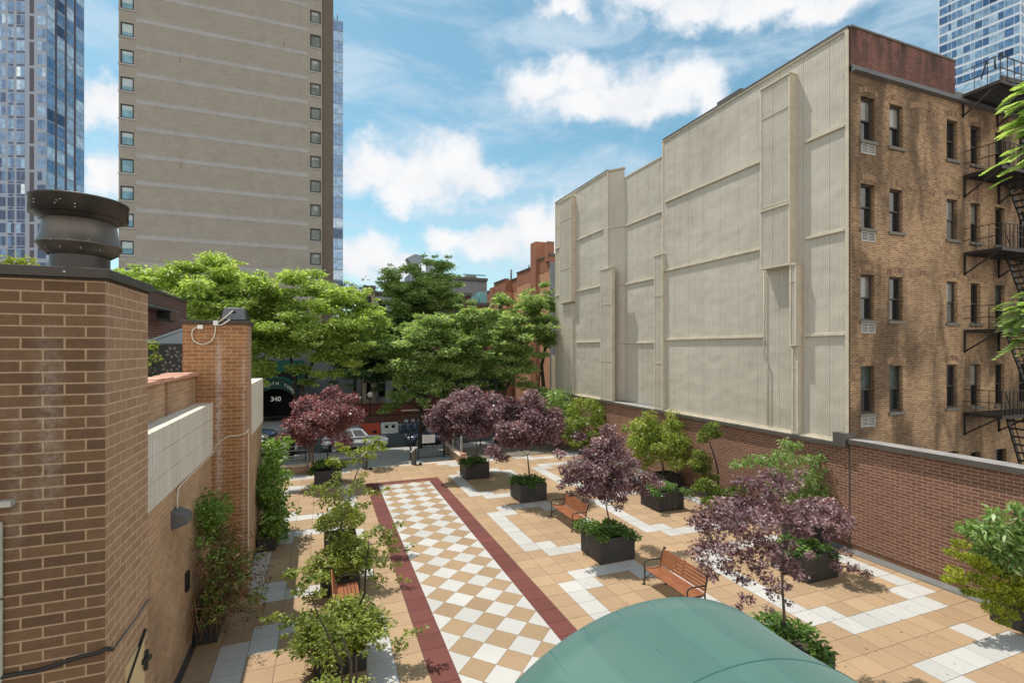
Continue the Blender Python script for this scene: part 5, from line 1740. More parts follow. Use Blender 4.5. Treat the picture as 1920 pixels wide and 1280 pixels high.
tree('maple_tree', 'nearest purple maple with airy drooping branches beside the green canopy', 'tree', (8.89, 7.56, 0.7),
     [(8.86, 7.56, 0.68), (8.9, 7.55, 1.3), (8.88, 7.58, 1.9), (8.92, 7.58, 2.8)],
     [(at(px, py, yy), r * 1.15) for px, py, yy, r in [
         (1450, 890, 7.6, .2), (1420, 905, 7.7, .22), (1480, 905, 7.5, .22), (1390, 900, 7.6, .16), (1450, 920, 7.3, .24), (1500, 885, 7.7, .12), (1360, 945, 7.6, .24), (1400, 940, 7.4, .26), (1330, 960, 7.7, .22),
         (1440, 950, 7.8, .26), (1380, 965, 7.2, .26), (1310, 975, 7.6, .18), (1420, 970, 7.0, .24), (1480, 955, 7.6, .2), (1350, 985, 7.5, .24), (1330, 1015, 7.7, .22), (1400, 1000, 7.4, .24), (1445, 990, 7.5, .18),
         (1310, 1030, 7.5, .18), (1355, 1025, 7.2, .22), (1320, 1060, 7.6, .18), (1390, 1035, 7.7, .22), (1430, 1030, 7.2, .22), (1365, 1060, 7.5, .2), (1335, 1078, 7.4, .12), (1420, 1060, 7.6, .2), (1460, 1040, 7.8, .2),
         (1480, 1060, 7.4, .2), (1395, 1085, 7.4, .14), (1440, 1085, 7.6, .16), (1470, 1095, 7.6, .14), (1400, 1120, 7.5, .12), (1450, 1110, 7.7, .14), (1385, 1135, 7.5, .08), (1440, 1140, 7.4, .08), (1480, 1130, 7.6, .08),
         (1520, 950, 7.8, .2), (1550, 955, 7.7, .18), (1575, 965, 7.6, .18), (1540, 975, 7.4, .18), (1585, 990, 7.6, .14), (1560, 1000, 7.5, .14), (1500, 980, 7.8, .18), (1500, 1000, 7.4, .14),
         (1520, 1040, 7.4, .1), (1480, 1020, 7.5, .14), (1570, 1060, 7.3, .12), (1600, 1065, 7.3, .13), (1625, 1075, 7.2, .12), (1590, 1035, 7.4, .10), (1500, 1080, 7.5, .12)]] + ball(at(1405, 985, 7.5), (.95, .85, .62), 20, 63, (.1, .19), .25, -.9, .4) + ball(at(1520, 975, 7.6), (.65, .6, .35), 8, 64, (.1, .16), .3, -.9, .4),
     dict(MAPLE, per=4000, size=.06, var=.48), M['lf_maple'], M['bark'], 0.036, 140, GM)
tree('maple_tree', 'low purple maple half hidden in the second-row planter near the brick wall', 'tree', (13.82, 11.04, 0.7),
     [(13.9, 11.04, 0.68), (14.0, 11.0, 1.2), (14.1, 10.95, 1.6)],
     ball((14.15, 10.85, 1.85), (0.8, 0.75, 0.35), 20, 6, (0.16, 0.26), 0.4),
     dict(MAPLE, per=3000, size=.07), M['lf_maple'], M['bark'], 0.035, 150, GM)

# ------------------------------------------------------------------ trees and shrubs along the brick wall
LONG = dict(per=800, size=0.17, asp=0.30, flat=0.8, up=0.35, droop=0.75, var=0.4, hollow=0.15, fold=0.08)
tree('leafy_tree', 'broad yellow-green long-leaved tree by the middle of the brick wall', 'tree', (15.9, 20.5, 0.5),
     [(16.0, 20.5, 0.5), (15.95, 20.5, 0.9), (15.9, 20.5, 1.4)],
     ball((15.55, 20.3, 2.15), (1.6, 1.3, 1.35), 60, 11, (0.3, 0.46), 0.4, noise=.35) + [(at(1262, 775, 20.4), .3), (at(1215, 775, 20.4), .32), (at(1300, 815, 20), .3), (at(1178, 800, 20.3), .3)],
     dict(LONG, per=900, size=.19), M['lf_peach'], M['bark'], 0.06, 160)
tree('leafy_tree', 'light green upright tree near the far end of the brick wall', 'tree', (16.1, 28.2, 0.5),
     [(16.2, 28.2, 0.5), (16.2, 28.2, 1.2), (16.1, 28.2, 1.9)],
     ball((16.0, 28.2, 2.5), (1.3, 1.0, 1.1), 26, 12, (0.35, 0.5), 0.4, noise=.4) + [(at(1140, 752, 28), .3), (at(1130, 765, 28), .35), (at(1075, 760, 28), .35)],
     dict(LONG, per=600, size=.22), M['lf_peach'], M['bark'], 0.05, 170)
tree('leafy_tree', 'large green shrub-like tree in the far right corner behind the purple maples', 'tree', (15.2, 31.2, 0),
     [(15.4, 31.2, 0), (15.3, 31.2, 1.0), (15.2, 31.2, 2.0)],
     ball((15.1, 31.0, 2.6), (1.6, 1.2, 1.7), 34, 13, (0.4, 0.6), 0.4, noise=.3),
     dict(LONG, per=520, size=.24), M['lf_fresh'], M['bark'], 0.06, 180)
tree('leafy_tree', 'fresh green spreading tree in front of the vertical joint of the brick wall', 'tree', (16.1, 12.9, 0.5),
     [(16.1, 12.9, 0.5), (16.05, 12.9, 1.0), (16.0, 12.9, 1.5)],
     [(at(px, py, yy), r * 1.15) for px, py, yy, r in [
         (1500, 925, 12.9, .34), (1530, 915, 12.8, .34), (1480, 905, 13.0, .34), (1555, 900, 12.8, .3), (1510, 890, 13.0, .34), (1540, 880, 12.9, .3), (1580, 890, 12.7, .24), (1605, 890, 12.6, .18), (1600, 875, 12.6, .18),
         (1570, 860, 12.8, .2), (1460, 880, 13.2, .3), (1490, 860, 13.1, .28), (1465, 850, 13.2, .26), (1440, 860, 13.3, .26), (1410, 862, 13.4, .24), (1385, 868, 13.5, .2), (1490, 835, 13.1, .22), (1470, 828, 13.2, .16),
         (1550, 840, 12.8, .16), (1565, 828, 12.7, .14), (1540, 855, 12.8, .18), (1525, 935, 12.7, .26), (1480, 935, 12.9, .28), (1450, 915, 13.1, .28), (1560, 925, 12.6, .22), (1520, 860, 13, .22), (1585, 935, 12.6, .14)]],
     dict(LONG, per=1500, size=.17), M['lf_fresh'], M['bark'], 0.045, 190)
tree('leafy_tree', 'fresh green drooping-leaved tree at the right edge above golden conifer pads', 'tree', (16.3, 6.9, 0.5),
     [(16.3, 6.9, 0.5), (16.25, 6.95, 1.1), (16.2, 7.0, 1.7)],
     [(at(px, py, yy), r) for px, py, yy, r in [
         (1870, 1000, 7.1, .34), (1900, 990, 7.0, .34), (1840, 1000, 7.2, .3), (1880, 1025, 7.0, .34), (1855, 1030, 7.2, .3), (1910, 1030, 6.9, .34), (1825, 990, 7.3, .22), (1812, 985, 7.3, .16), (1865, 970, 7.1, .2), (1872, 955, 7.1, .14),
         (1905, 945, 6.9, .14), (1915, 955, 6.8, .16), (1850, 985, 7.2, .22), (1890, 1055, 6.9, .28), (1935, 1000, 6.7, .4), (1960, 980, 6.5, .4), (1950, 1050, 6.6, .4)]],
     dict(LONG, per=1300, size=.2, asp=.34), M['lf_fresh'], M['bark_pale'], 0.05, 200)


def pads(name, label, cat, base, trunk, items, mat, bark, tr, seed, size=0.06, per=2600):
    """cloud-pruned conifer: dense pads of short needles"""
    return tree(name, label, cat, base, trunk, items, dict(per=per, size=size, asp=0.5, flat=0.6, up=0.3, droop=-0.35, var=0.45, hollow=0.35, fold=0.15, lobes=3), mat, bark, tr, seed)


pads('conifer', 'golden green conifer with stacked pads at the right edge of the plaza', 'conifer', (16.2, 6.9, 0.5),
     [(16.25, 6.9, 0.5), (16.1, 6.95, 0.9), (15.95, 7.0, 1.25)],
     [(at(px, py, yy), r * 1.12) for px, py, yy, r in [
         (1800, 1020, 7.3, .16), (1785, 1035, 7.35, .13), (1812, 1045, 7.25, .16), (1830, 1050, 7.2, .2), (1790, 1070, 7.3, .15), (1778, 1085, 7.35, .13), (1800, 1088, 7.3, .13), (1850, 1065, 7.1, .22), (1880, 1070, 7.0, .22), (1835, 1085, 7.1, .2),
         (1860, 1095, 7.0, .22), (1895, 1095, 6.9, .22), (1815, 1108, 7.2, .14), (1845, 1115, 7.1, .18), (1875, 1120, 6.95, .2), (1905, 1125, 6.85, .2), (1860, 1140, 6.95, .18), (1890, 1150, 6.85, .18), (1910, 1105, 6.8, .2), (1880, 1165, 6.85, .12), (1925, 1090, 6.7, .2), (1930, 1140, 6.7, .2)]],
     M['lf_gold'], M['bark_pale'], 0.05, 210, 0.05, 6500)
pads('conifer', 'cloud-pruned conifer with bare leaning trunk against the middle of the brick wall', 'conifer', (16.1, 17.0, 0.5),
     [(16.15, 17.0, 0.5), at(1346, 880, 17.0), at(1338, 850, 17.0), at(1330, 828, 17.0)],
     [(at(px, py, yy), r * 1.12) for px, py, yy, r in [
         (1330, 805, 17.0, .3), (1322, 815, 17.0, .28), (1340, 815, 17.0, .26), (1318, 825, 17, .2), (1338, 797, 17, .2), (1310, 850, 17.1, .25), (1320, 862, 17.1, .3), (1303, 868, 17.1, .28), (1325, 878, 17, .24), (1312, 880, 17.1, .24),
         (1340, 895, 16.9, .2), (1325, 892, 17, .2)]],
     M['lf_conifer'], M['bark_dark'], 0.045, 220, 0.075, 3200)
pads('conifer', 'low spreading green conifer at the foot of the brick wall behind the nearest purple maple', 'conifer', (15.8, 15.9, 0),
     [(15.9, 15.9, 0), (15.85, 15.9, 0.3), (15.8, 15.9, 0.6)],
     [(at(px, py, yy), r * 1.12) for px, py, yy, r in [
         (1320, 905, 16.4, .3), (1335, 915, 16.2, .3), (1310, 915, 16.4, .25), (1345, 930, 15.9, .3), (1365, 925, 15.7, .3), (1330, 940, 15.8, .28), (1355, 945, 15.6, .28), (1375, 945, 15.4, .26), (1385, 915, 15.6, .25), (1395, 935, 15.2, .25), (1340, 955, 15.5, .18)]],
     M['lf_conifer'], M['bark_dark'], 0.05, 230, 0.08, 2600)
pads('conifer', 'yellow-green low conifer beside the far end of the brick wall', 'conifer', (15.6, 26.5, 0),
     [(15.7, 26.5, 0), (15.65, 26.5, .6), (15.6, 26.5, 1.2)],
     [(at(px, py, yy), r * 1.12) for px, py, yy, r in [(1070, 805, 26.8, .4), (1085, 815, 26.5, .4), (1065, 822, 26.8, .4), (1080, 830, 26.3, .4), (1095, 825, 26.2, .35), (1090, 795, 26.6, .35), (1110, 815, 26, .35), (1095, 835, 26, .3)]],
     M['lf_conifer'], M['bark_dark'], 0.05, 240, 0.10, 1900)

# ------------------------------------------------------------------ left row: light trees growing out of planters
HORN = dict(per=700, size=0.085, asp=0.5, flat=0.7, up=0.55, droop=0.15, var=0.42, hollow=0.1, fold=0.1)
tree('young_tree', 'pale-stemmed young tree with lime-green top left of the diamond paving', 'tree', (0.62, 18.2, 0.7),
     [(0.62, 18.2, 0.68), at(650, 960, 17.9), at(660, 910, 17.8), at(675, 870, 17.8)],
     [(at(px, py, yy), r) for px, py, yy, r in [
         (645, 842, 17.8, .2), (660, 850, 17.9, .2), (625, 862, 17.8, .2), (640, 868, 17.7, .18), (680, 845, 17.8, .22), (700, 838, 17.7, .22), (715, 832, 17.8, .16), (720, 842, 17.8, .13), (695, 855, 17.8, .16), (635, 832, 17.9, .12), (705, 822, 17.8, .14),
         (670, 862, 17.9, .16), (615, 868, 17.8, .1), (680, 890, 17.6, .16), (675, 900, 17.6, .12), (655, 868, 17.8, .14), (690, 825, 17.8, .12)]],
     dict(HORN, per=2200, size=.095), M['lf_lime'], M['bark_pale'], 0.045, 300)
tree('young_tree', 'olive-green spreading young tree beyond the left bench', 'tree', (0.5, 15.1, 0.7),
     [(0.5, 15.1, 0.68), (0.5, 15.1, 1.2), (0.55, 15.1, 1.9)],
     [(at(px, py, yy), r) for px, py, yy, r in [
         (600, 915, 15.6, .22), (580, 912, 15.6, .14), (625, 905, 15.5, .22), (650, 920, 15.4, .26), (620, 930, 15.3, .26), (640, 945, 15.2, .3), (605, 940, 15.4, .2), (670, 905, 15.3, .18), (690, 920, 15.3, .18), (710, 925, 15.3, .16), (722, 915, 15.3, .1),
         (660, 950, 15.1, .24), (680, 945, 15.2, .18), (615, 970, 15.3, .3), (640, 975, 15.1, .3), (605, 985, 15.3, .24), (650, 990, 15.0, .26), (625, 1000, 15.1, .24), (580, 925, 15.5, .12), (630, 890, 15.4, .14), (690, 945, 15.2, .12)]],
     dict(HORN, per=1700, size=.10), M['lf_hornbeam'], M['bark'], 0.04, 310)
tree('young_tree', 'open-branched olive-green tree leaning over the red paving border', 'tree', (0.38, 11.5, 0.7),
     [(0.6, 11.5, 0.68), at(684, 1110, 11.5), at(686, 1060, 11.5), at(692, 1020, 11.5)],
     [(at(px, py, yy), r) for px, py, yy, r in [
         (690, 1000, 11.5, .14), (710, 992, 11.5, .14), (730, 1000, 11.5, .14), (745, 985, 11.5, .08), (750, 978, 11.5, .06), (720, 1015, 11.4, .14), (740, 1030, 11.4, .1), (760, 1028, 11.4, .08), (772, 1020, 11.4, .06), (700, 1030, 11.6, .14), (680, 1030, 11.6, .12),
         (690, 1055, 11.5, .12), (715, 1055, 11.4, .12), (740, 1060, 11.4, .10), (750, 1084, 11.4, .07), (765, 1086, 11.4, .05), (700, 1080, 11.5, .12), (720, 1085, 11.4, .08), (735, 1015, 11.5, .1), (670, 1050, 11.6, .10), (705, 1100, 11.5, .06), (725, 1035, 11.5, .1)]],
     dict(HORN, per=4200, size=.085), M['lf_hornbeam'], M['bark_dark'], 0.025, 320)
tree('young_tree', 'multi-stemmed olive tree with arms reaching both ways at the bottom left', 'tree', (0.40, 8.75, 0.7),
     [(0.45, 8.7, 0.68), at(658, 1240, 8.7), at(650, 1215, 8.75), at(640, 1190, 8.8)],
     [(at(px, py, yy), r) for px, py, yy, r in [
         (700, 1195, 8.8, .08), (720, 1185, 8.8, .09), (715, 1210, 8.8, .08), (735, 1170, 8.8, .06), (745, 1200, 8.8, .08), (755, 1210, 8.8, .07), (765, 1185, 8.8, .07), (780, 1180, 8.8, .06), (795, 1177, 8.8, .05), (740, 1218, 8.8, .05),
         (620, 1160, 8.9, .1), (640, 1175, 8.9, .1), (590, 1150, 8.9, .08), (545, 1160, 8.9, .09), (520, 1155, 8.9, .08), (500, 1158, 8.9, .06), (560, 1165, 8.9, .08), (570, 1150, 8.9, .06), (530, 1172, 8.9, .06), (560, 1190, 8.9, .06), (535, 1190, 8.9, .05),
         (580, 1120, 9.0, .1), (600, 1110, 9.0, .1), (560, 1105, 9.0, .1), (545, 1075, 9.1, .1), (560, 1070, 9.1, .1), (580, 1080, 9.1, .09), (540, 1080, 9.1, .07), (605, 1080, 9.1, .09), (570, 1095, 9.0, .1), (525, 1220, 8.8, .05), (560, 1218, 8.8, .05), (585, 1235, 8.7, .06), (595, 1240, 8.7, .06),
         (640, 1210, 8.8, .08), (680, 1225, 8.7, .06), (610, 1195, 8.9, .08)]],
     dict(HORN, per=6000, size=.075, asp=.48), M['lf_hornbeam'], M['bark'], 0.03, 330,
     trunks=[[(0.55, 8.75, 0.68), at(668, 1230, 8.7), at(690, 1212, 8.75)], [(0.35, 8.8, 0.68), at(640, 1240, 8.8), at(600, 1160, 8.9), at(580, 1110, 9.0)]])


def bush(label, c, r, seed, mat, per, size, group=None, name='bush', cat='shrub', asp=.5, h=None, base_z=0.34):
    t = thing(name, label, cat, (c[0], c[1], base_z), group)
    rng = np.random.default_rng(seed)
    mb = MB()
    for k in range(6):
        a = k * 1.05; mb.tube([(c[0], c[1], base_z), (c[0] + r[0] * .35 * math.cos(a), c[1] + r[1] * .35 * math.sin(a), c[2]), (c[0] + r[0] * .75 * math.cos(a), c[1] + r[1] * .75 * math.sin(a), c[2] + r[2] * .35)], [0.014, 0.01, 0.004], 5)
    mb.build('stem', M['bark_dark'], t)
    lf = Leaves(seed)
    for k in range(26):
        v = rng.normal(size=3); v /= np.linalg.norm(v); v[2] = abs(v[2]) * 1.0 - 0.25
        p = np.array(c) + v * np.array(r) * rng.uniform(0.62, 0.92)
        lf.clump(tuple(p), 0.32 * np.mean(r), per / 26, size, asp, 0.8, 0.55, 0.15, float(np.clip(rng.normal(.52, .12), .1, .9)), 0.42, hollow=.2)
    lf.build('foliage', mat, t)
    return t


bush('dense rounded olive bush in the near planter by the left bench', (0.36, 11.35, 0.70), (0.95, 0.98, 0.78), 401, M['lf_hornbeam'], 9500, 0.08)
bush('rounded olive bush at the bottom edge below the multi-stemmed tree', (0.40, 8.6, 0.74), (0.92, 0.95, 0.74), 402, M['lf_hornbeam'], 10500, 0.066)
bush('olive bush directly beyond the left bench', (0.5, 15.1, 0.8), (0.9, 0.88, 0.85), 403, M['lf_hornbeam'], 6500, 0.095)
bush('yellowish bush under the lime-green young tree', (0.62, 18.2, 0.9), (0.78, 0.75, 0.6), 404, M['lf_hornbeam'], 3000, 0.10)


def cover(label, x, y, z, w, seed, mat=None, size=0.10, n=900, spread=1.0, rise=0.22, asp=.55):
    t = thing('planter_plant', label, 'planter plant', (x, y, z), 'leafy ground cover in the planters')
    lf = Leaves(seed); rng = np.random.default_rng(seed)
    for k in range(22):
        a, b = rng.uniform(-1, 1), rng.uniform(-1, 1)
        e = max(abs(a), abs(b))
        p = (x + a * w * .55 * spread, y + b * w * .55 * spread, z + rise * (1 - e * e) * rng.uniform(.5, 1.2) + (0.03 if e < .9 else -.05))
        lf.clump(p, (0.2, 0.2, 0.10), n * 2 / 22, size, asp, 1, 0.65, 0.1, float(np.clip(rng.normal(.5, .15), .1, .9)), 0.4, hollow=.1)
    lf.build('foliage', mat or M['lf_ground'], t)
    return t


cover('low green ground cover in the planter nearest the gate', 7.7, 25.72, 0.72, 1.2, 501)
cover('low green ground cover in the planter behind the far bench', 8.89, 21.08, 0.72, 1.2, 502)
c3 = cover('bushy green ground cover spilling from the planter between the two right-hand benches', 8.89, 14.32, 0.74, 1.25, 503, n=1500, size=.10)
cover('weeping broad-leaved plant beside the green canopy', 8.89, 7.5, 0.72, 1.45, 504, n=1100, size=.13, spread=1.15, rise=.3, asp=.45)
cover('trailing green leaves hanging over the left edge of the second-row planter', 13.75, 17.8, 0.72, 1.35, 505, n=1100, spread=1.08)
cover('green ground cover in the planter half hidden behind the nearest purple maple', 13.82, 11.04, 0.72, 1.25, 506)
cover('green ground cover under the reddish maple left of the entrance', 0.32, 27.0, 0.76, 1.4, 507, n=1100, rise=.35)
lf_extra = thing('planter_plant', 'round tuft of bright leaves overhanging the bench-side corner of the middle planter', 'planter plant', (8.3, 14.9, 0.75), 'leafy ground cover in the planters')
lf = Leaves(508); lf.clump((8.28, 14.85, 0.88), (0.3, 0.3, 0.2), 420, 0.085, .55, 1, .5, .1, .55, .4, hollow=.3); lf.build('foliage', M['lf_ground'], lf_extra)

# dropped leaves on the paving under the maples
rng = np.random.default_rng(5)
qs = []; ss = []
for cx_, cy_, n_ in ((9.2, 6.9, 60), (9.2, 13.6, 80), (9.2, 20.4, 60), (8.0, 25.0, 60), (14.1, 10.4, 70), (0.7, 26.3, 50), (.6, 12.5, 70), (16.2, 12, 80), (16.2, 19.5, 60), (-2.2, 14, 60), (7, 16, 60), (12, 8, 60)):
    for k in range(n_):
        x_, y_ = cx_ + rng.normal() * 1.3, cy_ + rng.normal() * 1.3
        a_ = rng.uniform(0, 6.28); s_ = rng.uniform(.02, .05)
        if -2.6 < x_ < 16.4 and y_ > 0:
            d_ = np.array([math.cos(a_), math.sin(a_), 0]) * s_; e_ = np.array([-math.sin(a_), math.cos(a_), 0]) * s_ * .3
            p_ = np.array([x_, y_, 0.006]); qs.append([p_, p_ + d_ * .5 + e_ + [0, 0, .008], p_ + d_, p_ + d_ * .5 - e_ + [0, 0, .004]]); ss.append(rng.random())
fl_l = Leaves(1); fl_l.q = [np.array(qs)]; fl_l.s = [np.array(ss)]
o = fl_l.build('fallen_leaves', M['lf_brown']); tag(o, 'small dry leaves scattered over the paving under the trees', 'leaves', kind='stuff')

# ------------------------------------------------------------------ vine, ivy and terrace plants
vn = thing('vine', 'tangled half-dry vine climbing from the black planter on the left building', 'vine', (-2.2, 13.6, 0.5))
rng = np.random.default_rng(77)
mb = MB()
for k in range(80):
    p = np.array([-2.45 + rng.normal() * .12, 13.7 + rng.normal() * .35, .55])
    pts = [tuple(p)]
    v = np.array([rng.normal() * .3, rng.normal() * .4, 1.0])
    for s in range(7):
        v = v + rng.normal(size=3) * .55 + np.array([0.10, -0.02, -0.13 * s * .55]); v /= np.linalg.norm(v)
        p = p + v * 0.34
        p[0] = max(-2.68, min(-1.3, p[0])); p[1] = max(12.7, min(15.2, p[1])); p[2] = max(.4, min(3.3, p[2]))
        pts.append(tuple(p))
    mb.tube(pts, [0.013 - 0.0012 * i for i in range(len(pts))], 5, cap=False)
mb.build('stem', simple('dry_vine_stem', (0.22, 0.12, 0.055), 0.85, var=.4, scale=9), vn)
lf = Leaves(78)
for k in range(90):
    t_ = rng.random()
    zz = 0.7 + 2.6 * t_
    w_ = 0.95 * (1 - t_) ** 0.5 + 0.12
    c = (-2.66 + abs(rng.normal()) * .5 * w_ + (.25 if t_ < .55 else 0), 13.8 + rng.normal() * .42 - .45 * (1 - t_), zz)
    lf.clump(c, .17, 26, .085, .5, .8, .5, .3, .5, .45)
for k in range(16):
    c = (-2.62 + abs(rng.normal()) * .18, 14.2 + rng.normal() * .4, rng.uniform(2.2, 3.15))
    lf.clump(c, .2, 60, .09, .55, .8, .5, .2, .55, .4)
lf.build('foliage', M['lf_ivy'], vn)
lf = Leaves(79)
for k in range(150):
    t_ = rng.random()
    c = (-2.6 + abs(rng.normal()) * .42 + .2 * (1 - t_), 13.6 + rng.normal() * .45 - .3 * (1 - t_), .55 + 2.0 * t_)
    lf.clump(c, .16, 20, .075, .36, .8, .4, .55, .45, .45)
lf.build('dry_foliage', M['lf_brown'], vn)
iv = thing('ivy', 'lush bright green ivy on the left building just past the second brick stack', 'ivy', (-1.7, 19.8, 0.4))
lf = Leaves(80)
for k in range(105):
    y_ = rng.uniform(18.5, 21.2); zz = rng.uniform(0.2, 3.35) * (0.72 + .28 * min(1, (y_ - 18.3) / 2))
    c = (-1.93 + abs(rng.normal()) * .25 + .25 * (1 - zz / 4), y_, zz)
    lf.clump(c, .3, 46, .13, .6, .8, .45, .3, float(np.clip(rng.normal(.52, .16), .1, .9)), .4)
lf.build('foliage', M['lf_ivy'], iv)
mb = MB()
for k in range(8): mb.tube([(-1.9, 18.7 + k * .3, 0.05), (-1.85, 18.75 + k * .3, 1.2), (-1.85, 18.8 + k * .3, 2.6)], [.02, .015, .008], 5)
mb.build('stem', M['bark'], iv)
tp = thing('potted_shrub', 'small lime-yellow shrub on the left terrace beside the flower screen', 'shrub', (-4.75, 17.2, 5.3))
lf = Leaves(81)
for k in range(14): lf.clump((-4.85 + rng.normal() * .14, 17.2 + rng.normal() * .14, 6.3 + rng.uniform(-.5, .7)), .18, 45, .09, .4, .9, .4, .4, .6, .35)
lf.build('foliage', M['lf_lime'], tp)
mb = MB(); mb.tube([(-4.85, 17.2, 5.32), (-4.83, 17.2, 6.6)], [.03, .012], 6); mb.build('stem', M['bark'], tp)
tp = thing('rooftop_shrub', 'small bright yellow-green shrub peeping over the cap of the near brick stack', 'shrub', (-3.45, 7.6, 6.3))
lf = Leaves(82)
for k in range(10): lf.clump((at(30, 492, 7.6)[0] + rng.normal() * .07, 7.6, at(30, 490, 7.6)[2] - .02 + rng.normal() * .035), .07, 40, .05, .4, .8, .5, .2, .6, .35)
lf.build('foliage', M['lf_lime'], tp)
mb = MB(); mb.tube([(at(30, 492, 7.6)[0], 7.6, 6.3), (at(30, 492, 7.6)[0], 7.6, at(30, 492, 7.6)[2])], [.02, .008], 6); mb.build('stem', M['bark'], tp)

# ------------------------------------------------------------------ street trees
LOC = dict(per=760, size=0.235, asp=0.42, flat=0.42, up=0.66, droop=0.25, var=0.5, hollow=0.0, fold=0.06)


def street_tree(label, base, trunk, clumps, mat, seed, bark='bark_dark', tr=0.2, leaf=None, trunks=None):
    rs_ = np.random.default_rng(seed + 7)
    cc = np.mean([c for c, r in clumps], axis=0)
    for i in rs_.choice(len(clumps), size=int(len(clumps) * .9)):
        c, r = np.array(clumps[i][0]), clumps[i][1]
        v = (c - cc); v /= np.linalg.norm(v) + 1e-6; v = v + rs_.normal(size=3) * .5; v /= np.linalg.norm(v)
        clumps.append((tuple(c + v * r * rs_.uniform(.7, 1.5)), r * rs_.uniform(.22, .45)))
    return tree('street_tree', label, 'tree', base, trunk, clumps, leaf or LOC, M[mat], M[bark], tr, seed, 'trees along the street', trunks=trunks)


Z0 = STREET_Z + 0.14
street_tree('bright green street tree standing behind the left brick stacks', (-7.8, 35.2, Z0), [(-7.8, 35.2, Z0), (-7.7, 35.3, 3), (-7.4, 35.6, 6.5)],
            ball((-7.6, 36, 9.1), (5.2, 3.6, 3.1), 130, 31, (0.5, 1.0), .5, -0.7, .4), 'lf_locust', 600)
street_tree('leaning street tree in front of the green entrance awning', (-1.8, 35.4, Z0), [(-1.85, 35.4, Z0), (-1.6, 35.4, 2.2), (-1.1, 35.5, 4.6), (0.1, 35.8, 7.5)],
            ball((-0.6, 36.2, 8.6), (4.4, 3.4, 3.5), 125, 32, (0.5, 0.95), .45, -0.85, .4) + [(at(px, py, 35.2), r) for px, py, r in ((480, 640, .8), (500, 700, .6), (530, 660, .8), (570, 650, .8), (600, 670, .8), (640, 640, .8), (660, 680, .7), (630, 700, .6), (575, 715, .5), (680, 640, .7), (520, 620, .9), (590, 620, .9))] + [(at(490, 690, 35), .8), (at(510, 650, 35), .9), (at(560, 690, 35.2), .8), (at(620, 660, 35), .9), (at(650, 600, 35.5), .9), (at(600, 700, 35), .6)], 'lf_locust', 610,
            trunks=[[(-1.5, 35.4, 2.6), (-1.6, 35.6, 5.0), (-2.2, 35.8, 7.8)]])
street_tree('tall dark green tree on the far side of the street in the middle', (9.6, 49, Z0), [(9.6, 49, Z0), (9.7, 49, 5), (9.8, 49, 10)],
            ball((9.6, 49, 10.9), (4.2, 3.2, 4.9), 150, 33, (0.55, 1.1), .4, -0.8, .4), 'lf_street', 620)
street_tree('light green street tree left of centre below the tall dark tree', (6.6, 35.5, Z0), [(6.6, 35.5, Z0), (6.7, 35.6, 2.5), (6.9, 35.8, 5.2)],
            ball((7.0, 36, 6.2), (3.0, 2.6, 3.1), 100, 34, (0.4, .8), .4, -0.9, .45) + [(at(px, py, 35), r) for px, py, r in ((780, 690, .9), (745, 650, .9), (800, 720, .8), (830, 720, .8), (760, 700, .9), (850, 650, .9), (715, 650, .8), (790, 640, 1.0), (820, 600, 1.0))] + [(at(735, 760, 35), .6), (at(760, 740, 35), .7), (at(720, 770, 35), .4), (at(840, 690, 35), .8), (at(720, 690, 35), .6)], 'lf_street', 630)
street_tree('wide street tree with open dark limbs right of centre', (12.3, 35.2, Z0), [(12.3, 35.2, Z0), (12.5, 35.3, 2.6), (12.2, 35.6, 5.0)],
            ball((12.0, 35.8, 7.0), (3.6, 2.8, 3.3), 105, 35, (0.4, .85), .5, -0.8, .45) + [(at(px, py, 35.4), r) for px, py, r in ((880, 690, .8), (910, 700, .8), (870, 650, .9), (940, 700, .7), (960, 660, .8), (900, 720, .6), (985, 680, .7))], 'lf_street', 640, trunks=[[(12.4, 35.2, 2.0), (11.4, 35.2, 4.2), (10.6, 35.4, 6.2)], [(12.45, 35.3, 2.4), (13.4, 35.5, 4.4), (13.8, 35.7, 6.6)]])
street_tree('street tree with a dark forked trunk beside the clad side wall', (16.6, 35.6, Z0), [(16.5, 35.6, Z0), (16.4, 35.6, 3), (16.2, 35.7, 5.6), (16.9, 35.9, 8.2)],
            ball((15.2, 36.2, 8.9), (2.7, 2.4, 2.2), 60, 36, (0.4, .8), .5, -0.7, .45) + [(at(1015, 560, 36), .9), (at(1030, 600, 36), .8), (at(980, 600, 36), .8), (at(1020, 640, 36), .7), (at(985, 720, 35), .8), (at(1010, 730, 35), .7)], 'lf_street', 650)
street_tree('dark green tree deep in shade across the street behind the reddish maple', (3.0, 50, Z0), [(3.0, 50, Z0), (3.0, 50, 3), (3.2, 50, 6)],
            ball((3.2, 50, 6.6), (3.4, 2.6, 3.9), 50, 37, (0.9, 1.3), .35, -0.9), 'lf_dark', 660)
street_tree('dark green tree across the street above the construction fence', (7.8, 50.5, Z0), [(7.8, 50.5, Z0), (7.8, 50.5, 3), (7.6, 50.5, 5.5)],
            ball((7.6, 50.5, 6.2), (3.2, 2.5, 3.8), 46, 38, (0.9, 1.3), .35, -0.9), 'lf_dark', 670)
street_tree('dark green tree across the street behind the right street trees', (15.5, 50, Z0), [(15.5, 50, Z0), (15.5, 50, 3), (15.7, 50, 6)],
            ball((15.5, 50, 6.0), (4.2, 2.6, 4.4), 60, 39, (0.9, 1.3), .35, -0.9), 'lf_dark', 680)
street_tree('thin dark treetop beside the brick tower', (3.4, 60, Z0), [(3.4, 56.0, Z0), (3.5, 56, 7), (3.6, 56, 12.4)],
            ball((3.6, 56, 13.0), (2.2, 1.6, 1.5), 18, 40, (0.6, 0.9), .4, -0.7), 'lf_dark', 690, tr=.12, leaf=dict(LOC, per=110))
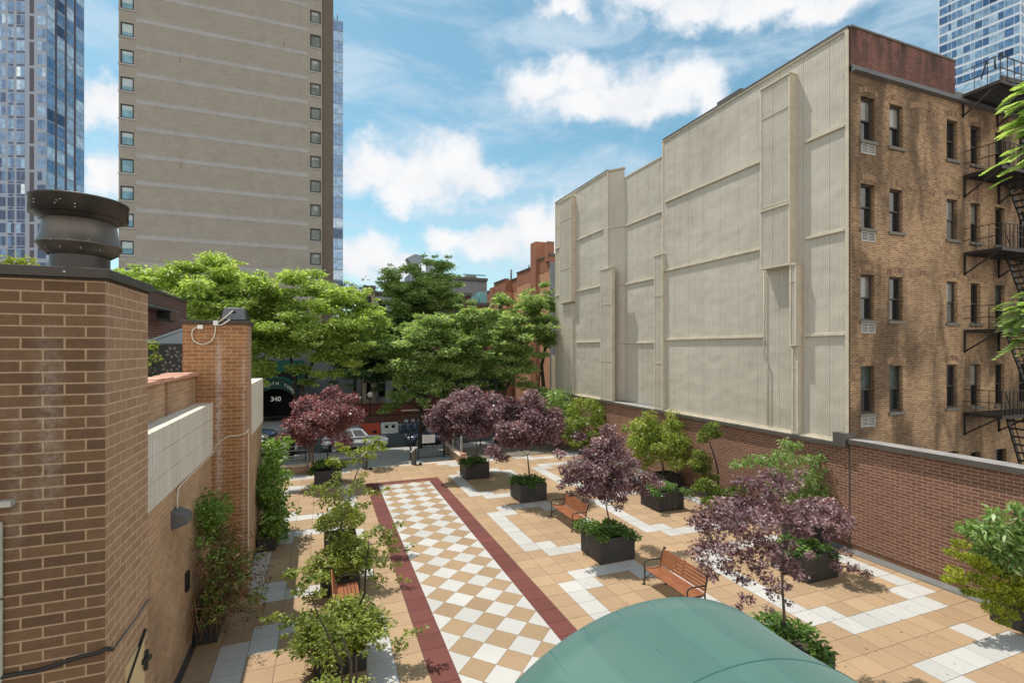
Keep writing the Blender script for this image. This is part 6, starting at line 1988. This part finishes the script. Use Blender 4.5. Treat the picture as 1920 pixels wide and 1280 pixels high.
street_tree('dark green tree in shade across the street below the brick tower', (-6.5, 51, Z0), [(-6.5, 51, Z0), (-6.5, 51, 4), (-6.3, 51, 7)],
            ball((-6.5, 51, 8.6), (4.5, 2.6, 3.2), 50, 41, (0.9, 1.3), .4, -0.7), 'lf_street', 700)

# branch of a compound-leaved tree hanging in from the right, near the camera
nt_ = thing('locust_tree', 'bright compound-leaved branches reaching in at the right edge before the fire escape', 'tree', (11.3, 3.0, 0))
mb = MB()
mb.tube([(11.3, 3.0, 0), (11.2, 3.05, 4), (11.25, 3.1, 8), (11.2, 3.2, 10.8)], [.16, .14, .1, .05], 10)
lf = Leaves(900)
rs = random.Random(12)
for px, py, yy, n, m_ in ((1925, 160, 4.2, 9, .6), (1935, 230, 4.1, 9, .6), (1930, 290, 4.1, 6, .55), (1930, 590, 4.1, 9, .35), (1945, 195, 4.0, 8, .6), (1940, 560, 4.1, 6, .35), (1940, 630, 4.1, 6, .3)):
    tip = at(px, py, yy)
    src = (11.2, 3.15, tip[2] - 0.5 if tip[2] > 8 else tip[2] + .4)
    mb.tube(branch_path(src, tip, np.random.default_rng(n), -.05), [.03, .022, .015, .01, .005], 6, cap=False)
    for k in range(n + 5):
        a = rs.uniform(-1.1, 1.1)
        base_ = (tip[0] + rs.uniform(-.05, .3), tip[1] + rs.uniform(-.25, .25), tip[2] + rs.uniform(-.26, .2))
        d_ = (-0.9 * math.cos(a), 0.3 + .55 * math.sin(a), rs.uniform(-.35, .15))
        lf.frond(base_, d_, 8, rs.uniform(.24, .36), 0.095, 0.125, m_ + rs.uniform(-.1, .15), .35)
mb.build('trunk', M['bark'], nt_)
lf.build('crown', M['lf_street'], nt_)
# ------------------------------------------------------------------ cars
def make_car(name, label, x0, yc, L, W, Hh, paint, suv=True, face=1, loc_z=STREET_Z):
    """car lying along x; face=+1 drives towards +x. Built around its own origin."""
    t = thing(name, label, 'car', (0, 0, 0))
    f = face
    hw = W / 2
    belt = Hh * 0.60
    def ring(x, w, z0, z1, r=0.10):
        w2 = w / 2
        return [(x, -w2 + r * .3, z0), (x, -w2, z0 + r), (x, -w2, z1 - r * 1.6), (x, -w2 + r * 1.2, z1), (x, w2 - r * 1.2, z1), (x, w2, z1 - r * 1.6), (x, w2, z0 + r), (x, w2 - r * .3, z0)]
    zs = 0.24
    hood = belt * (0.98 if suv else .92)
    st = [(-.5, .80, zs + .18, belt * .86), (-.485, .93, zs + .05, belt * .95), (-.42, .99, zs, belt), (-.2, 1, zs - .02, belt * 1.0), (.1, 1, zs - .02, belt * 1.0), (.22, 1, zs, hood), (.38, .98, zs, hood * .93), (.46, .93, zs + .04, hood * .84), (.49, .86, zs + .1, hood * .74), (.5, .72, zs + .16, hood * .62)]
    mb = MB(); mb.loft([ring(s[0] * L * f, s[1] * W, s[2], s[3]) for s in st], 0, True, True)
    body = mb.build('body', paint, t, bevel=0.0, subsurf=1)
    # cabin: base ring and roof ring
    xb0, xb1 = (-.47, .22) if suv else (-.40, .20)
    xr0, xr1 = (-.40, .06) if suv else (-.24, .04)
    def cab(x0_, x1_, w, z, n=1): return [(x0_ * L * f, -w / 2, z), (x1_ * L * f, -w / 2, z), (x1_ * L * f, w / 2, z), (x0_ * L * f, w / 2, z)]
    mb = MB(); mb.loft([cab(xb0, xb1, W * .93, belt - .04), cab((xb0 * .3 + xr0 * .7), (xb1 * .3 + xr1 * .7), W * .80, Hh - .13), cab(xr0, xr1, W * .74, Hh - .03), cab(xr0 + .04, xr1 - .05, W * .62, Hh)], 0, True, False)
    cabin = mb.build('roof', paint, t, bevel=0.03, seg=3)
    # glass
    def lerp(a, b, k): return tuple(a[i] + (b[i] - a[i]) * k for i in range(3))
    low = cab(xb0, xb1, W * .93, belt - .04); up = cab((xb0 * .3 + xr0 * .7), (xb1 * .3 + xr1 * .7), W * .80, Hh - .13)
    def panel(a, b, c, d, nrm, nm):
        cx = [(a[i] + b[i] + c[i] + d[i]) / 4 for i in range(3)]
        q = [lerp(p, cx, .07) for p in (a, b, c, d)]
        mb = MB(); mb.face([tuple(p[i] + nrm[i] * .012 for i in range(3)) for p in q]); return mb.build(nm, M['pane'], cabin)
    panel(lerp(low[1], up[1], .12), lerp(low[2], up[2], .12), lerp(low[2], up[2], .98), lerp(low[1], up[1], .98), (f, 0, .5), 'windscreen')
    panel(lerp(low[0], up[0], .2), lerp(low[3], up[3], .2), lerp(low[3], up[3], .98), lerp(low[0], up[0], .98), (-f, 0, .5), 'rear_window')
    for side, (i0, i1) in ((-1, (0, 1)), (1, (3, 2))):
        for k0, k1 in ((.06, .36), (.38, .66), (.68, .94)):
            a = lerp(lerp(low[i0], low[i1], k0), lerp(up[i0], up[i1], k0), .14); b = lerp(lerp(low[i0], low[i1], k1), lerp(up[i0], up[i1], k1), .14)
            c = lerp(lerp(low[i0], low[i1], k1), lerp(up[i0], up[i1], k1), .96); d = lerp(lerp(low[i0], low[i1], k0), lerp(up[i0], up[i1], k0), .96)
            panel(a, b, c, d, (0, side, .3), 'side_window')
    r = 0.34 if suv else .32
    for xw in (-.31, .32):
        for s in (-1, 1):
            y = s * (hw - 0.02)
            mb = MB(); mb.lathe([(r * .62, -.10), (r * .95, -.11), (r, -.06), (r, .06), (r * .95, .11), (r * .62, .10)], (xw * L * f, y - s * .06, r), 24, axis='y', closed=True)
            w = mb.build('wheel', M['rubber'], t)
            mb = MB(); mb.lathe([(0, .095 * s), (r * .2, .10 * s), (r * .58, .085 * s), (r * .64, .10 * s)], (xw * L * f, y - s * .06, r), 20, axis='y'); mb.build('rim', M['rim'], w)
            mb = MB(); mb.lathe([(r * 1.02, -.02 * s), (r * 1.15, .01 * s), (r * 1.15, .03 * s), (r * 1.0, .0)], (xw * L * f, y - s * .0, r), 24, axis='y'); mb.build('wheel_arch', M['rubber'], t)
    for s in (-1, 1):
        mb = MB(); mb.obox((.475 * L * f, s * W * .36, hood * .72), (1, 0, 0), (0, 1, 0), (0, 0, 1), .08, .16, .06); mb.build('headlight', M['headlamp'], t, bevel=.02)
        mb = MB(); mb.obox((-.485 * L * f, s * W * .38, belt * .8), (1, 0, 0), (0, 1, 0), (0, 0, 1), .05, .12, .08); mb.build('tail_light', M['taillamp'], t, bevel=.02)
        mb = MB(); mb.obox((.17 * L * f, s * (hw + .05), belt + .05), (1, 0, 0), (0, 1, 0), (0, 0, 1), .07, .09, .06); mb.build('mirror', paint, t, bevel=.02)
    mb = MB(); mb.box(.488 * L * f, .502 * L * f, -W * .28, W * .28, .34, .50); mb.build('grille', M['dark_metal'], t)
    t.location = (x0 + L / 2, yc, loc_z)
    return t


make_car('parked_car', 'silver sport-utility car parked behind the reddish maple, facing right', 0.0, 37.4, 4.55, 1.85, 1.66, M['paint_silver'])
make_car('parked_car', 'dark blue car parked behind the plaza gate', 5.9, 37.5, 4.5, 1.84, 1.62, M['paint_blue'], True, -1)
make_car('parked_car', 'warm grey sedan parked by the trunk of the leaning street tree', -6.1, 37.3, 4.7, 1.82, 1.46, M['paint_beige'], False)
make_car('parked_car', 'blue sedan on the far side of the street at the left', -8.0, 44.3, 4.6, 1.82, 1.45, M['paint_lblue'], False)
make_car('parked_car', 'blue-grey car on the far side of the street above the gate', 8.2, 44.8, 4.6, 1.84, 1.6, M['paint_lblue'], True, -1)

# ------------------------------------------------------------------ gate, fences, railings, kerb walls
gt = thing('plaza_gate', 'black iron plaza gate with a white notice panel standing open by the kerb', 'gate', (5.3, 31.7, -0.17))
mb = MB()
gx0, gx1, gy = 5.30, 7.45, 31.75
for z in (0.02, 1.42, 1.60): mb.box(gx0 + .08, gx1 - .08, gy - .015, gy + .015, z - .02 - .1, z + .02 - .1)
n = 19
for k in range(n):
    x = gx0 + .08 + (gx1 - gx0 - .16) * (k + .5) / n; mb.box(x - .009, x + .009, gy - .009, gy + .009, -.1, 1.5)
mb.build('gate_leaf', M['dark_metal'], gt)
for x in (gx0, gx1):
    mb = MB(); mb.box(x - .05, x + .05, gy - .05, gy + .05, -.17, 1.62); mb.build('post', M['dark_metal'], gt, bevel=.006)
mb = MB(); mb.box(5.72, 5.78, 31.55, 31.61, -.17, 1.60); mb.build('post', M['dark_metal'], gt)
mb = MB(); mb.box(6.02, 6.85, gy - .04, gy - .02, 0.82, 1.36); mb.build('notice_panel', M['white_paint'], gt)
mb = MB()
for k in range(7): mb.box(6.06 + k * .115, 6.075 + k * .115, gy - .048, gy - .041, .82, 1.36)
mb.build('panel_bar', M['dark_metal'], gt)
mb = MB(); mb.box(7.51, 8.0, gy - .015, gy + .015, 1.2, 1.24); mb.box(7.51, 8.0, gy - .015, gy + .015, 0.0, .04)
for k in range(5): mb.box(7.55 + k * .1, 7.565 + k * .1, gy - .009, gy + .009, 0, 1.2)
mb.build('side_panel', M['dark_metal'], gt)


def fence(label, x0, x1, y, z, h, step=0.12, name='iron_fence', dirx=True):
    t = thing(name, label, 'fence', (x0, y, z))
    mb = MB()
    for zz in (z + .12, z + h - .05): mb.box(x0, x1, y - .015, y + .015, zz - .018, zz + .018)
    k = x0 + step / 2
    while k < x1:
        mb.box(k - .008, k + .008, y - .008, y + .008, z + .02, z + h); k += step
    mb.build('bars', M['dark_metal'], t)
    for x in np.linspace(x0, x1, max(2, int((x1 - x0) / 2.0) + 1)):
        mb = MB(); mb.box(x - .03, x + .03, y - .03, y + .03, z, z + h + .06); mb.build('post', M['dark_metal'], t)
    return t


fence('black iron fence in front of the reddish maple at the plaza end', -0.45, 2.5, 32.0, -0.05, 1.1)
fence('black iron fence along the pavement behind the left railing', -7.0, -0.9, 33.6, -0.2, 1.15)
fence('black iron fence in the far right corner beyond the purple maples', 10.5, 17.2, 33.6, -0.1, 1.9, .14)
rl = thing('hand_railing', 'grey steel railing with flat rails above the left brick kerb wall', 'railing', (-3.9, 30.2, 0.4))
mb = MB()
for z in (0.62, 0.92, 1.22, 1.45): mb.tube([(-4.0, 30.0, z), (-0.62, 30.0, z)], 0.018, 6)
mb.tube([(-3.3, 29.75, .50), (-3.3, 29.75, .95), (-1.15, 29.75, .95), (-1.25, 29.75, .5)], .02, 6)
mb.build('rail', M['ac'], rl)
for x in (-3.9, -0.6):
    mb = MB(); mb.box(x - .05, x + .05, 29.95, 30.05, .4, 1.55); mb.build('post', simple('bronze_post_%d' % (x * 10), (0.12, 0.085, 0.06), .5, .3), rl)
kw = thing('kerb_wall', 'low brick kerb wall with pale cap at the left end of the plaza', 'wall', (-2.5, 29.9, 0))
mb = MB(); mb.box(-4.2, -0.75, 29.72, 30.1, -0.1, 0.38); mb.build('brick_face', M['ubrick_lit_side'], kw)
mb = MB(); mb.box(-4.25, -0.72, 29.66, 30.14, 0.383, 0.46); mb.build('cap', M['edge_stone'], kw, bevel=.01)
pd = thing('stone_pedestal', 'salmon stone pedestal with bronze pole beside the left planter', 'pedestal', (-0.45, 29.5, 0))
mb = MB(); mb.box(-0.68, -0.22, 29.28, 29.72, 0, .16); mb.box(-0.72, -0.18, 29.24, 29.76, .163, .24); mb.box(-.62, -.28, 29.34, 29.66, .243, .62); mb.build('base', M['terracotta'], pd, bevel=.015)
mb = MB(); mb.box(-.50, -.40, 29.45, 29.55, .62, 1.75); mb.build('pole', simple('bronze_pole', (0.15, 0.10, 0.07), .5, .3), pd)
b_ = MB(); b_.box(-2.72, -0.75, 28.55, 29.5, -0.004, 0.008); structure(b_, 'concrete_strip', M['walk'])
rw = thing('ramp_wall', 'low brick ramp wall with pale coping right of the gate', 'wall', (8.0, 31, 0))
mb = MB(); mb.box(7.83, 8.16, 29.12, 33.6, -.3, .36); mb.build('brick_face', M['ubrick_lit_side'], rw)
mb = MB(); mb.box(7.78, 8.21, 29.06, 33.65, .363, .43); mb.build('coping', M['edge_stone'], rw, bevel=.012)
mb = MB(); mb.box(7.86, 8.2, 29.0, 29.34, .433, .56); mb.build('end_block', M['terracotta'], rw, bevel=.01)
rr_ = thing('hand_railing', 'bronze railing standing on the right ramp wall behind the maple planter', 'railing', (8.0, 31, .43))
mb = MB()
for z in (.72, 1.0, 1.28): mb.tube([(8.0, 29.55, z), (8.0, 33.3, z)], .022, 6)
for k in range(24): mb.box(7.992, 8.008, 29.7 + k * .15, 29.715 + k * .15, .5, 1.28)
mb.build('rail', M['dark_metal'], rr_)
for y in (29.5, 31.5, 33.4):
    mb = MB(); mb.box(7.94, 8.06, y - .06, y + .06, .43, 1.5); mb.build('post', M['ac'], rr_)
for k, (x, y, lab) in enumerate(((2.32, 29.62, 'slant-topped metal entry post left of the plaza opening'), (5.12, 29.68, 'slant-topped metal entry post in front of the open gate'))):
    e = thing('entry_post', lab, 'post', (x, y, 0), 'entry posts at the plaza opening')
    mb = MB(); mb.loft([[(x - .13, y - .09, 0), (x + .13, y - .09, 0), (x + .13, y + .09, 0), (x - .13, y + .09, 0)], [(x - .13, y - .09, .72), (x + .13, y - .09, .95), (x + .13, y + .09, .95), (x - .13, y + .09, .72)]])
    mb.build('housing', M['grey_box'], e, bevel=.01)
    mb = MB(); mb.obox((x - .005, y, .86), (.75, 0, .66), (0, 1, 0), (-.66, 0, .75), .21, .12, .025); mb.build('top_plate', M['ac'], e, bevel=.008)
    mb = MB(); mb.box(x + .10, x + .16, y - .1, y + .1, 0, .9); mb.build('leg', M['dark_metal'], e)
for x, y, lab in ((2.62, 29.3, 'small dark door stop on the paving left of the opening'), (5.48, 29.38, 'small dark door stop on the paving by the gate')):
    mb = MB(); mb.obox((x, y, .06), (.8, -.6, 0), (.6, .8, 0), (0, 0, 1), .10, .04, .05); tag(mb.build('door_stop', M['dark_metal'], bevel=.015), lab, 'door stop')

# ------------------------------------------------------------------ far side of the street
lp = thing('street_lamp', 'black post lamp with a pale globe across the street behind the reddish maple', 'street lamp', (4.25, 48.0, Z0))
mb = MB(); mb.lathe([(.16, 0), (.16, .25), (.09, .35), (.06, .9), (.05, 2.3), (.09, 2.4), (.05, 2.45), (.10, 2.55)], (4.25, 48.0, Z0), 12); mb.build('post', M['dark_metal'], lp)
mb = MB(); mb.lathe([(.10, 2.56), (.20, 2.66), (.24, 2.82), (.18, 3.0), (.05, 3.08), (0, 3.1)], (4.25, 48.0, Z0), 16); mb.build('globe', M['lamp_glass'], lp)
hd = thing('construction_fence', 'rust-red construction hoarding with poles across the street', 'fence', (7, 48.8, Z0))
mb = MB(); mb.box(1.0, 16.0, 48.8, 48.86, Z0 + .05, 1.75); mb.build('hoarding', M['brick_red_net'], hd)
mb = MB(); mb.box(1.0, 16.0, 48.70, 48.76, .55, .72); mb.box(1.0, 16, 48.70, 48.76, 1.60, 1.66); mb.build('rail', M['rust_iron'], hd)
mb = MB(); mb.box(7.2, 11.0, 48.62, 48.68, .85, 1.0); mb.build('pale_board', M['edge_stone'], hd)
for x in np.arange(1.2, 16, 1.1):
    mb = MB(); mb.tube([(x, 48.66, Z0), (x, 48.66, 2.3)], .035, 6); mb.build('pole', M['rust_iron'], hd)
mb = MB(); mb.box(2.0, 9.5, 47.9, 48.4, Z0, Z0 + .75); tag(mb.build('lumber_stack', M['rust_iron'], bevel=.03), 'dark reddish stack of boards in front of the hoarding', 'boards')
bw = thing('road_barrier', 'white road barrier with two dark round holes in front of the hoarding', 'barrier', (5.6, 43.6, STREET_Z))
mb = MB(); mb.loft([[(4.75, 43.35, STREET_Z), (6.2, 43.35, STREET_Z), (6.2, 43.95, STREET_Z), (4.75, 43.95, STREET_Z)], [(4.75, 43.42, .05), (6.2, 43.42, .05), (6.2, 43.88, .05), (4.75, 43.88, .05)], [(4.78, 43.5, .56), (6.17, 43.5, .56), (6.17, 43.8, .56), (4.78, 43.8, .56)]]); mb.build('body', M['white_paint'], bw, bevel=.03)
for x in (5.22, 5.78):
    mb = MB(); mb.lathe([(0, -.03), (.15, -.03), (.16, 0)], (x, 43.46, .22), 20, axis='y'); mb.build('hole', M['black_void'], bw)
mb = MB()
for x, z in ((5.1, .46), (5.5, .44), (5.85, .45), (5.35, -.05), (5.68, -.03)): mb.obox((x, 43.46, z), (1, 0, .1), (0, 1, 0), (-.1, 0, 1), .07, .03, .02)
mb.build('scuff', M['rubber'], bw)
bo = thing('road_barrier', 'orange-red plastic road barrier beside the white one', 'barrier', (4, 43.6, STREET_Z))
mb = MB(); mb.loft([[(2.9, 43.35, STREET_Z), (4.7, 43.35, STREET_Z), (4.7, 43.95, STREET_Z), (2.9, 43.95, STREET_Z)], [(2.9, 43.42, .05), (4.7, 43.42, .05), (4.7, 43.88, .05), (2.9, 43.88, .05)], [(2.95, 43.52, .56), (4.65, 43.52, .56), (4.65, 43.8, .56), (2.95, 43.8, .56)]]); mb.build('body', M['orange'], bo, bevel=.03)
mb = MB()
for x in (3.35, 4.2): mb.box(x - .16, x + .16, 43.33, 43.40, -.2, -.02)
mb.build('slot', M['black_void'], bo)


def make_bike():
    t = thing('bicycle', None, 'bicycle', (0, 0, 0))
    for x in (-.52, .52):
        mb = MB(); mb.lathe([(.33 + .022 * math.cos(a), .022 * math.sin(a)) for a in np.linspace(0, 2 * math.pi, 7)[:-1]], (x, 0, .35), 20, axis='y', closed=True); w = mb.build('wheel', M['rubber'], t)
        mb = MB()
        for k in range(8):
            a = k * math.pi / 4; mb.bar((x, 0, .35), (x + .32 * math.cos(a), 0, .35 + .32 * math.sin(a)), .006)
        mb.build('spokes', M['chrome'], w)
    mb = MB()
    for p, q in (((-.52, 0, .35), (-.08, 0, .32)), ((-.08, 0, .32), (-.2, 0, .85)), ((-.52, 0, .35), (-.18, 0, .75)), ((-.08, 0, .32), (.36, 0, .8)), ((.36, 0, .95), (.52, 0, .35))): mb.tube([p, q], .03, 8)
    mb.build('frame', M['paint_lblue'], t)
    mb = MB(); mb.lathe([(.37, -.05), (.40, -.05), (.40, .05), (.37, .05)], (-.52, 0, .35), 20, axis='y', closed=True); mb.build('mudguard', M['paint_lblue'], t)
    mb = MB(); mb.obox((-.22, 0, .92), (1, 0, 0), (0, 1, 0), (0, 0, 1), .13, .07, .03); mb.build('saddle', M['rubber'], t, bevel=.02)
    mb = MB(); mb.tube([(.30, -.28, 1.05), (.36, -.1, 1.0), (.36, .1, 1.0), (.30, .28, 1.05)], .015, 6); mb.build('handlebar', M['dark_metal'], t)
    mb = MB(); mb.box(.45, .70, -.14, .14, .75, .98); mb.build('basket', M['white_paint'], t)
    return t


bk = make_bike()
for k in range(3):
    o = bk if k == 0 else copy_tree(bk)
    o.location = (6.75 + k * .62, 43.9 + .1 * k, STREET_Z); o.rotation_euler.z = rad(62)
    o['label'] = ('blue hire bicycle nearest the white road barrier', 'blue hire bicycle in the middle of the row of three', 'blue hire bicycle at the right end of the row of three')[k]; o['group'] = 'blue hire bicycles across the street'
# ------------------------------------------------------------------ sun, sky and clouds
SUN_TO = Vector((-0.23, 0.38, 1.0)).normalized()
sl = bpy.data.lights.new('sun', 'SUN')
sl.energy = SUN_E; sl.angle = rad(0.55); sl.color = (1.0, 0.955, 0.88)
so = bpy.data.objects.new('sun', sl); COL.objects.link(so)
so.rotation_euler = (-SUN_TO).to_track_quat('-Z', 'Y').to_euler()
so.location = (0, 0, 60)

w = bpy.data.worlds.new('World'); scene.world = w; w.use_nodes = True
nt = w.node_tree
for n_ in list(nt.nodes): nt.nodes.remove(n_)
h = N(nt)
sky = h.node('ShaderNodeTexSky', sky_type='NISHITA')
sky.sun_disc = False
sky.sun_elevation = math.asin(SUN_TO.z); sky.sun_rotation = math.atan2(SUN_TO.x, SUN_TO.y)
sky.air_density = 1.0; sky.dust_density = 0.6; sky.ozone_density = 1.6
tc = h.node('ShaderNodeTexCoord')
dirv = tc.outputs['Generated']
nrm = h.node('ShaderNodeVectorMath', operation='NORMALIZE'); h.link(dirv, nrm.inputs[0])
D = nrm.outputs[0]
sx = h.node('ShaderNodeSeparateXYZ'); h.link(D, sx.inputs[0])
az = h.math('ARCTAN2', sx.outputs[0], sx.outputs[1]); el = h.math('ARCSINE', sx.outputs[2])
# wind-torn edges: push the direction about with fractal noise
nA = h.node('ShaderNodeTexNoise'); h.link(D, nA.inputs['Vector']); nA.inputs['Scale'].default_value = 11; nA.inputs['Detail'].default_value = 9; nA.inputs['Roughness'].default_value = .58
sc_ = h.node('ShaderNodeSeparateColor'); h.link(nA.outputs['Color'], sc_.inputs[0])
AMP = 0.125
azw = h.math('ADD', az, h.math('MULTIPLY', h.math('SUBTRACT', sc_.outputs[0], .5), AMP))
elw = h.math('ADD', el, h.math('MULTIPLY', h.math('SUBTRACT', sc_.outputs[1], .5), AMP))
fine = h.noise(D, 34, 6, .62)


def px_dir(px, py):
    x, y, z = at(px, py, 10.0)
    z -= CAM_H
    return math.atan2(x, y), math.atan2(z, math.hypot(x, y))


def puff(px, py, rx, ry):
    """round part of a cloud: value 1 at the centre, 0 at the rim"""
    a0, e0 = px_dir(px, py)
    a1, _ = px_dir(px + rx, py); _, e1 = px_dir(px, py - ry)
    du = h.math('DIVIDE', h.math('SUBTRACT', azw, a0), abs(a1 - a0)); dv = h.math('DIVIDE', h.math('SUBTRACT', elw, e0), abs(e1 - e0))
    d2 = h.math('ADD', h.math('MULTIPLY', du, du), h.math('MULTIPLY', dv, dv))
    return h.math('SUBTRACT', 1.0, h.math('SQRT', d2)), dv


CLOUDS = [[(1010, 165, 75, 55), (1080, 150, 75, 55), (1160, 185, 90, 60), (1265, 160, 80, 62), (1310, 175, 60, 52), (1100, 205, 110, 42), (1220, 205, 100, 40)],
          [(700, 320, 75, 60), (780, 335, 90, 68), (860, 318, 70, 62), (910, 335, 55, 42), (750, 375, 60, 35)],
          [(850, 455, 55, 32), (930, 460, 80, 40), (1010, 440, 70, 55), (1070, 430, 60, 60)],
          [(1060, 8, 55, 22), (1230, 5, 80, 45), (1300, 25, 70, 45), (1420, 5, 150, 45), (1560, 0, 120, 40)],
          [(195, 200, 60, 52), (230, 215, 50, 45), (170, 215, 35, 45)], [(185, 330, 60, 50), (225, 345, 60, 42), (165, 310, 30, 30)],
          [(690, 480, 75, 40), (760, 500, 70, 30), (660, 500, 60, 45)]]
mask = None; shadev = None
for c in CLOUDS:
    m_ = None; b_v = None
    for p in c:
        f, dv = puff(*p)
        m_ = f if m_ is None else h.math('SMOOTH_MAX', m_, f, .12)
    mask = m_ if mask is None else h.math('MAXIMUM', mask, m_)
dens = h.math('ADD', mask, h.math('MULTIPLY', h.math('SUBTRACT', fine, .5), .75))
cov = h.maprange(dens, -0.28, 0.56, 0, 1, True)
# thin high cloud in streaks
st = h.mapping(D, scale=(2.2, 5.5, 9.0), rot=(0, 0, .6))
ci = h.noise(st, 1.6, 8, .62, .5)
cirr = h.math('MULTIPLY', h.maprange(ci, .38, .74, 0, .8, True), h.math('MULTIPLY', h.maprange(el, .0, .2, .5, 1), h.maprange(el, .65, 1.0, 1, .3, True)))
haze = h.maprange(el, -.02, .42, .55, 0.0, True)
mp = h.node('ShaderNodeMixShader')
# colours
skyc = h.node('ShaderNodeBackground'); skyc.inputs['Strength'].default_value = SKY_S
tint = h.mix(1.0, sky.outputs[0], SKY_TINT, 'MULTIPLY')
h.link(tint, skyc.inputs['Color'])
body = h.maprange(h.math('ADD', h.math('MULTIPLY', dens, .8), h.math('MULTIPLY', fine, .35)), .25, 1.0, 0, 1, True)
ccol = h.mix(body, (0.90, 0.93, 0.97), (0.98, 0.975, 0.97))
under = h.maprange(sc_.outputs[2], .42, .62, 0, .35, True)
ccol = h.mix(under, ccol, (0.74, 0.78, 0.85))
cl = h.node('ShaderNodeBackground'); cl.inputs['Strength'].default_value = CLOUD_S; h.link(ccol, cl.inputs['Color'])
hz = h.node('ShaderNodeBackground'); hz.inputs['Color'].default_value = (0.70, 0.84, 0.96, 1); hz.inputs['Strength'].default_value = CLOUD_S * .92
m0 = h.node('ShaderNodeMixShader'); h.link(h.math('ADD', cirr, h.math('MULTIPLY', haze, .85), clamp=True), m0.inputs[0]); h.link(skyc.outputs[0], m0.inputs[1]); h.link(hz.outputs[0], m0.inputs[2])
h.link(h.math('MULTIPLY', cov, h.math('GREATER_THAN', el, .0)), mp.inputs[0]); h.link(m0.outputs[0], mp.inputs[1]); h.link(cl.outputs[0], mp.inputs[2])
# unseen bright cloud added behind the camera to fill the shaded faces
bk_n = h.noise(D, 2.6, 7, .6, .3)
fill_bank = h.math('MULTIPLY', h.maprange(sx.outputs[1], .05, -.35, 0, 1, True), h.maprange(bk_n, .30, .55, .35, 1, True))
fill_bank = h.math('MULTIPLY', fill_bank, h.math('MULTIPLY', h.maprange(el, -.05, .03, 0, 1, True), h.maprange(el, .55, .95, 1, .12, True)))
bb = h.node('ShaderNodeBackground'); bb.inputs['Color'].default_value = (1.0, .965, .91, 1); bb.inputs['Strength'].default_value = FILL_BANK_S
mb2 = h.node('ShaderNodeMixShader'); h.link(fill_bank, mb2.inputs[0]); h.link(mp.outputs[0], mb2.inputs[1]); h.link(bb.outputs[0], mb2.inputs[2])
ow = h.node('ShaderNodeOutputWorld'); h.link(mb2.outputs[0], ow.inputs['Surface'])
